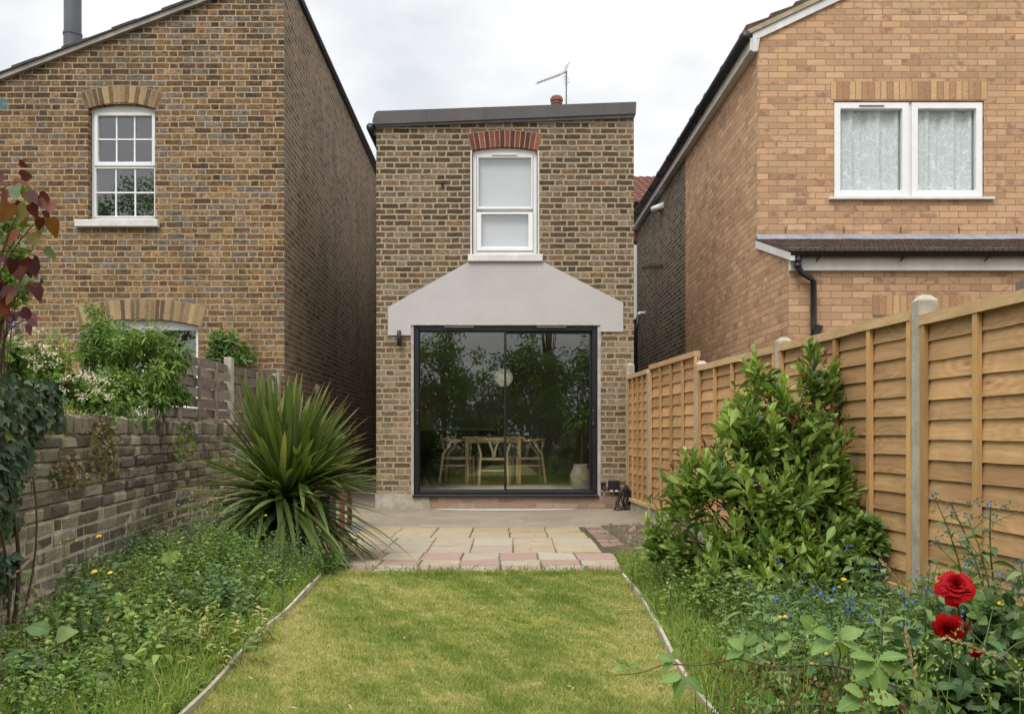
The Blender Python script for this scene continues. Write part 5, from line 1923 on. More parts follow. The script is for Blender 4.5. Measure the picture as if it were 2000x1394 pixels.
P = np.stack([x, y, np.full(N, -.012)], 1)
D = rng.normal(size=(N, 3)) * .9; D[:, 2] = 1
L = Leaves()
L.add(T_BLADE1, P, D, rng.normal(size=(N, 3)), h, dry, wide=(.0038 * (y / 3.2) ** .7) / h)
o = L.build('lawn_grass', M['lf_grass'], None, False); o['kind'] = 'stuff'

# tall grass and rough growth along both edges
def strip_pts(n, y0, y1, f0, f1, rng):
    y = rng.uniform(y0, y1, n)
    a = np.array([f0(v) for v in y]); b = np.array([f1(v) for v in y])
    return np.stack([a + (b - a) * rng.uniform(0, 1, n), y, np.zeros(n)], 1)


L = Leaves()
P = strip_pts(9000, 2.6, 6.2, lambda y: el(y) - .42, lambda y: el(y) - .01, rng)
P2 = strip_pts(8500, 3.0, 6.7, lambda y: er(y) + .01, lambda y: er(y) + .50, rng)
P3 = strip_pts(5000, 2.5, 3.6, lambda y: wall_x(y) + .5, lambda y: el(y) - .05, rng)
P4 = strip_pts(3000, 2.2, 3.6, lambda y: er(y) + .02, lambda y: fence_x(y) - .6, rng)
for Q, hh in ((P, (.05, .20)), (P2, (.06, .24)), (P3, (.05, .24)), (P4, (.08, .32))):
    n = len(Q)
    h = rng.uniform(*hh, n)
    D = rng.normal(size=(n, 3)) * .35; D[:, 2] = 1
    L.add(T_BLADE, Q, D, rng.normal(size=(n, 3)), h, np.clip(rng.normal(.45, .22, n), 0, 1), wide=.0042 / h, droop=rng.uniform(.1, .9, n))
o = L.build('rough_grass', M['lf_tall']); o['kind'] = 'stuff'

# ================================================================== LEFT BED: ground cover
bed = lambda y: (wall_x(y) + .06, el(y) - .10)
L, S = Leaves(), Leaves()
P = strip_pts(1700, 2.6, 6.6, lambda y: bed(y)[0], lambda y: bed(y)[1], rng)
hmax = .10 + .34 * patch(P[:, 0] * 2.3, P[:, 1] * 2.1) ** 1.5 + .06 * (P[:, 1] > 4.5)
hmax *= np.clip((np.array([el(v) for v in P[:, 1]]) - P[:, 0]) / .5, .35, 1)
hmax *= np.where(P[:, 1] < 3.4, .75, 1)
hmax *= np.clip((P[:, 0] - np.array([wall_x(v) for v in P[:, 1]])) / .5, .45, 1)
tip = herbs(L, S, P, hmax * rng.uniform(.6, 1.2, len(P)), 12, T_OVATE, .026 + .045 * patch(P[:, 0] * 3.1 + 4, P[:, 1] * 2.9), tint=(0, 1), tilt=.35, rng=rng)
Pm = P[::3] + rng.normal(size=(len(P[::3]), 3)) * np.array([.04, .04, 0])
herbs(L, S, Pm, hmax[::3] * 1.15, 16, T_LANCE, .05, tint=(.3, 1), tilt=.3, rng=rng)
o = L.build('ground_cover', M['lf_weed']); o['kind'] = 'stuff'
o = S.build('ground_cover_stems', M['stem_green']); o['kind'] = 'stuff'
L = Leaves()
P = strip_pts(8000, 2.6, 6.5, lambda y: bed(y)[0], lambda y: bed(y)[1], rng)
zz = .05 + .22 * patch(P[:, 0] * 1.3, P[:, 1] * 1.3) * rng.random(len(P))
zz *= np.clip((np.array([el(v) for v in P[:, 1]]) - P[:, 0]) / .5, .25, 1)
P[:, 2] = zz
L.add(T_TINY, P, rdir(len(P), .4, rng), UP + rng.normal(size=(len(P), 3)) * .5, rng.uniform(.012, .03, len(P)), rng.uniform(0, 1, len(P)))
o = L.build('fine_leaf_carpet', M['lf_weed']); o['kind'] = 'stuff'
fl = Leaves()
idx = rng.choice(len(tip), 320, replace=False)
fl.add(T_FL5, tip[idx] + np.array([0, 0, .012]), rdir(len(idx), 0, rng), UP + rng.normal(size=(len(idx), 3)) * .6 + np.array([0, -.8, 0]), rng.uniform(.004, .0075, len(idx)), rng.random(len(idx)))
o = fl.build('wild_blossom', M['fl_pale']); o['kind'] = 'stuff'

# right bed ground cover
L, S = Leaves(), Leaves()
P = strip_pts(1300, 2.1, 6.3, lambda y: er(y) + .10, lambda y: fence_x(y) - .12, rng)
hm = .13 + .16 * patch(P[:, 0] * 1.7 + 3, P[:, 1] * 1.3)
hm *= np.clip((P[:, 0] - np.array([er(v) for v in P[:, 1]])) / .45, .3, 1)
tip = herbs(L, S, P, hm * rng.uniform(.5, 1.3, len(P)), 10, T_OVATE, .022 + .058 * patch(P[:, 0] * 2.7 + 1, P[:, 1] * 3.1), tint=(0, .8), tilt=.35, rng=rng)
herbs(L, S, P[::3] + rng.normal(size=(len(P[::3]), 3)) * np.array([.05, .05, 0]), hm[::3] * 1.25, 14, T_LANCE, .045, tint=(.2, .9), tilt=.35, rng=rng)
o = L.build('ground_cover', M['lf_weed']); o['kind'] = 'stuff'
o = S.build('ground_cover_stems', M['stem_green']); o['kind'] = 'stuff'

# ================================================================== CORDYLINE
cy0 = 6.7
ctr = np.array(tuple(W(556, 968, cy0)))
cd = thing('cordyline', (ctr[0], cy0, 0), 'large spiky green cordyline with sword leaves standing in the left bed', 'palm shrub')
rng = np.random.default_rng(40)
n = 430
az = rng.uniform(0, 2 * np.pi, n)
u = rng.random(n)
elv = np.radians(-28 + 112 * u ** .9)
D = np.stack([np.cos(az) * np.cos(elv), np.sin(az) * np.cos(elv), np.sin(elv)], 1)
S_ = rng.uniform(.55, .95, n) * (1.0 - .04 * u)
L = Leaves()
P = ctr + D * .05 + np.stack([rng.normal(size=n) * .025, rng.normal(size=n) * .025, (u - .5) * .16], 1)
dr = np.where(elv > .9, rng.uniform(.0, .10, n), rng.uniform(.02, .30, n))
dr = np.where(elv < .0, rng.uniform(.15, .6, n), dr)
L.add(T_SWORD, P, D, UP + D * .0 + rng.normal(size=(n, 3)) * .12, S_, np.clip(rng.normal(.42, .22, n), 0, 1), wide=.0225 / S_ * rng.uniform(.75, 1.15, n), droop=dr)
L.build('foliage', M['lf_sword'], cd)
rng = np.random.default_rng(41)
L = Leaves()
n = 85
az = rng.normal(-.15, .75, n)
elv = np.radians(rng.uniform(-12, 72, n))
D = np.stack([np.cos(az) * np.cos(elv), np.sin(az) * np.cos(elv), np.sin(elv)], 1)
S_ = rng.uniform(.45, .78, n)
L.add(T_SWORD, np.array(tuple(W(592, 942, cy0))) + rng.normal(size=(n, 3)) * .03, D, UP + rng.normal(size=(n, 3)) * .15, S_, np.clip(rng.normal(.35, .2, n), 0, 1), wide=.021 / S_, droop=rng.uniform(.0, .3, n))
n = 26      # a few bent, tired leaves
az = rng.uniform(0, 6.28, n)
D = np.stack([np.cos(az), np.sin(az), rng.uniform(.2, .9, n)], 1)
L.add(T_SWORD, ctr + rng.normal(size=(n, 3)) * .04, D, UP + rng.normal(size=(n, 3)) * .3, rng.uniform(.5, .7, n), rng.random(n), wide=.036, droop=rng.uniform(.9, 1.5, n))
L.build('foliage', M['lf_sword'], cd)
# narrow upright tuft leaning back left
L = Leaves()
c2 = np.array(tuple(W(520, 900, cy0 + .1)))
n = 70
D = np.stack([rng.normal(size=n) * .14 - .07, rng.normal(size=n) * .12, np.ones(n)], 1)
S_ = rng.uniform(.5, .76, n)
L.add(T_SWORD, c2 + rng.normal(size=(n, 3)) * .025, D, rng.normal(size=(n, 3)), S_, rng.uniform(.3, .9, n), wide=.017 / S_, droop=rng.uniform(0, .06, n))
L.build('foliage', M['lf_sword'], cd)
L = Leaves()
n = 70
az = rng.uniform(0, 2 * np.pi, n)
D = np.stack([np.cos(az), np.sin(az), rng.uniform(-1.6, -.3, n)], 1)
L.add(T_SWORD, ctr + np.array([0, 0, -.14]) + rng.normal(size=(n, 3)) * .03, D, UP + rng.normal(size=(n, 3)) * .3, rng.uniform(.35, .62, n), rng.random(n), wide=.03, droop=rng.uniform(.1, .5, n))
L.build('dry_leaf_skirt', M['lf_sword_dead'], cd)
mb = MB()
mb.tube([(ctr[0] + .03, cy0, -.05), (ctr[0] + .01, cy0, .25), (ctr[0], cy0, ctr[2])], .075, 12, .05)
mb.build('trunk', M['bark'], cd, True)

# ================================================================== LARGE SHRUB BY THE FENCE
sb = thing('evergreen_shrub', (1.6, 5.1, 0), 'big bright green evergreen shrub with paddle leaves in front of the timber fence', 'shrub')
blobs = [(1490, 715, 5.2, 35, 28), (1590, 715, 5.25, 38, 40), (1555, 790, 5.2, 75, 60), (1640, 745, 5.3, 30, 38), (1470, 840, 5.1, 62, 75), (1590, 870, 5.15, 85, 75),
         (1425, 790, 5.15, 25, 30), (1395, 905, 5.0, 75, 38), (1350, 935, 5.0, 50, 22), (1510, 950, 5.0, 110, 60), (1640, 960, 5.1, 75, 60), (1300, 1030, 5.2, 50, 28), (1330, 960, 5.0, 45, 22), (1345, 900, 5.05, 30, 20), (1370, 1060, 5.1, 70, 38),
         (1470, 1050, 4.9, 110, 55), (1600, 1060, 4.85, 90, 60), (1700, 1040, 4.95, 42, 48), (1540, 1110, 4.7, 120, 45), (1420, 1110, 4.8, 80, 35)]
base = np.array([(1.55, 5.15, 0), (1.75, 5.1, 0), (1.4, 5.1, 0)])
bush(sb, blobs, 390, base, T_OB, .108, 15, M['lf_shrub'], M['bark'], up=1.15, tint=(.05, .9), along=.27, spread=(.12, 1.05), droop=.12, stem_r=.008, zmin=.08, seed=3, nstems=160, xmax=lambda y: fence_x(y) - .08, shell=.6)
# young bronze tips
rng = np.random.default_rng(9)
L = Leaves()
P, O = blob_points(blobs[:9], 60, rng, .95)
shoots(L, P + np.array([0, 0, .02]), O + UP * .8, 4, T_LANCE, .06, (.1, .5), .02, (.2, .9), .1, rng)
L.build('young_tip', M['lf_purple'], sb)

sb2 = thing('low_laurel', (2.0, 4.75, 0), 'small dark laurel with round tipped leaves at the foot of the fence', 'shrub')
bush(sb2, [(1705, 1050, 4.8, 45, 45), (1660, 1090, 4.7, 50, 35)], 60, [(1.95, 4.75, 0)], T_OVATE, .085, 10, M['lf_shrub'], M['bark'], up=.5, tint=(0, .5), seed=8, xmax=lambda y: fence_x(y) - .08)

# ================================================================== BLUE FLOWERED STEMS
ALK = [  # tip px,py, distance, base px offset
    (1826, 972, 3.3, 70, 'tallest blue flowered stem against the near fence panel'),
    (1858, 985, 3.25, 95, 'leaning blue flowered stem beside the tallest one by the fence'),
    (1935, 985, 3.2, 60, 'blue flowered stem nearest the right edge against the fence'),
    (1890, 1010, 3.15, 50, 'slender blue flowered stem above the upper red rose'),
    (1995, 1100, 2.9, 10, 'blue flowered stem cut by the right edge of the picture'),
    (1675, 1075, 4.2, 20, 'blue flowered plant at the foot of the evergreen shrub'),
    (1700, 1085, 4.0, 15, 'blue flowered plant just right of the shrub foot'),
    (1545, 1120, 3.9, 60, 'blue flowered plant low in front of the evergreen shrub'),
    (1465, 1135, 3.8, 60, 'leftmost blue flowered plant in the right bed'),
    (1610, 1165, 3.4, 40, 'blue flowered plant in the middle of the right bed'),
    (1650, 1180, 3.3, 20, 'bushy blue flowered plant below the shrub'),
    (1810, 1160, 2.9, 10, 'blue flowered stem close to the left side of the red rose'),
    (1760, 1150, 3.0, -20, 'blue flowered plant in front of the concrete post'),
    (1700, 1190, 2.8, 20, 'low blue flowered plant above the bramble leaves'),
    (1930, 1235, 2.5, 10, 'blue flowered stem right of the lower red rose'),
    (1560, 1215, 3.0, 10, 'small blue flowered plant among grass left of the brambles'),
    (232, 1058, 5.4, -6, 'blue flowered plant against the garden wall in the left bed'),
    (330, 1085, 5.3, 5, 'small blue flowered plant near the sycamore seedling'),
]
rng = np.random.default_rng(77)
for px, py, Y, bo, lab in ALK:
    tipv = np.array(tuple(W(px, py, Y)))
    bx = X_(px + bo, Y)
    t = thing('alkanet', (bx, Y, 0), lab, 'flower plant', 'blue flowered alkanet plants')
    L, S, Fl = Leaves(), Leaves(), Leaves()
    B = np.array([[bx, Y, 0.0]])
    mid = np.array([.03 * rng.normal(), .03 * rng.normal(), 0])
    H = tipv[2]
    S.tubes(B, tipv[None], .0048, .002, bend=mid[None] + np.array([[(bo / F * Y) * .18, 0, .02]]), seg=6)
    bend = mid + np.array([(bo / F * Y) * .18, 0, .02])
    K = int(12 + H * 12)
    tips = [tipv]
    for k in range(K):
        u = .05 + .93 * k / K
        c = B[0] * (1 - u) + tipv * u + bend * 4 * u * (1 - u)
        a = 2.4 * k + rng.normal() * .3
        e = rng.uniform(.1, .6)
        d = np.array([math.cos(a) * math.cos(e), math.sin(a) * math.cos(e), math.sin(e)])
        sz = (.135 if H > .35 else .11) * (1 - .62 * u) * rng.uniform(.8, 1.2)
        L.add(T_OVATE, c, d, UP + rng.normal(size=3) * .3, sz, rng.uniform(.1, .9), droop=.35, wide=.8)
        if u > .45 and k % 2 == 0:
            q = c + d * rng.uniform(.06, .13) + np.array([0, 0, .04])
            S.tubes(c[None], q[None], .0016, .001)
            tips.append(q)
            L.add(T_OVATE, q, d, UP, .03, .5, droop=.3)
    tips = np.array(tips)
    for q in tips:
        if rng.random() < .35: continue
        m = rng.integers(3, 7)
        pp_ = q + rng.normal(size=(m, 3)) * .013
        Fl.add(T_FL5, pp_, rdir(m, 0, rng), np.array([0, -1, .6]) + rng.normal(size=(m, 3)) * .5, rng.uniform(.005, .0078, m), rng.random(m))
        L.add(T_TINY, q + rng.normal(size=(8, 3)) * .010, rdir(8, .5, rng), rng.normal(size=(8, 3)), rng.uniform(.010, .018, 8), .1)
    L.build('foliage', M['lf_weed2'], t)
    S.build('stem', M['stem_green'], t)
    Fl.build('blossom', M['fl_blue'], t, False)

# ================================================================== ROSE BUSH
rb = thing('rose_bush', (1.35, 2.55, 0), 'rose bush with two large red blooms at the lower right', 'rose bush')
blobs = [(1900, 1330, 2.5, 110, 70, .22), (1965, 1210, 2.65, 60, 90, .2), (1830, 1290, 2.5, 60, 60, .2), (1960, 1350, 2.4, 80, 60, .2), (1900, 1200, 2.75, 60, 50, .15), (1780, 1350, 2.5, 60, 50, .2)]
bush(rb, blobs, 170, [(1.38, 2.6, 0), (1.3, 2.55, 0)], T_SERR, .058, 6, M['lf_rose'], M['stem_green'], up=.3, tint=(0, .9), along=.10, spread=(.5, 1.5), droop=.15, stem_r=.004, seed=12, nstems=60, xmax=lambda y: 9)


def rose(c, R, axis, mat, name, layers=6, seed=1, parent=None):
    rg = np.random.default_rng(seed)
    ax = nrm(np.array(axis, float)); a = nrm(np.cross(ax, [.2, .1, .97])); b = np.cross(ax, a)
    L = Leaves()
    V, Q, C = [], [], []
    nb = 0
    for ly in range(layers):
        f = (ly + 1) / layers
        m = 3 + (ly > 1) + (ly > 3)
        for k in range(m):
            az = 2 * math.pi * k / m + ly * 1.1 + rg.normal() * .15
            tilt = .12 + 1.25 * f ** 1.5 + rg.normal() * .08
            Lp = R * (.62 + .42 * f); Wd = R * (.30 + .42 * f)
            g = 7
            for i in range(g):
                for j in range(g):
                    s, t_ = i / (g - 1), j / (g - 1) * 2 - 1
                    wdt = Wd * math.sin(math.pi * min(.97, .12 + .72 * s)) ** .7
                    cup = (1 - f) * .55 + .14
                    th = tilt * (s ** .85) + .35 * f * max(0, s - .7) * 3 * (.5 + .5 * math.sin(k * 2.2 + ly))
                    rad = Lp * s * math.sin(th) + R * .10 * f
                    hgt = Lp * s * math.cos(th) - R * .25 * f
                    ang = az + t_ * wdt / max(rad + R * .22, .3 * R) * 1.0
                    rr = rad + R * .10 * (1 - f) + cup * R * .06 * (t_ * t_)
                    ruf = R * .035 * math.sin(9 * t_ + k * 2 + ly) * s ** 3
                    q = np.array(c) + ax * (hgt + ruf) + (a * math.cos(ang) + b * math.sin(ang)) * (rr + ruf)
                    V.append(q); C.append((min(1, max(0, .35 + .5 * s * f + rg.normal() * .02)), .5, s, 1))
            for i in range(g - 1):
                for j in range(g - 1):
                    o_ = nb + i * g + j
                    Q.append((o_, o_ + 1, o_ + g + 1, o_ + g))
            nb += g * g
    L.V, L.Q, L.C, L.n = [np.array(V)], [np.array(Q)], [np.array(C, np.float32)], nb
    o = L.build(name, mat, parent)
    return o


c1 = W(1866, 1146, 2.34)
r1 = rose(c1, .045, (-.25, -.75, .55), M['fl_red'], 'rose_bloom', 7, 3, rb)
c2 = W(1853, 1226, 2.36)
r2 = rose(c2, .038, (-.45, -.75, -.35), M['fl_red'], 'rose_bloom', 6, 6, rb)
c3 = W(1884, 1224, 2.37)
r3 = rose(c3, .024, (.5, -.6, -.2), M['fl_dead'], 'faded_bloom', 4, 8, rb)
c4 = W(1905, 1275, 2.36)
r4 = rose(c4, .016, (-.1, -.6, -.6), M['fl_red'], 'rose_bud', 3, 9, rb)
c5 = W(1738, 1092, 3.3)
S = Leaves()
for c, bx in ((c1, 1.36), (c2, 1.33), (c3, 1.34), (c4, 1.36)):
    S.tubes(np.array([[bx, 2.52, 0]]), np.array([tuple(c)]), .0045, .003, bend=np.array([[.02, .05, .03]]), seg=6)
S.build('cane', M['stem_green'], rb)

# ================================================================== BRAMBLES
def cane(pts, label, leafs, name='bramble'):
    t = thing(name, tuple(Vector(W(*pts[0])) * 1), label, 'bramble', 'trailing brambles')
    mb = MB()
    P_ = [W(*p) for p in pts]
    # smooth the polyline
    sm = []
    for i in range(len(P_) - 1):
        p0, p1, p2, p3 = P_[max(i - 1, 0)], P_[i], P_[i + 1], P_[min(i + 2, len(P_) - 1)]
        for k in range(5):
            u = k / 5
            sm.append(.5 * ((2 * p1) + (p2 - p0) * u + (2 * p0 - 5 * p1 + 4 * p2 - p3) * u * u + (3 * p1 - p0 - 3 * p2 + p3) * u ** 3))
    sm.append(P_[-1])
    mb.tube(sm, .0030, 6, .0014)
    mb.build('cane', M['twig'], t, True)
    L, S = Leaves(), Leaves()
    for (px, py, Y, size, ang, k) in leafs:
        c = np.array(tuple(W(px, py, Y)))
        j = min(sm, key=lambda q: (q - Vector(c)).length)
        S.tubes(np.array([tuple(j)]), c[None], .0016, .0012)
        angs = [0] if k == 1 else ([-65, 0, 65] if k == 3 else [-115, -55, 0, 55, 115])
        for a_ in angs:
            a = math.radians(ang + a_)
            d = np.array([math.cos(a), -.25, math.sin(a) * .75 + .05])
            L.add(T_SERR, c + d * .008, d, np.array([0, -.75, 1.0]) + rng.normal(size=3) * .25, size * rng.uniform(.85, 1.1), rng.uniform(.2, 1), wide=1.15, droop=.12)
    L.build('foliage', M['lf_bramble'], t)
    S.build('leaf_stalk', M['stem_green'], t)


cane([(1860, 1394, 2.5), (1760, 1345, 2.45), (1650, 1305, 2.45), (1590, 1298, 2.48), (1500, 1300, 2.5), (1440, 1286, 2.55), (1370, 1298, 2.6), (1300, 1297, 2.64), (1255, 1312, 2.68), (1200, 1318, 2.7)],
     'long bramble cane trailing across the bed onto the right edge of the lawn',
     [(1455, 1268, 2.55, .062, 200, 3), (1452, 1262, 2.55, .055, 60, 1), (1335, 1318, 2.6, .066, 250, 3), (1318, 1290, 2.62, .045, 150, 3), (1225, 1305, 2.7, .035, 100, 3), (1640, 1285, 2.42, .05, 90, 1)])
cane([(1720, 1394, 2.4), (1715, 1330, 2.35), (1712, 1290, 2.3)], 'bramble sprig with five pale leaves below the roses', [(1712, 1288, 2.3, .078, 270, 5), (1700, 1340, 2.35, .06, 140, 1)])
cane([(1600, 1394, 2.45), (1640, 1290, 2.42), (1632, 1250, 2.4)], 'bramble sprig with upright leaves left of the roses', [(1634, 1246, 2.4, .07, 90, 5), (1590, 1232, 2.42, .062, 120, 1), (1545, 1245, 2.5, .05, 170, 3)])
cane([(1760, 1430, 2.3), (1700, 1380, 2.25), (1690, 1362, 2.22)], 'bramble leaves at the bottom edge of the picture', [(1690, 1362, 2.22, .075, 250, 5), (1820, 1380, 2.3, .07, 200, 3), (1500, 1375, 2.4, .05, 90, 3)])

# pale seeding grasses
def seed_grass(pts, label, r=.0015):
    t = thing('seeding_grass', tuple(W(*pts[0])), label, 'grass stem', 'tall seeding grasses')
    mb = MB()
    P_ = [W(*p) for p in pts]
    mb.tube(P_, r, 5, .0008)
    mb.build('stem', M['lf_straw'], t, True)
    L = Leaves()
    a, b = np.array(tuple(P_[-2])), np.array(tuple(P_[-1]))
    m = 34
    u = np.linspace(0, 1, m)[:, None]
    d = nrm((b - a)[None])
    L.add(T_TINY, a + (b - a) * u, d + rng.normal(size=(m, 3)) * .3, rng.normal(size=(m, 3)), .016, rng.uniform(0, 1, m))
    L.build('seed_head', M['lf_straw'], t)


seed_grass([(1800, 1430, 2.2), (1788, 1330, 2.2), (1770, 1235, 2.2)], 'pale seeding grass stem standing left of the lower rose')
seed_grass([(2010, 1345, 2.2), (1960, 1285, 2.2), (1850, 1245, 2.15)], 'pale seeding grass arching in from the right edge below the roses')
seed_grass([(1835, 1180, 2.7), (1830, 1140, 2.7), (1812, 1118, 2.7)], 'dry curled grass stem just left of the upper red rose')
seed_grass([(1770, 1170, 3.0), (1750, 1130, 3.0), (1722, 1095, 3.0)], 'drooping oat-like grass in front of the concrete post')
L = Leaves()
t = thing('oat_grass', (X_(1820, 2.2), 2.2, 0), 'thin green grass stalks rising from the bottom edge below the roses', 'grass stem')
Bs = np.array([tuple(W(px, 1600, 2.15)) for px in (1770, 1790, 1815, 1835, 1860, 1900, 1940, 1560, 1580, 1490)])
Ts = np.array([tuple(W(px, py, 2.2)) for px, py in ((1768, 1300), (1800, 1290), (1810, 1270), (1825, 1320), (1868, 1255), (1930, 1330), (1990, 1310), (1585, 1240), (1572, 1290), (1500, 1290))])
Bs[:, 2] = 0
L.tubes(Bs, Ts, .0018, .0009, tint=.5, bend=rng.normal(size=(10, 3)) * .02, seg=5)
for q in Ts:
    L.add(T_TINY, q + rng.normal(size=(14, 3)) * np.array([.012, .012, .03]), rdir(14, .7, rng), rng.normal(size=(14, 3)), .012, .8)
L.build('stalk', M['lf_tall'], t)

# seed-pod plants in the right foreground
t = thing('seed_pod_plant', (X_(1560, 2.5), 2.5, 0), 'patch of upright stems with small green seed pods at the bottom edge', 'wild plant')
P = np.stack([rng.uniform(X_(1400, 2.5), X_(1760, 2.4), 130), rng.uniform(2.15, 2.75, 130), np.zeros(130)], 1)
L, S = Leaves(), Leaves()
tp = herbs(L, S, P, rng.uniform(.16, .30, 130), 10, T_LANCE, .030, tint=(.3, 1), tilt=.10, stem_r=.0018, elev=(.5, 1.2), rng=rng)
L.build('foliage', M['lf_weed'], t); S.build('stem', M['stem_green'], t)
L = Leaves()
pod = strip([.05, .34, .30, .02], 1.2, 0)
for k in range(4):
    L.add(pod, tp + rng.normal(size=tp.shape) * np.array([.015, .015, .03]), rdir(len(tp), 1.5, rng), rng.normal(size=tp.shape), .016, rng.random(len(tp)))
L.build('seed_head', M['lf_red'], t)

# yellow daisies
def thistle(px, py, Y, bo, label, flowers, lean=0, leafsize=.10, mat='lf_weed2'):
    t = thing('sow_thistle', (X_(px + bo, Y), Y, 0), label, 'flower plant', 'yellow flowered sow thistles')
    L, S, Fl = Leaves(), Leaves(), Leaves()
    B = np.array([[X_(px + bo, Y), Y, 0.]]); T = np.array([tuple(W(px, py, Y))])
    bend = np.array([[.02, 0, 0]])
    S.tubes(B, T, .005, .0025, bend=bend, seg=6)
    for k in range(9):
        u = .05 + .85 * k / 9
        c = B[0] * (1 - u) + T[0] * u + bend[0] * 4 * u * (1 - u)
        a = 2.4 * k
        d = np.array([math.cos(a), math.sin(a), .35])
        L.add(T_LOBE, c, d, UP + rng.normal(size=3) * .2, leafsize * (1 - .6 * u), rng.random(), wide=.7, droop=.4)
    for fx_, fy_, s in flowers:
        q = np.array(tuple(W(fx_, fy_, Y)))
        S.tubes(T, q[None], .002, .0014)
        Fl.add(T_FL12, q, np.array([1, 0, 0.1]), np.array([0, -.5, 1]), s, rng.random())
        Fl.add(T_FL12, q + np.array([0, 0, .002]), np.array([.8, 0.5, 0.1]), np.array([0, -.5, 1]), s * .7, rng.random())
        L.add(T_TINY, q - np.array([0, 0, .006]) + rng.normal(size=(6, 3)) * .003, rdir(6, .2, rng), rng.normal(size=(6, 3)), .012, .2)
    L.build('foliage', M[mat], t); S.build('stem', M['stem_green'], t)
    Fl.build('flower_head', M['fl_yellow'], t, False)


thistle(168, 1060, 4.0, -30, 'tall yellow flowered stem in front of the garden wall, flower at its top', [(193, 1047, .016), (150, 1055, .008), (172, 1045, .007)])
thistle(190, 1130, 3.6, -45, 'yellow flowered stem with two open flowers in the left bed', [(184, 1116, .016), (215, 1118, .013)])
thistle(125, 1065, 3.9, -6, 'leafy unopened thistle stem left of the yellow flowers', [(132, 1052, .006), (118, 1060, .006)])
thistle(402, 1190, 4.4, 6, 'small orange yellow flower in the middle of the left bed', [(400, 1184, .011)], leafsize=.05)
thistle(1648, 1135, 3.4, 20, 'orange daisy in front of the evergreen shrub', [(1648, 1131, .013), (1640, 1146, .008)], leafsize=.05)
thistle(1528, 1210, 3.0, 10, 'pair of flat yellow flowers in the right bed', [(1524, 1205, .010), (1534, 1204, .010)], leafsize=.05)
thistle(1215, 1050, 8.1, 0, 'tiny yellow flower on the bare soil beside the patio', [(1215, 1047, .022)], leafsize=.05)
thistle(1955, 1180, 2.6, 20, 'yellow flower right of the upper rose', [(1954, 1178, .010)], leafsize=.05)
thistle(1622, 1275, 2.5, 20, 'yellow buds among the bramble leaves', [(1633, 1262, .007), (1614, 1276, .007), (1588, 1294, .006), (1598, 1297, .006)], leafsize=.04)
thistle(510, 1010, 5.9, 10, 'small yellow flowered weed at the foot of the spiky plant', [(519, 1006, .012)], leafsize=.06, mat='lf_weed')

t = thing('sycamore_seedling', (X_(338, 4.8), 4.8, 0), 'sycamore seedling with one big yellow green lobed leaf in the left bed', 'seedling')
L, S = Leaves(), Leaves()
c = np.array(tuple(W(335, 1085, 4.8)))
S.tubes(np.array([[c[0] + .02, 4.85, 0]]), c[None], .003, .002)
L.add(T_LOBE, c + np.array([0, 0, .02]), np.array([.15, -.6, -.62]), np.array([-.1, -.9, .8]), .11, .8, wide=1.25)
for a in (.4, 2.4, 4.0):
    L.add(T_LOBE, c - np.array([0, 0, .05]), np.array([math.cos(a), math.sin(a), .1]), UP, .08, .5, wide=1.2, droop=.3)
L.build('foliage', M['lf_jas'], t); S.build('stem', M['stem_green'], t)

t = thing('broad_leaved_dock', (X_(130, 3.1), 3.1, 0), 'broad wavy leaved dock in the bottom left corner', 'wild plant')
L, S = Leaves(), Leaves()
for (px, py, s, a) in ((135, 1340, .15, 80), (90, 1300, .12, 140), (60, 1375, .12, 200), (170, 1330, .12, 20), (55, 1320, .11, 100), (110, 1250, .10, 60), (95, 1235, .09, 130), (40, 1290, .10, 170), (20, 1350, .11, 150)):
    c = np.array(tuple(W(px, py, 3.1)))
    S.tubes(np.array([[X_(110, 3.1), 3.1, 0]]), c[None], .004, .0025, tint=.5)
    r = math.radians(a)
    L.add(T_OVATE, c, np.array([math.cos(r), -.2, math.sin(r) * .4 + .2]), np.array([0, -.8, 1]) + rng.normal(size=3) * .3, s, rng.random(), wide=1.3, droop=.3)
L.build('foliage', M['lf_weed2'], t); S.build('stalk', M['twig'], t)

t = thing('red_stemmed_weed', (X_(12, 3.2), 3.2, 0), 'reddish stemmed weed at the far left of the bed', 'wild plant')
L, S = Leaves(), Leaves()
P = np.stack([rng.uniform(X_(-20, 3.1), X_(60, 3.1), 14), rng.uniform(3.0, 3.4, 14), np.zeros(14)], 1)
herbs(L, S, P, rng.uniform(.2, .5, 14), 12, T_LANCE, .05, tint=(0, .6), tilt=.2, rng=rng)
L.build('foliage', M['lf_red'], t); S.build('stem', M['twig'], t)

t = thing('willowherb', (X_(415, 5.6), 5.6, 0), 'slender pink flowered willowherb left of the spiky plant', 'flower plant')
L, S, Fl = Leaves(), Leaves(), Leaves()
P = np.stack([rng.uniform(X_(340, 5.6), X_(470, 5.6), 26), rng.uniform(5.2, 6.0, 26), np.zeros(26)], 1)
tp = herbs(L, S, P, rng.uniform(.35, .62, 26), 18, T_LANCE, .055, tint=(.3, 1), tilt=.12, rng=rng)
Fl.add(T_FL5, tp + rng.normal(size=tp.shape) * .02, rdir(26, 0, rng), np.array([0, -1, .3]), .008, rng.random(26))
L.build('foliage', M['lf_weed'], t); S.build('stem', M['stem_green'], t); Fl.build('blossom', M['fl_pink'], t, False)

t = thing('pea_green_herb', (X_(515, 5.75), 5.75, 0), 'pale feathery herb in front of the spiky plant', 'wild plant')
L, S = Leaves(), Leaves()
P = np.stack([rng.uniform(X_(440, 5.6), X_(610, 5.6), 90), rng.uniform(5.3, 6.0, 90), np.zeros(90)], 1)
herbs(L, S, P, rng.uniform(.18, .40, 90), 16, T_OVATE, .032, tint=(.1, .7), tilt=.3, rng=rng)
L.build('foliage', M['lf_weed2'], t); S.build('stem', M['stem_green'], t)

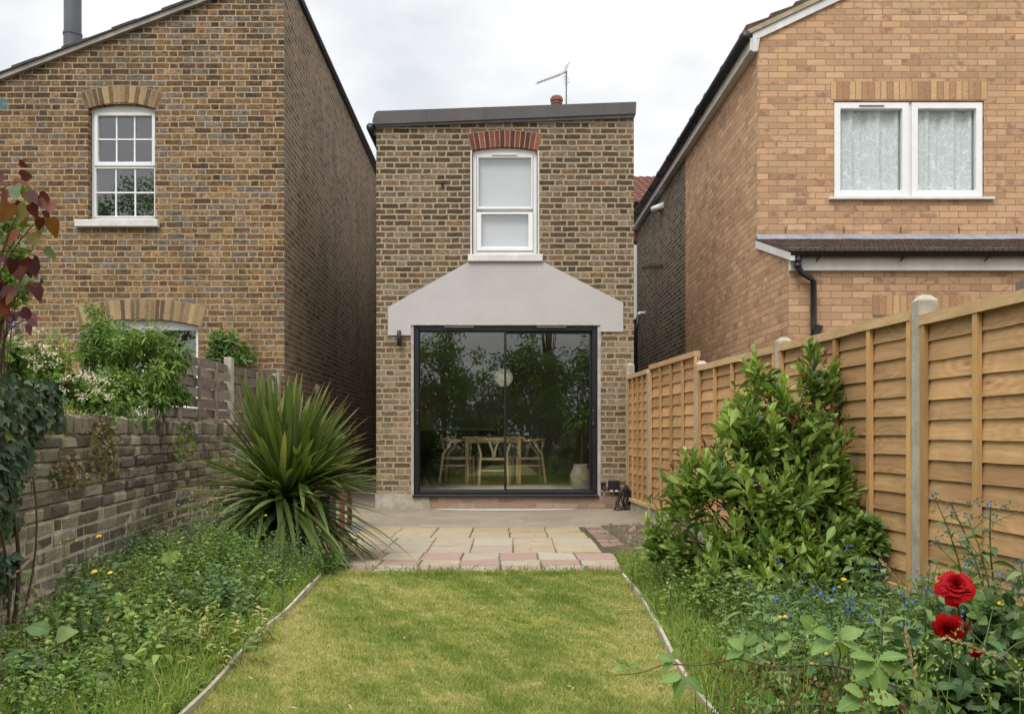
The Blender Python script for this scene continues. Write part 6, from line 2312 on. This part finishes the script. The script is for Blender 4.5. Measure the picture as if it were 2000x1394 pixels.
# low plants on the soil and at the patio corners
t = thing('dock_clump', (X_(640, 6.3), 6.3, 0), 'leafy clump beside the left corner of the patio', 'wild plant')
L, S = Leaves(), Leaves()
P = np.stack([rng.uniform(-1.55, -1.22, 60), rng.uniform(6.0, 6.6, 60), np.zeros(60)], 1)
herbs(L, S, P, rng.uniform(.08, .22, 60), 9, T_OVATE, .05, tint=(.1, .7), tilt=.4, rng=rng)
L.build('foliage', M['lf_weed'], t); S.build('stem', M['stem_green'], t)
L = Leaves()
Q = np.concatenate([strip_pts(500, 6.1, 9.0, lambda y: .85, lambda y: fence_x(y) - .1, rng), strip_pts(260, 6.1, 6.25, lambda y: -1.2, lambda y: .8, rng)])
n = len(Q)
h = rng.uniform(.02, .10, n)
D = rng.normal(size=(n, 3)) * .5; D[:, 2] = 1
L.add(T_BLADE, Q, D, rng.normal(size=(n, 3)), h, rng.uniform(.1, .9, n), wide=.006 / h, droop=.4)
Q = strip_pts(240, 6.3, 9.0, lambda y: .95, lambda y: fence_x(y) - .05, rng)
L.add(T_OVATE, Q + np.array([0, 0, .01]), rdir(240, .3, rng), UP + rng.normal(size=(240, 3)) * .3, rng.uniform(.015, .04, 240), rng.random(240))
o = L.build('soil_weeds', M['lf_weed']); o['kind'] = 'stuff'
mb = MB()
ns = 26
mb2 = []
def sz_(x, y): return .012 + .028 * (math.sin(x * 9 + y * 4) * math.sin(y * 7 - x * 3) * .5 + .5) + .01 * math.sin(x * 31) * math.sin(y * 27)
for i in range(ns):
    for j in range(ns):
        def pt_(i, j):
            y = 6.9 + (9.05 - 6.9) * j / ns
            a, b = (.90 + .04 * (9.05 - y) if y > 7.45 else .84), fence_x(y) + .02
            x = a + (b - a) * i / ns
            return (x, y, sz_(x, y) if 0 < i < ns and 0 < j else -.01)
        mb.face([pt_(i, j), pt_(i + 1, j), pt_(i + 1, j + 1), pt_(i, j + 1)])
o = mb.build('soil_bed', M['soil'], None, True); o['kind'] = 'structure'
mb = MB()
rnd = random.Random(2)
def stone(cx_, cy_, r):
    mb.ti = rnd.random()
    pts = [(cx_ + r * math.cos(a) * rnd.uniform(.7, 1.2), cy_ + r * math.sin(a) * rnd.uniform(.7, 1.2)) for a in [i * 1.05 for i in range(6)]]
    for i in range(6):
        k = (i + 1) % 6
        mb.face([(*pts[i], 0), (*pts[k], 0), ((pts[k][0] + cx_) / 2, (pts[k][1] + cy_) / 2, r * 1.1 + .02), ((pts[i][0] + cx_) / 2, (pts[i][1] + cy_) / 2, r * 1.1 + .02)])
    mb.face([((p[0] + cx_) / 2, (p[1] + cy_) / 2, r * 1.1 + .02) for p in pts])
for _ in range(110):
    y = rnd.uniform(6.9, 9.0)
    stone(rnd.uniform(.95, fence_x(y) - .03), y, rnd.choice((.008, .012, .02, .012, .035)))
o = mb.build('soil_stones', attr_brick('rubble', [(0, (.14, .11, .08)), (1, (.34, .26, .19))], stain=.2)); o['kind'] = 'stuff'

# ================================================================== IVY AND WALL PLANTS
def wface(y, z, off=.02):
    return np.array(wp(y, off, z))


iv = thing('ivy', (wall_x(4), 4, 0), 'dark glossy ivy draped over the near end of the garden wall', 'ivy')
rng = np.random.default_rng(15)
L, S = Leaves(), Leaves()
pts = []
while len(pts) < 1300:
    y = rng.uniform(2.6, 4.55)
    z = rng.uniform(.52, 1.24)
    px = CX + F * (wall_x(y) + .03) / y
    lim = .62 + max(0, (y - 3.9)) * .55 + .10 * math.sin(y * 9)
    if z < lim: continue
    pts.append(wface(y, z, rng.uniform(.01, .06) + .02 * (z > 1)))
pts = np.array(pts)
n = len(pts)
L.add(T_IVY, pts, np.stack([rng.normal(size=n) * .3 + .2, rng.normal(size=n) * .7, -.9 + rng.normal(size=n) * .4], 1), np.array([1, -.35, .5]) + rng.normal(size=(n, 3)) * .35, rng.uniform(.026, .060, n), np.clip(rng.beta(1.5, 3, n), 0, 1), droop=.1)
top = np.stack([wall_x(3.8) - rng.uniform(.0, .3, 500), rng.uniform(2.6, 4.6, 500), rng.uniform(1.06, 1.22, 500)], 1)
L.add(T_IVY, top, rdir(500, .1, rng), UP + rng.normal(size=(500, 3)) * .4, rng.uniform(.026, .06, 500), rng.beta(1.5, 2.5, 500))
low = np.array([wface(rng.uniform(3.9, 4.15), rng.uniform(.25, .62), .03) for _ in range(26)])
L.add(T_IVY, low, rng.normal(size=(26, 3)) + np.array([0, 0, -.8]), np.array([1, -.3, .3]) + rng.normal(size=(26, 3)) * .3, .06, rng.random(26))
L.build('foliage', M['lf_ivy'], iv)
for y0, y1, r in ((4.05, 4.0, .011), (4.12, 4.3, .006), (4.0, 3.8, .007)):
    A = wface(y0, 0.02, .02); B = wface(y1, .75, .02)
    S.tubes(A[None], B[None], r, r * .7, bend=np.array([[.02, .05, 0]]), n=6, seg=6)
S.build('stem', M['bark'], iv)

for k, (ya, yb4, za, zb3, nn, lab) in enumerate(((4.95, 5.55, .70, 1.05, 200, 'reddish green herb with pink flowers hanging on the wall face'),
                                                 (6.9, 7.5, .74, 1.06, 130, 'small green fern-like clump on the wall face left of the spiky plant'),
                                                 (4.5, 4.9, .66, .86, 80, 'low patch of moss and herb on the wall face beside the ivy'))):
    t = thing('wall_herb', tuple(wface((ya + yb4) / 2, za)), lab, 'wall plant', 'herbs growing on the garden wall')
    L, Fl, S = Leaves(), Leaves(), Leaves()
    pp2 = []
    for _ in range(nn):
        u = rng.random()
        y = (ya + yb4) / 2 + (rng.random() - .5) * (yb4 - ya) * (.45 + .7 * u)
        pp2.append(wface(y, zb3 - (zb3 - za) * u, rng.uniform(.01, .07)))
    pp2 = np.array(pp2)
    L.add(T_LOBE, pp2, rdir(nn, -.2, rng) + np.array([.3, 0, -.2]), np.array([1, -.3, .5]) + rng.normal(size=(nn, 3)) * .5, rng.uniform(.018, .04, nn), rng.random(nn) if k != 1 else rng.uniform(.6, 1, nn), droop=.2)
    st0 = wface((ya + yb4) / 2, zb3, .02)
    S.tubes(np.repeat(st0[None], 24, 0), pp2[:24], .0016, .001, bend=np.array([[.03, 0, 0]]))
    L.build('foliage', M['lf_red'] if k != 1 else M['lf_weed'], t)
    S.build('stem', M['twig'], t)
    if k != 1:
        Fl.add(T_FL5, pp2[:16] + np.array([.03, -.01, 0]), rdir(16, 0, rng), np.array([.6, -1, .3]), .009, rng.random(16))
        Fl.build('blossom', M['fl_pink'], t, False)

t = thing('dry_moss_fringe', (wall_x(6) - .1, 6, WT), 'straw coloured dry grass and moss along the wall top', 'dry grass')
L = Leaves()
n = 1500
y = rng.uniform(4.2, 9.6, n)
P = np.array([wp(v, rng.uniform(-.16, .0), WT - .01) for v in y])
h = rng.uniform(.02, .085, n) * np.where(y < 5.9, 1, .6)
D = rng.normal(size=(n, 3)) * .5; D[:, 2] = 1
L.add(T_BLADE, P, D, rng.normal(size=(n, 3)), h, rng.random(n), wide=.004 / h, droop=.6)
L.build('blade', M['lf_straw'], t)

# climber over the left fence
cl = thing('climbing_jasmine', (X_(250, 6.9), 6.9, 0), 'bright green jasmine climber tumbling over the woven fence', 'climber')
blobs = [(205, 655, 6.9, 45, 42, .3), (250, 690, 6.8, 70, 65, .35), (300, 665, 6.7, 50, 40, .3), (190, 610, 7.0, 22, 18, .2), (340, 700, 6.6, 38, 38, .2), (235, 760, 6.4, 60, 50, .3), (310, 740, 6.5, 45, 40, .2), (170, 770, 6.2, 50, 35, .25), (350, 770, 6.6, 30, 25, .15), (180, 690, 6.7, 35, 45, .25), (215, 790, 6.2, 60, 25, .2), (300, 780, 6.4, 50, 25, .2)]
bush(cl, blobs, 800, [(X_(240, 6.9), 6.9, .2), (X_(300, 6.9), 6.9, .2)], T_LANCE, .066, 9, M['lf_jas'], M['stem_green'], up=.0, tint=(0, .85), along=.12, spread=(.5, 1.4), droop=.35, stem_r=.004, seed=22, nstems=90, shell=.45)

# pale flowered deutzia
dz = thing('deutzia', (X_(80, 5.2), 5.2, 0), 'arching shrub with clusters of pale pinkish white flowers behind the wall', 'shrub')
blobs = [(60, 730, 5.1, 60, 45, .3), (20, 690, 5.0, 40, 50, .3), (130, 750, 5.2, 55, 35, .25), (190, 770, 5.3, 40, 25, .2), (0, 770, 4.9, 60, 40, .3), (110, 700, 5.2, 40, 22, .2)]
bush(dz, blobs, 210, [(X_(40, 5.2), 5.2, 0)], T_OVATE, .055, 7, M['lf_jas'], M['twig'], up=.2, tint=(0, .6), along=.12, spread=(.5, 1.4), droop=.25, stem_r=.004, seed=24, nstems=60, shell=.3)
L, S = Leaves(), Leaves()
clus = [(14, 681), (47, 672), (86, 676), (70, 645), (109, 708), (68, 715), (165, 729), (204, 744), (163, 774), (190, 762), (77, 753), (43, 769), (29, 740), (133, 735), (7, 772), (20, 660), (100, 690), (60, 700), (178, 740), (8, 712), (215, 775), (120, 762)]
for px, py in clus:
    c = np.array(tuple(W(px, py, 4.95)))
    m = 32
    L.add(T_FL5, c + rng.normal(size=(m, 3)) * np.array([.022, .016, .013]), rdir(m, 0, rng), np.array([0, -.8, .7]) + rng.normal(size=(m, 3)) * .5, rng.uniform(.005, .009, m), rng.random(m))
L.build('blossom', M['fl_white'], dz, False)
A = [tuple(W(*p, 4.97)) for p in ((-30, 820), (-30, 840), (0, 860))]
B = [tuple(W(*p, 4.97)) for p in ((205, 575 + 60), (100, 700), (215, 745))]
S.tubes(np.array(A), np.array(B), .004, .002, bend=np.array([[-.03, 0, .12]]), seg=6)
S.build('arching_stem', M['twig'], dz)
t = thing('bay_sprig', (X_(255, 5.6), 5.6, WT), 'upright grey green leafy sprig on the wall top before the climber', 'wild plant')
L, S = Leaves(), Leaves()
P = np.array([[X_(258, 5.6), 5.6, .95], [X_(262, 5.62), 5.62, .95], [X_(215, 5.5), 5.5, .95], [X_(290, 5.7), 5.7, .95]])
herbs(L, S, P, np.array([.40, .34, .2, .22]), 20, T_LANCE, .085, tint=(.3, 1), tilt=.08, elev=(.6, 1.1), rng=rng)
L.build('foliage', M['lf_weed2'], t); S.build('stem', M['stem_green'], t)

bd = thing('buddleia', (X_(450, 10.9), 10.9, 1.5), 'self-sown buddleia with narrow leaves against the left house wall', 'shrub')
bush(bd, [(440, 665, 10.85, 36, 26, .2), (475, 690, 10.85, 26, 22, .15), (425, 690, 10.85, 22, 24, .15)], 90, [(X_(450, 11.05), 11.05, 1.5)], T_LANCE, .11, 9, M['lf_dark'], M['stem_green'], up=.5, tint=(.2, 1), along=.15, droop=.25, stem_r=.005, seed=28, nstems=30)

# purple leaved shrub at the top left
pu = thing('purple_leaved_shrub', (X_(-60, 3.4), 3.4, 0), 'bronze purple heart leaved shrub reaching in at the left edge', 'shrub')
L, S = Leaves(), Leaves()
hearts = [(8, 345, 45, 200, .15), (25, 352, 40, 330, .5), (40, 345, 38, 20, .2), (62, 343, 22, 10, .9), (28, 362, 48, 300, 1.0), (52, 375, 40, 330, .1), (20, 395, 50, 250, .55), (40, 400, 48, 280, .6), (75, 380, 42, 320, .15), (95, 392, 40, 300, .45), (58, 398, 36, 300, .2), (12, 370, 44, 260, .3),
          (50, 425, 42, 200, 1.0), (78, 425, 48, 255, .8), (98, 425, 46, 285, .55), (60, 455, 40, 300, .7), (35, 450, 40, 230, .5), (-5, 450, 50, 250, 1.0), (10, 505, 42, 200, .1), (30, 520, 38, 300, .2), (48, 505, 44, 290, .1), (60, 512, 38, 300, .05),
          (40, 555, 44, 230, .1), (25, 560, 46, 250, .2), (60, 555, 42, 320, .3), (72, 560, 36, 290, .05), (10, 580, 44, 260, .4), (0, 545, 46, 250, .1), (40, 605, 40, 330, .05), (60, 620, 30, 0, .4), (25, 615, 40, 200, .1), (55, 630, 34, 300, .15), (-10, 400, 50, 260, .6), (-20, 500, 50, 250, .2)]
for px, py, sz, ang, tn in hearts:
    Y = 3.3 + rng.uniform(-.12, .12)
    c = np.array(tuple(W(px, py, Y)))
    a = math.radians(ang)
    L.add(T_HEART, c, np.array([math.cos(a), rng.normal() * .3, math.sin(a)]), np.array([rng.normal() * .5, -1, .5 + rng.normal() * .3]), sz / F * Y * .68, tn, droop=.35)
    for _ in range(1):
        a += rng.normal() * .9
        L.add(T_HEART, c + rng.normal(size=3) * np.array([.03, .04, .03]), np.array([math.cos(a), rng.normal() * .5, math.sin(a) - .3]), np.array([rng.normal() * .7, -1, .4 + rng.normal() * .5]), sz / F * Y * .55 * rng.uniform(.7, 1.1), np.clip(tn + rng.normal() * .2, 0, 1), droop=.4)
L.build('foliage', M['lf_purple'], pu)
for a, b, r in (((-40, 640), (45, 395), .007), ((-30, 600), (75, 430), .005), ((-60, 520), (70, 500), .005), ((-30, 690), (55, 570), .005), ((-20, 700), (60, 625), .004), ((-60, 470), (20, 360), .006)):
    S.tubes(np.array([tuple(W(*a, 3.35))]), np.array([tuple(W(*b, 3.3))]), r, .0022, bend=np.array([[.0, 0, .04]]), seg=6)
S.tubes(np.array([[X_(-60, 3.4), 3.4, 0]]), np.array([tuple(W(-40, 560, 3.35))]), .018, .008, n=8, seg=5)
S.build('branch', M['twig'], pu)
t = thing('privet', (X_(-20, 4.2), 4.2, 0), 'light green small leaved bush behind the purple leaves at the left edge', 'shrub')
bush(t, [(5, 430, 4.2, 30, 35, .2), (10, 480, 4.2, 30, 30, .2), (20, 545, 4.2, 28, 28, .2), (-30, 560, 4.2, 40, 90, .3), (35, 575, 4.2, 20, 14, .1)], 150, [(X_(-40, 4.2), 4.2, 0)], T_OVATE, .04, 10, M['lf_jas'], M['twig'], tint=(.2, 1), seed=33, nstems=40)

# bushes further back behind the left wall
t = thing('fern_clump', (X_(150, 7.8), 7.8, 0), 'loose yellowish shrub filling the gap below the wide window', 'shrub')
bush(t, [(120, 760, 7.6, 70, 45, .4), (60, 790, 7.4, 80, 40, .4), (200, 790, 7.4, 80, 30, .4), (115, 680, 7.8, 30, 40, .2)], 200, [(X_(120, 7.8), 7.8, 0)], T_LANCE, .07, 8, M['lf_tall'], M['twig'], tint=(.1, .8), seed=35, nstems=60)

# house plant indoors
hp = thing('house_plant', tuple(house_plant_base), 'tall leafy house plant growing from the ribbed pot indoors', 'plant')
b0 = np.array(tuple(house_plant_base))
L, S = Leaves(), Leaves()
S.tubes(b0[None], (b0 + np.array([0, 0, .75]))[None], .014, .009, bend=np.array([[.02, 0, 0]]), n=6, seg=5)
m = 26
az = rng.uniform(0, 6.28, m); e = rng.uniform(-.2, 1.0, m)
D = np.stack([np.cos(az) * np.cos(e), np.sin(az) * np.cos(e), np.sin(e)], 1)
L.add(T_OVATE, b0 + np.array([0, 0, .72]) + rng.normal(size=(m, 3)) * .04, D, UP, rng.uniform(.16, .3, m), rng.random(m), droop=.35)
L.build('foliage', M['lf_dark'], hp); S.build('stem', M['bark'], hp)


# ================================================================== TREES BEHIND THE CAMERA (they mirror in the glass)
def tree(x, y, h, r, n_, seed, label, kind='garden_tree', low=.25, mat='lf_tree', leaf=.14):
    rg = np.random.default_rng(seed)
    t = thing(kind, (x, y, 0), label, 'tree', 'trees at the far end of the garden')
    S, L = Leaves(), Leaves()
    top = np.array([x + rg.normal() * .2, y, h * .7])
    S.tubes(np.array([[x, y, -.1]]), top[None], .05 + .012 * h, .03, bend=np.array([[.1, 0, 0]]), n=8, seg=6)
    nb = 46
    O = rdir(nb, .25, rg)
    C = np.array([x, y, h * (low + 1) / 2]) + O * np.array([r, r * .8, h * (1 - low) / 2]) * rg.uniform(.35, .9, nb)[:, None]
    u = rg.uniform(.3, 1, nb)[:, None]
    S.tubes(np.array([[x, y, 0]]) * (1 - u) + top * u, C, .028, .008, bend=np.array([[0, 0, .15]]), n=5, seg=4)
    S.build('trunk', M['bark'], t)
    m = int(1.25 * n_) // nb
    for c in C:
        d = rdir(m, 0, rg)
        P = c + d * (rg.uniform(.1, 1, m) ** .6)[:, None] * rg.uniform(.35, .6) * r * .55
        L.add(T_TINY, P, rdir(m, -.2, rg), rg.normal(size=(m, 3)) + UP * .6, rg.uniform(.6, 1.2, m) * leaf, np.clip(rg.uniform(0, .8) + rg.normal(size=m) * .15, 0, 1))
    L.build('crown', M[mat], t)


tree(-6.2, -8.5, 6.6, 2.2, 5200, 1, 'rounded green tree at the far end of the garden, left of centre')
tree(-2.6, -9.5, 5.4, 1.9, 4600, 2, 'medium tree filling the middle of the far garden end', low=.12)
tree(.6, -8.6, 5.0, 1.8, 4600, 3, 'bushy low crowned tree in the middle of the far garden end', low=.05)
tree(4.0, -9.6, 5.8, 2.0, 4800, 4, 'tree right of centre at the far garden end', low=.2)
tree(7.6, -8.6, 5.2, 1.9, 4000, 5, 'small tree at the right hand far garden corner', low=.1)
tree(-11.5, -6.5, 9.4, 3.4, 15000, 6, 'tallest tree of the far garden end, well to the left', low=.3, leaf=.13)
tree(-3.6, -4.6, 2.6, 1.3, 3600, 7, 'low dense bush on the left behind the viewpoint', 'garden_bush', low=-.1, mat='lf_dark', leaf=.1)
tree(2.9, -4.6, 2.5, 1.2, 3600, 8, 'low dense bush on the right behind the viewpoint', 'garden_bush', low=-.1, mat='lf_dark', leaf=.1)
tree(-1.0, -6.6, 2.9, 1.6, 4200, 9, 'wide bush across the end of the lawn', 'garden_bush', low=-.1, mat='lf_dark', leaf=.1)
tree(1.6, -6.6, 2.7, 1.4, 3800, 10, 'second wide bush across the end of the lawn, nearer the timber fence side', 'garden_bush', low=-.1, mat='lf_dark', leaf=.1)

tree(1.35, -10.3, 9.3, .9, 3000, 11, 'slender tall tree rising above the far garden end', low=.55)
hg = thing('boundary_hedge', (0, -11.5, 0), 'tall dense evergreen hedge closing the far end of the garden', 'hedge')
rg = np.random.default_rng(50)
L, S = Leaves(), Leaves()
m = 26000
x = rg.uniform(-15, 15, m)
topz = 2.9 + .7 * np.sin(x * .9) + .4 * np.sin(x * 2.3 + 1)
z = rg.uniform(0, 1, m) ** .8 * topz
P = np.stack([x, -11.5 + rg.normal(size=m) * .45, z], 1)
L.add(T_TINY, P, rdir(m, -.1, rg), rg.normal(size=(m, 3)) + np.array([0, .6, .5]), rg.uniform(.10, .22, m), np.clip(.4 + .3 * np.sin(x * 1.3) * np.sin(z * 2) + rg.normal(size=m) * .2, 0, 1))
L.build('foliage', M['lf_dark'], hg)
xs = np.linspace(-14.5, 14.5, 40)
S.tubes(np.stack([xs, xs * 0 - 11.5, xs * 0], 1), np.stack([xs, xs * 0 - 11.5, xs * 0 + 3], 1), .04, .02)
S.build('stem', M['bark'], hg)

# distinct clumps of different weeds heaped through both beds
CL = [(-2.45, 5.9, .38, 'lf_weed2', 'T_LANCE', .075, 30, 'tall narrow leaved weed clump against the garden wall beside the spiky plant'),
      (-2.35, 5.1, .28, 'lf_weed', 'T_OVATE', .06, 26, 'bright leafy weed clump against the middle of the garden wall'),
      (-1.75, 5.2, .36, 'lf_weed', 'T_LANCE', .06, 34, 'rounded bright green weed clump in the middle of the left bed'),
      (-1.95, 4.3, .30, 'lf_red', 'T_OVATE', .045, 26, 'reddish tinged herb clump in the left bed'),
      (-1.50, 4.5, .26, 'lf_weed2', 'T_LOBE', .06, 24, 'lobed leaf weed clump close to the left edging strip'),
      (-1.75, 3.6, .30, 'lf_weed', 'T_LOBE', .05, 26, 'low lobed leaf weed clump near the bottom of the left bed'),
      (-1.35, 3.75, .22, 'lf_tall', 'T_LANCE', .07, 24, 'yellowish grassy clump near the lower left edging strip'),
      (1.05, 5.6, .34, 'lf_tall', 'T_LANCE', .06, 30, 'feathery yellowish weed clump left of the evergreen shrub'),
      (1.05, 4.5, .30, 'lf_weed', 'T_OVATE', .045, 28, 'small leaved weed clump beside the right edging strip'),
      (1.25, 3.6, .34, 'lf_weed2', 'T_LANCE', .06, 28, 'grey green weed clump in the middle of the right bed'),
      (1.75, 3.5, .42, 'lf_weed2', 'T_OVATE', .07, 30, 'leafy weed clump at the foot of the near concrete post'),
      (1.05, 3.0, .26, 'lf_weed', 'T_LOBE', .045, 26, 'bright lobed weed clump in the right foreground')]
rng = np.random.default_rng(99)
for cx0, cy1, hh, mt, tp_, ls, nn, lab in CL:
    t = thing('weed_clump', (cx0, cy1, 0), lab, 'weeds', 'weed clumps in the garden beds')
    L, S = Leaves(), Leaves()
    k = nn * 3
    P = np.stack([cx0 + rng.normal(size=k) * .13, cy1 + rng.normal(size=k) * .16, np.zeros(k)], 1)
    herbs(L, S, P, hh * rng.uniform(.55, 1.1, k), 13, globals()[tp_], ls * rng.uniform(.7, 1.2, k), tint=(0, 1), tilt=.22, rng=rng)
    L.build('foliage', M[mt], t); S.build('stem', M['stem_green'], t)

# small fittings and scraps on the walls
t = thing('wall_bracket', W(867, 357, YM), 'small rusty iron bracket on the centre house wall left of its window', 'bracket')
c = W(867, 357, YM)
mb = MB()
mb.tube([(c.x - .02, YM, c.z - .04), (c.x - .02, YM - .03, c.z), (c.x + .03, YM - .05, c.z + .01)], .009, 6)
mb.build('hook', M['rust'], t, True)
MB().box(c.x - .035, c.x - .005, YM - .008, YM, c.z - .07, c.z + .02).build('plate', M['dark_edge'], t)
t = thing('plastic_scrap', (-2.95, 14, 1.6), 'white torn plastic scrap hanging on the dark alley wall', 'litter')
c = W(714, 758, 13.0)
L = Leaves()
for a in (-.3, .1, .5):
    L.add(T_OVATE, np.array([lx1 - .0206 * 2 + .02, 13.0, c.z + .06]), np.array([.25 + a * .3, a, -1.0]), np.array([1, -.5, .2]), .15, .9)
L.build('flap', M['fl_white'], t)
for px in (1534, 1648, 1759, 1873, 1986):
    x = X_(px, YR)
    MB().bbox(x - .006, x + .006, YR - .006, YR + .02, Z_(455, YR), Z_(444, YR), .001).build('weep_vent', M['arch_red'], rh)
MB().bbox(X_(1470, YR - .04), X_(1479, YR - .04), YR - .045, YR - .02, Z_(104, YR), Z_(78, YR), .003).build('eaves_end_cap', M['white_paint'], rh)
t = thing('blue_twine', tuple(W(0, 200, 4)), 'frayed blue plastic twine at the left edge high up', 'twine')
mb = MB()
for k in range(7):
    mb.tube([W(-12, 198 + k, 4), W(0, 195 + 3 * k, 4), W(8 + 2 * k, 190 + 3.4 * k, 4)], .0022, 5)
mb.build('strand', plain('blue_plastic', (.10, .33, .42), .5), t)
mb = MB(); mb.tube([W(-14, 200, 4), W(-60, 260, 4), W(-70, 900, 4.2)], .008, 6); mb.build('pole', M['bark'], t)
t = thing('wall_wire', (sx(17.5), 17.5, 3), 'short dark wire running level across the dark side wall', 'wire')
mb = MB(); mb.tube([(sx(18.6) - .02, 18.6, Z_(520, 18.6)), (sx(16.2) - .02, 16.2, Z_(517, 16.2))], .01, 5); mb.build('cable', M['blackplastic'], t)

# broad leaved plants filling both foregrounds
BL = [(X_(1560, 2.9), 2.9, 'lf_weed2', .11, .34, 16, 'grey green broad leaved plant left of the bramble sprigs'),
      (X_(1680, 2.7), 2.7, 'lf_weed2', .12, .40, 18, 'broad leaved plant standing behind the pale bramble leaves'),
      (X_(1780, 2.55), 2.55, 'lf_rose', .12, .40, 18, 'dark broad leaved plant directly left of the rose bush'),
      (X_(1880, 2.3), 2.3, 'lf_rose', .12, .30, 18, 'dark broad leaved plant under the rose bush'),
      (X_(1480, 3.3), 3.3, 'lf_weed2', .09, .34, 16, 'broad leaved plant in front of the shrub, left of the yellow flowers'),
      (X_(90, 3.5), 3.5, 'lf_rose', .11, .34, 18, 'dark broad leaved plant at the left edge below the ivy'),
      (X_(250, 3.3), 3.3, 'lf_weed', .09, .26, 16, 'broad leaved plant between the dock and the edging strip'),
      (X_(160, 4.2), 4.2, 'lf_weed2', .10, .34, 14, 'broad leaved plant close to the garden wall base'),
      (X_(470, 4.9), 4.9, 'lf_weed', .09, .26, 16, 'broad leaved plant in the middle of the left bed near the edging strip')]
rng = np.random.default_rng(123)
for bx, by, mt, ls, hh, k, lab in BL:
    t = thing('broad_leaved_plant', (bx, by, 0), lab, 'wild plant', 'broad leaved plants in the beds')
    L, S = Leaves(), Leaves()
    P = np.stack([bx + rng.normal(size=7) * .07, by + rng.normal(size=7) * .08, np.zeros(7)], 1)
    herbs(L, S, P, hh * rng.uniform(.6, 1.1, 7), 9, T_OVATE, ls * rng.uniform(.8, 1.15, 7), tint=(0, 1), tilt=.22, rng=rng, stem_r=.0035, droop=.4, elev=(-.1, .6))
    L.build('foliage', M[mt], t); S.build('stem', M['stem_green'], t)
# bits lying in the lawn: clover and plantain leaves, dead leaves
L = Leaves()
n = 420
P = strip_pts(n, 2.7, 6.0, lambda y: el(y) + .03, lambda y: er(y) - .03, rng); P[:, 2] = .006
P = P[patch(P[:, 0], P[:, 1], 2.3) > .45]
n = len(P)
L.add(T_OVATE, P, rdir(n, .1, rng), UP + rng.normal(size=(n, 3)) * .2, rng.uniform(.012, .03, n), rng.random(n))
o = L.build('lawn_weeds', M['lf_weed']); o['kind'] = 'stuff'
L = Leaves()
n = 130
P = np.concatenate([strip_pts(n, 2.7, 6.1, lambda y: el(y) - .3, lambda y: er(y) + .3, rng), strip_pts(40, 6.2, 9.0, lambda y: -1.2, lambda y: .9, rng)]); P[:, 2] = .014
n = len(P)
L.add(T_LANCE, P, rdir(n, 0, rng) * np.array([1, 1, .2]), UP + rng.normal(size=(n, 3)) * .3, rng.uniform(.012, .035, n), rng.random(n))
o = L.build('fallen_leaves', M['lf_straw']); o['kind'] = 'stuff'
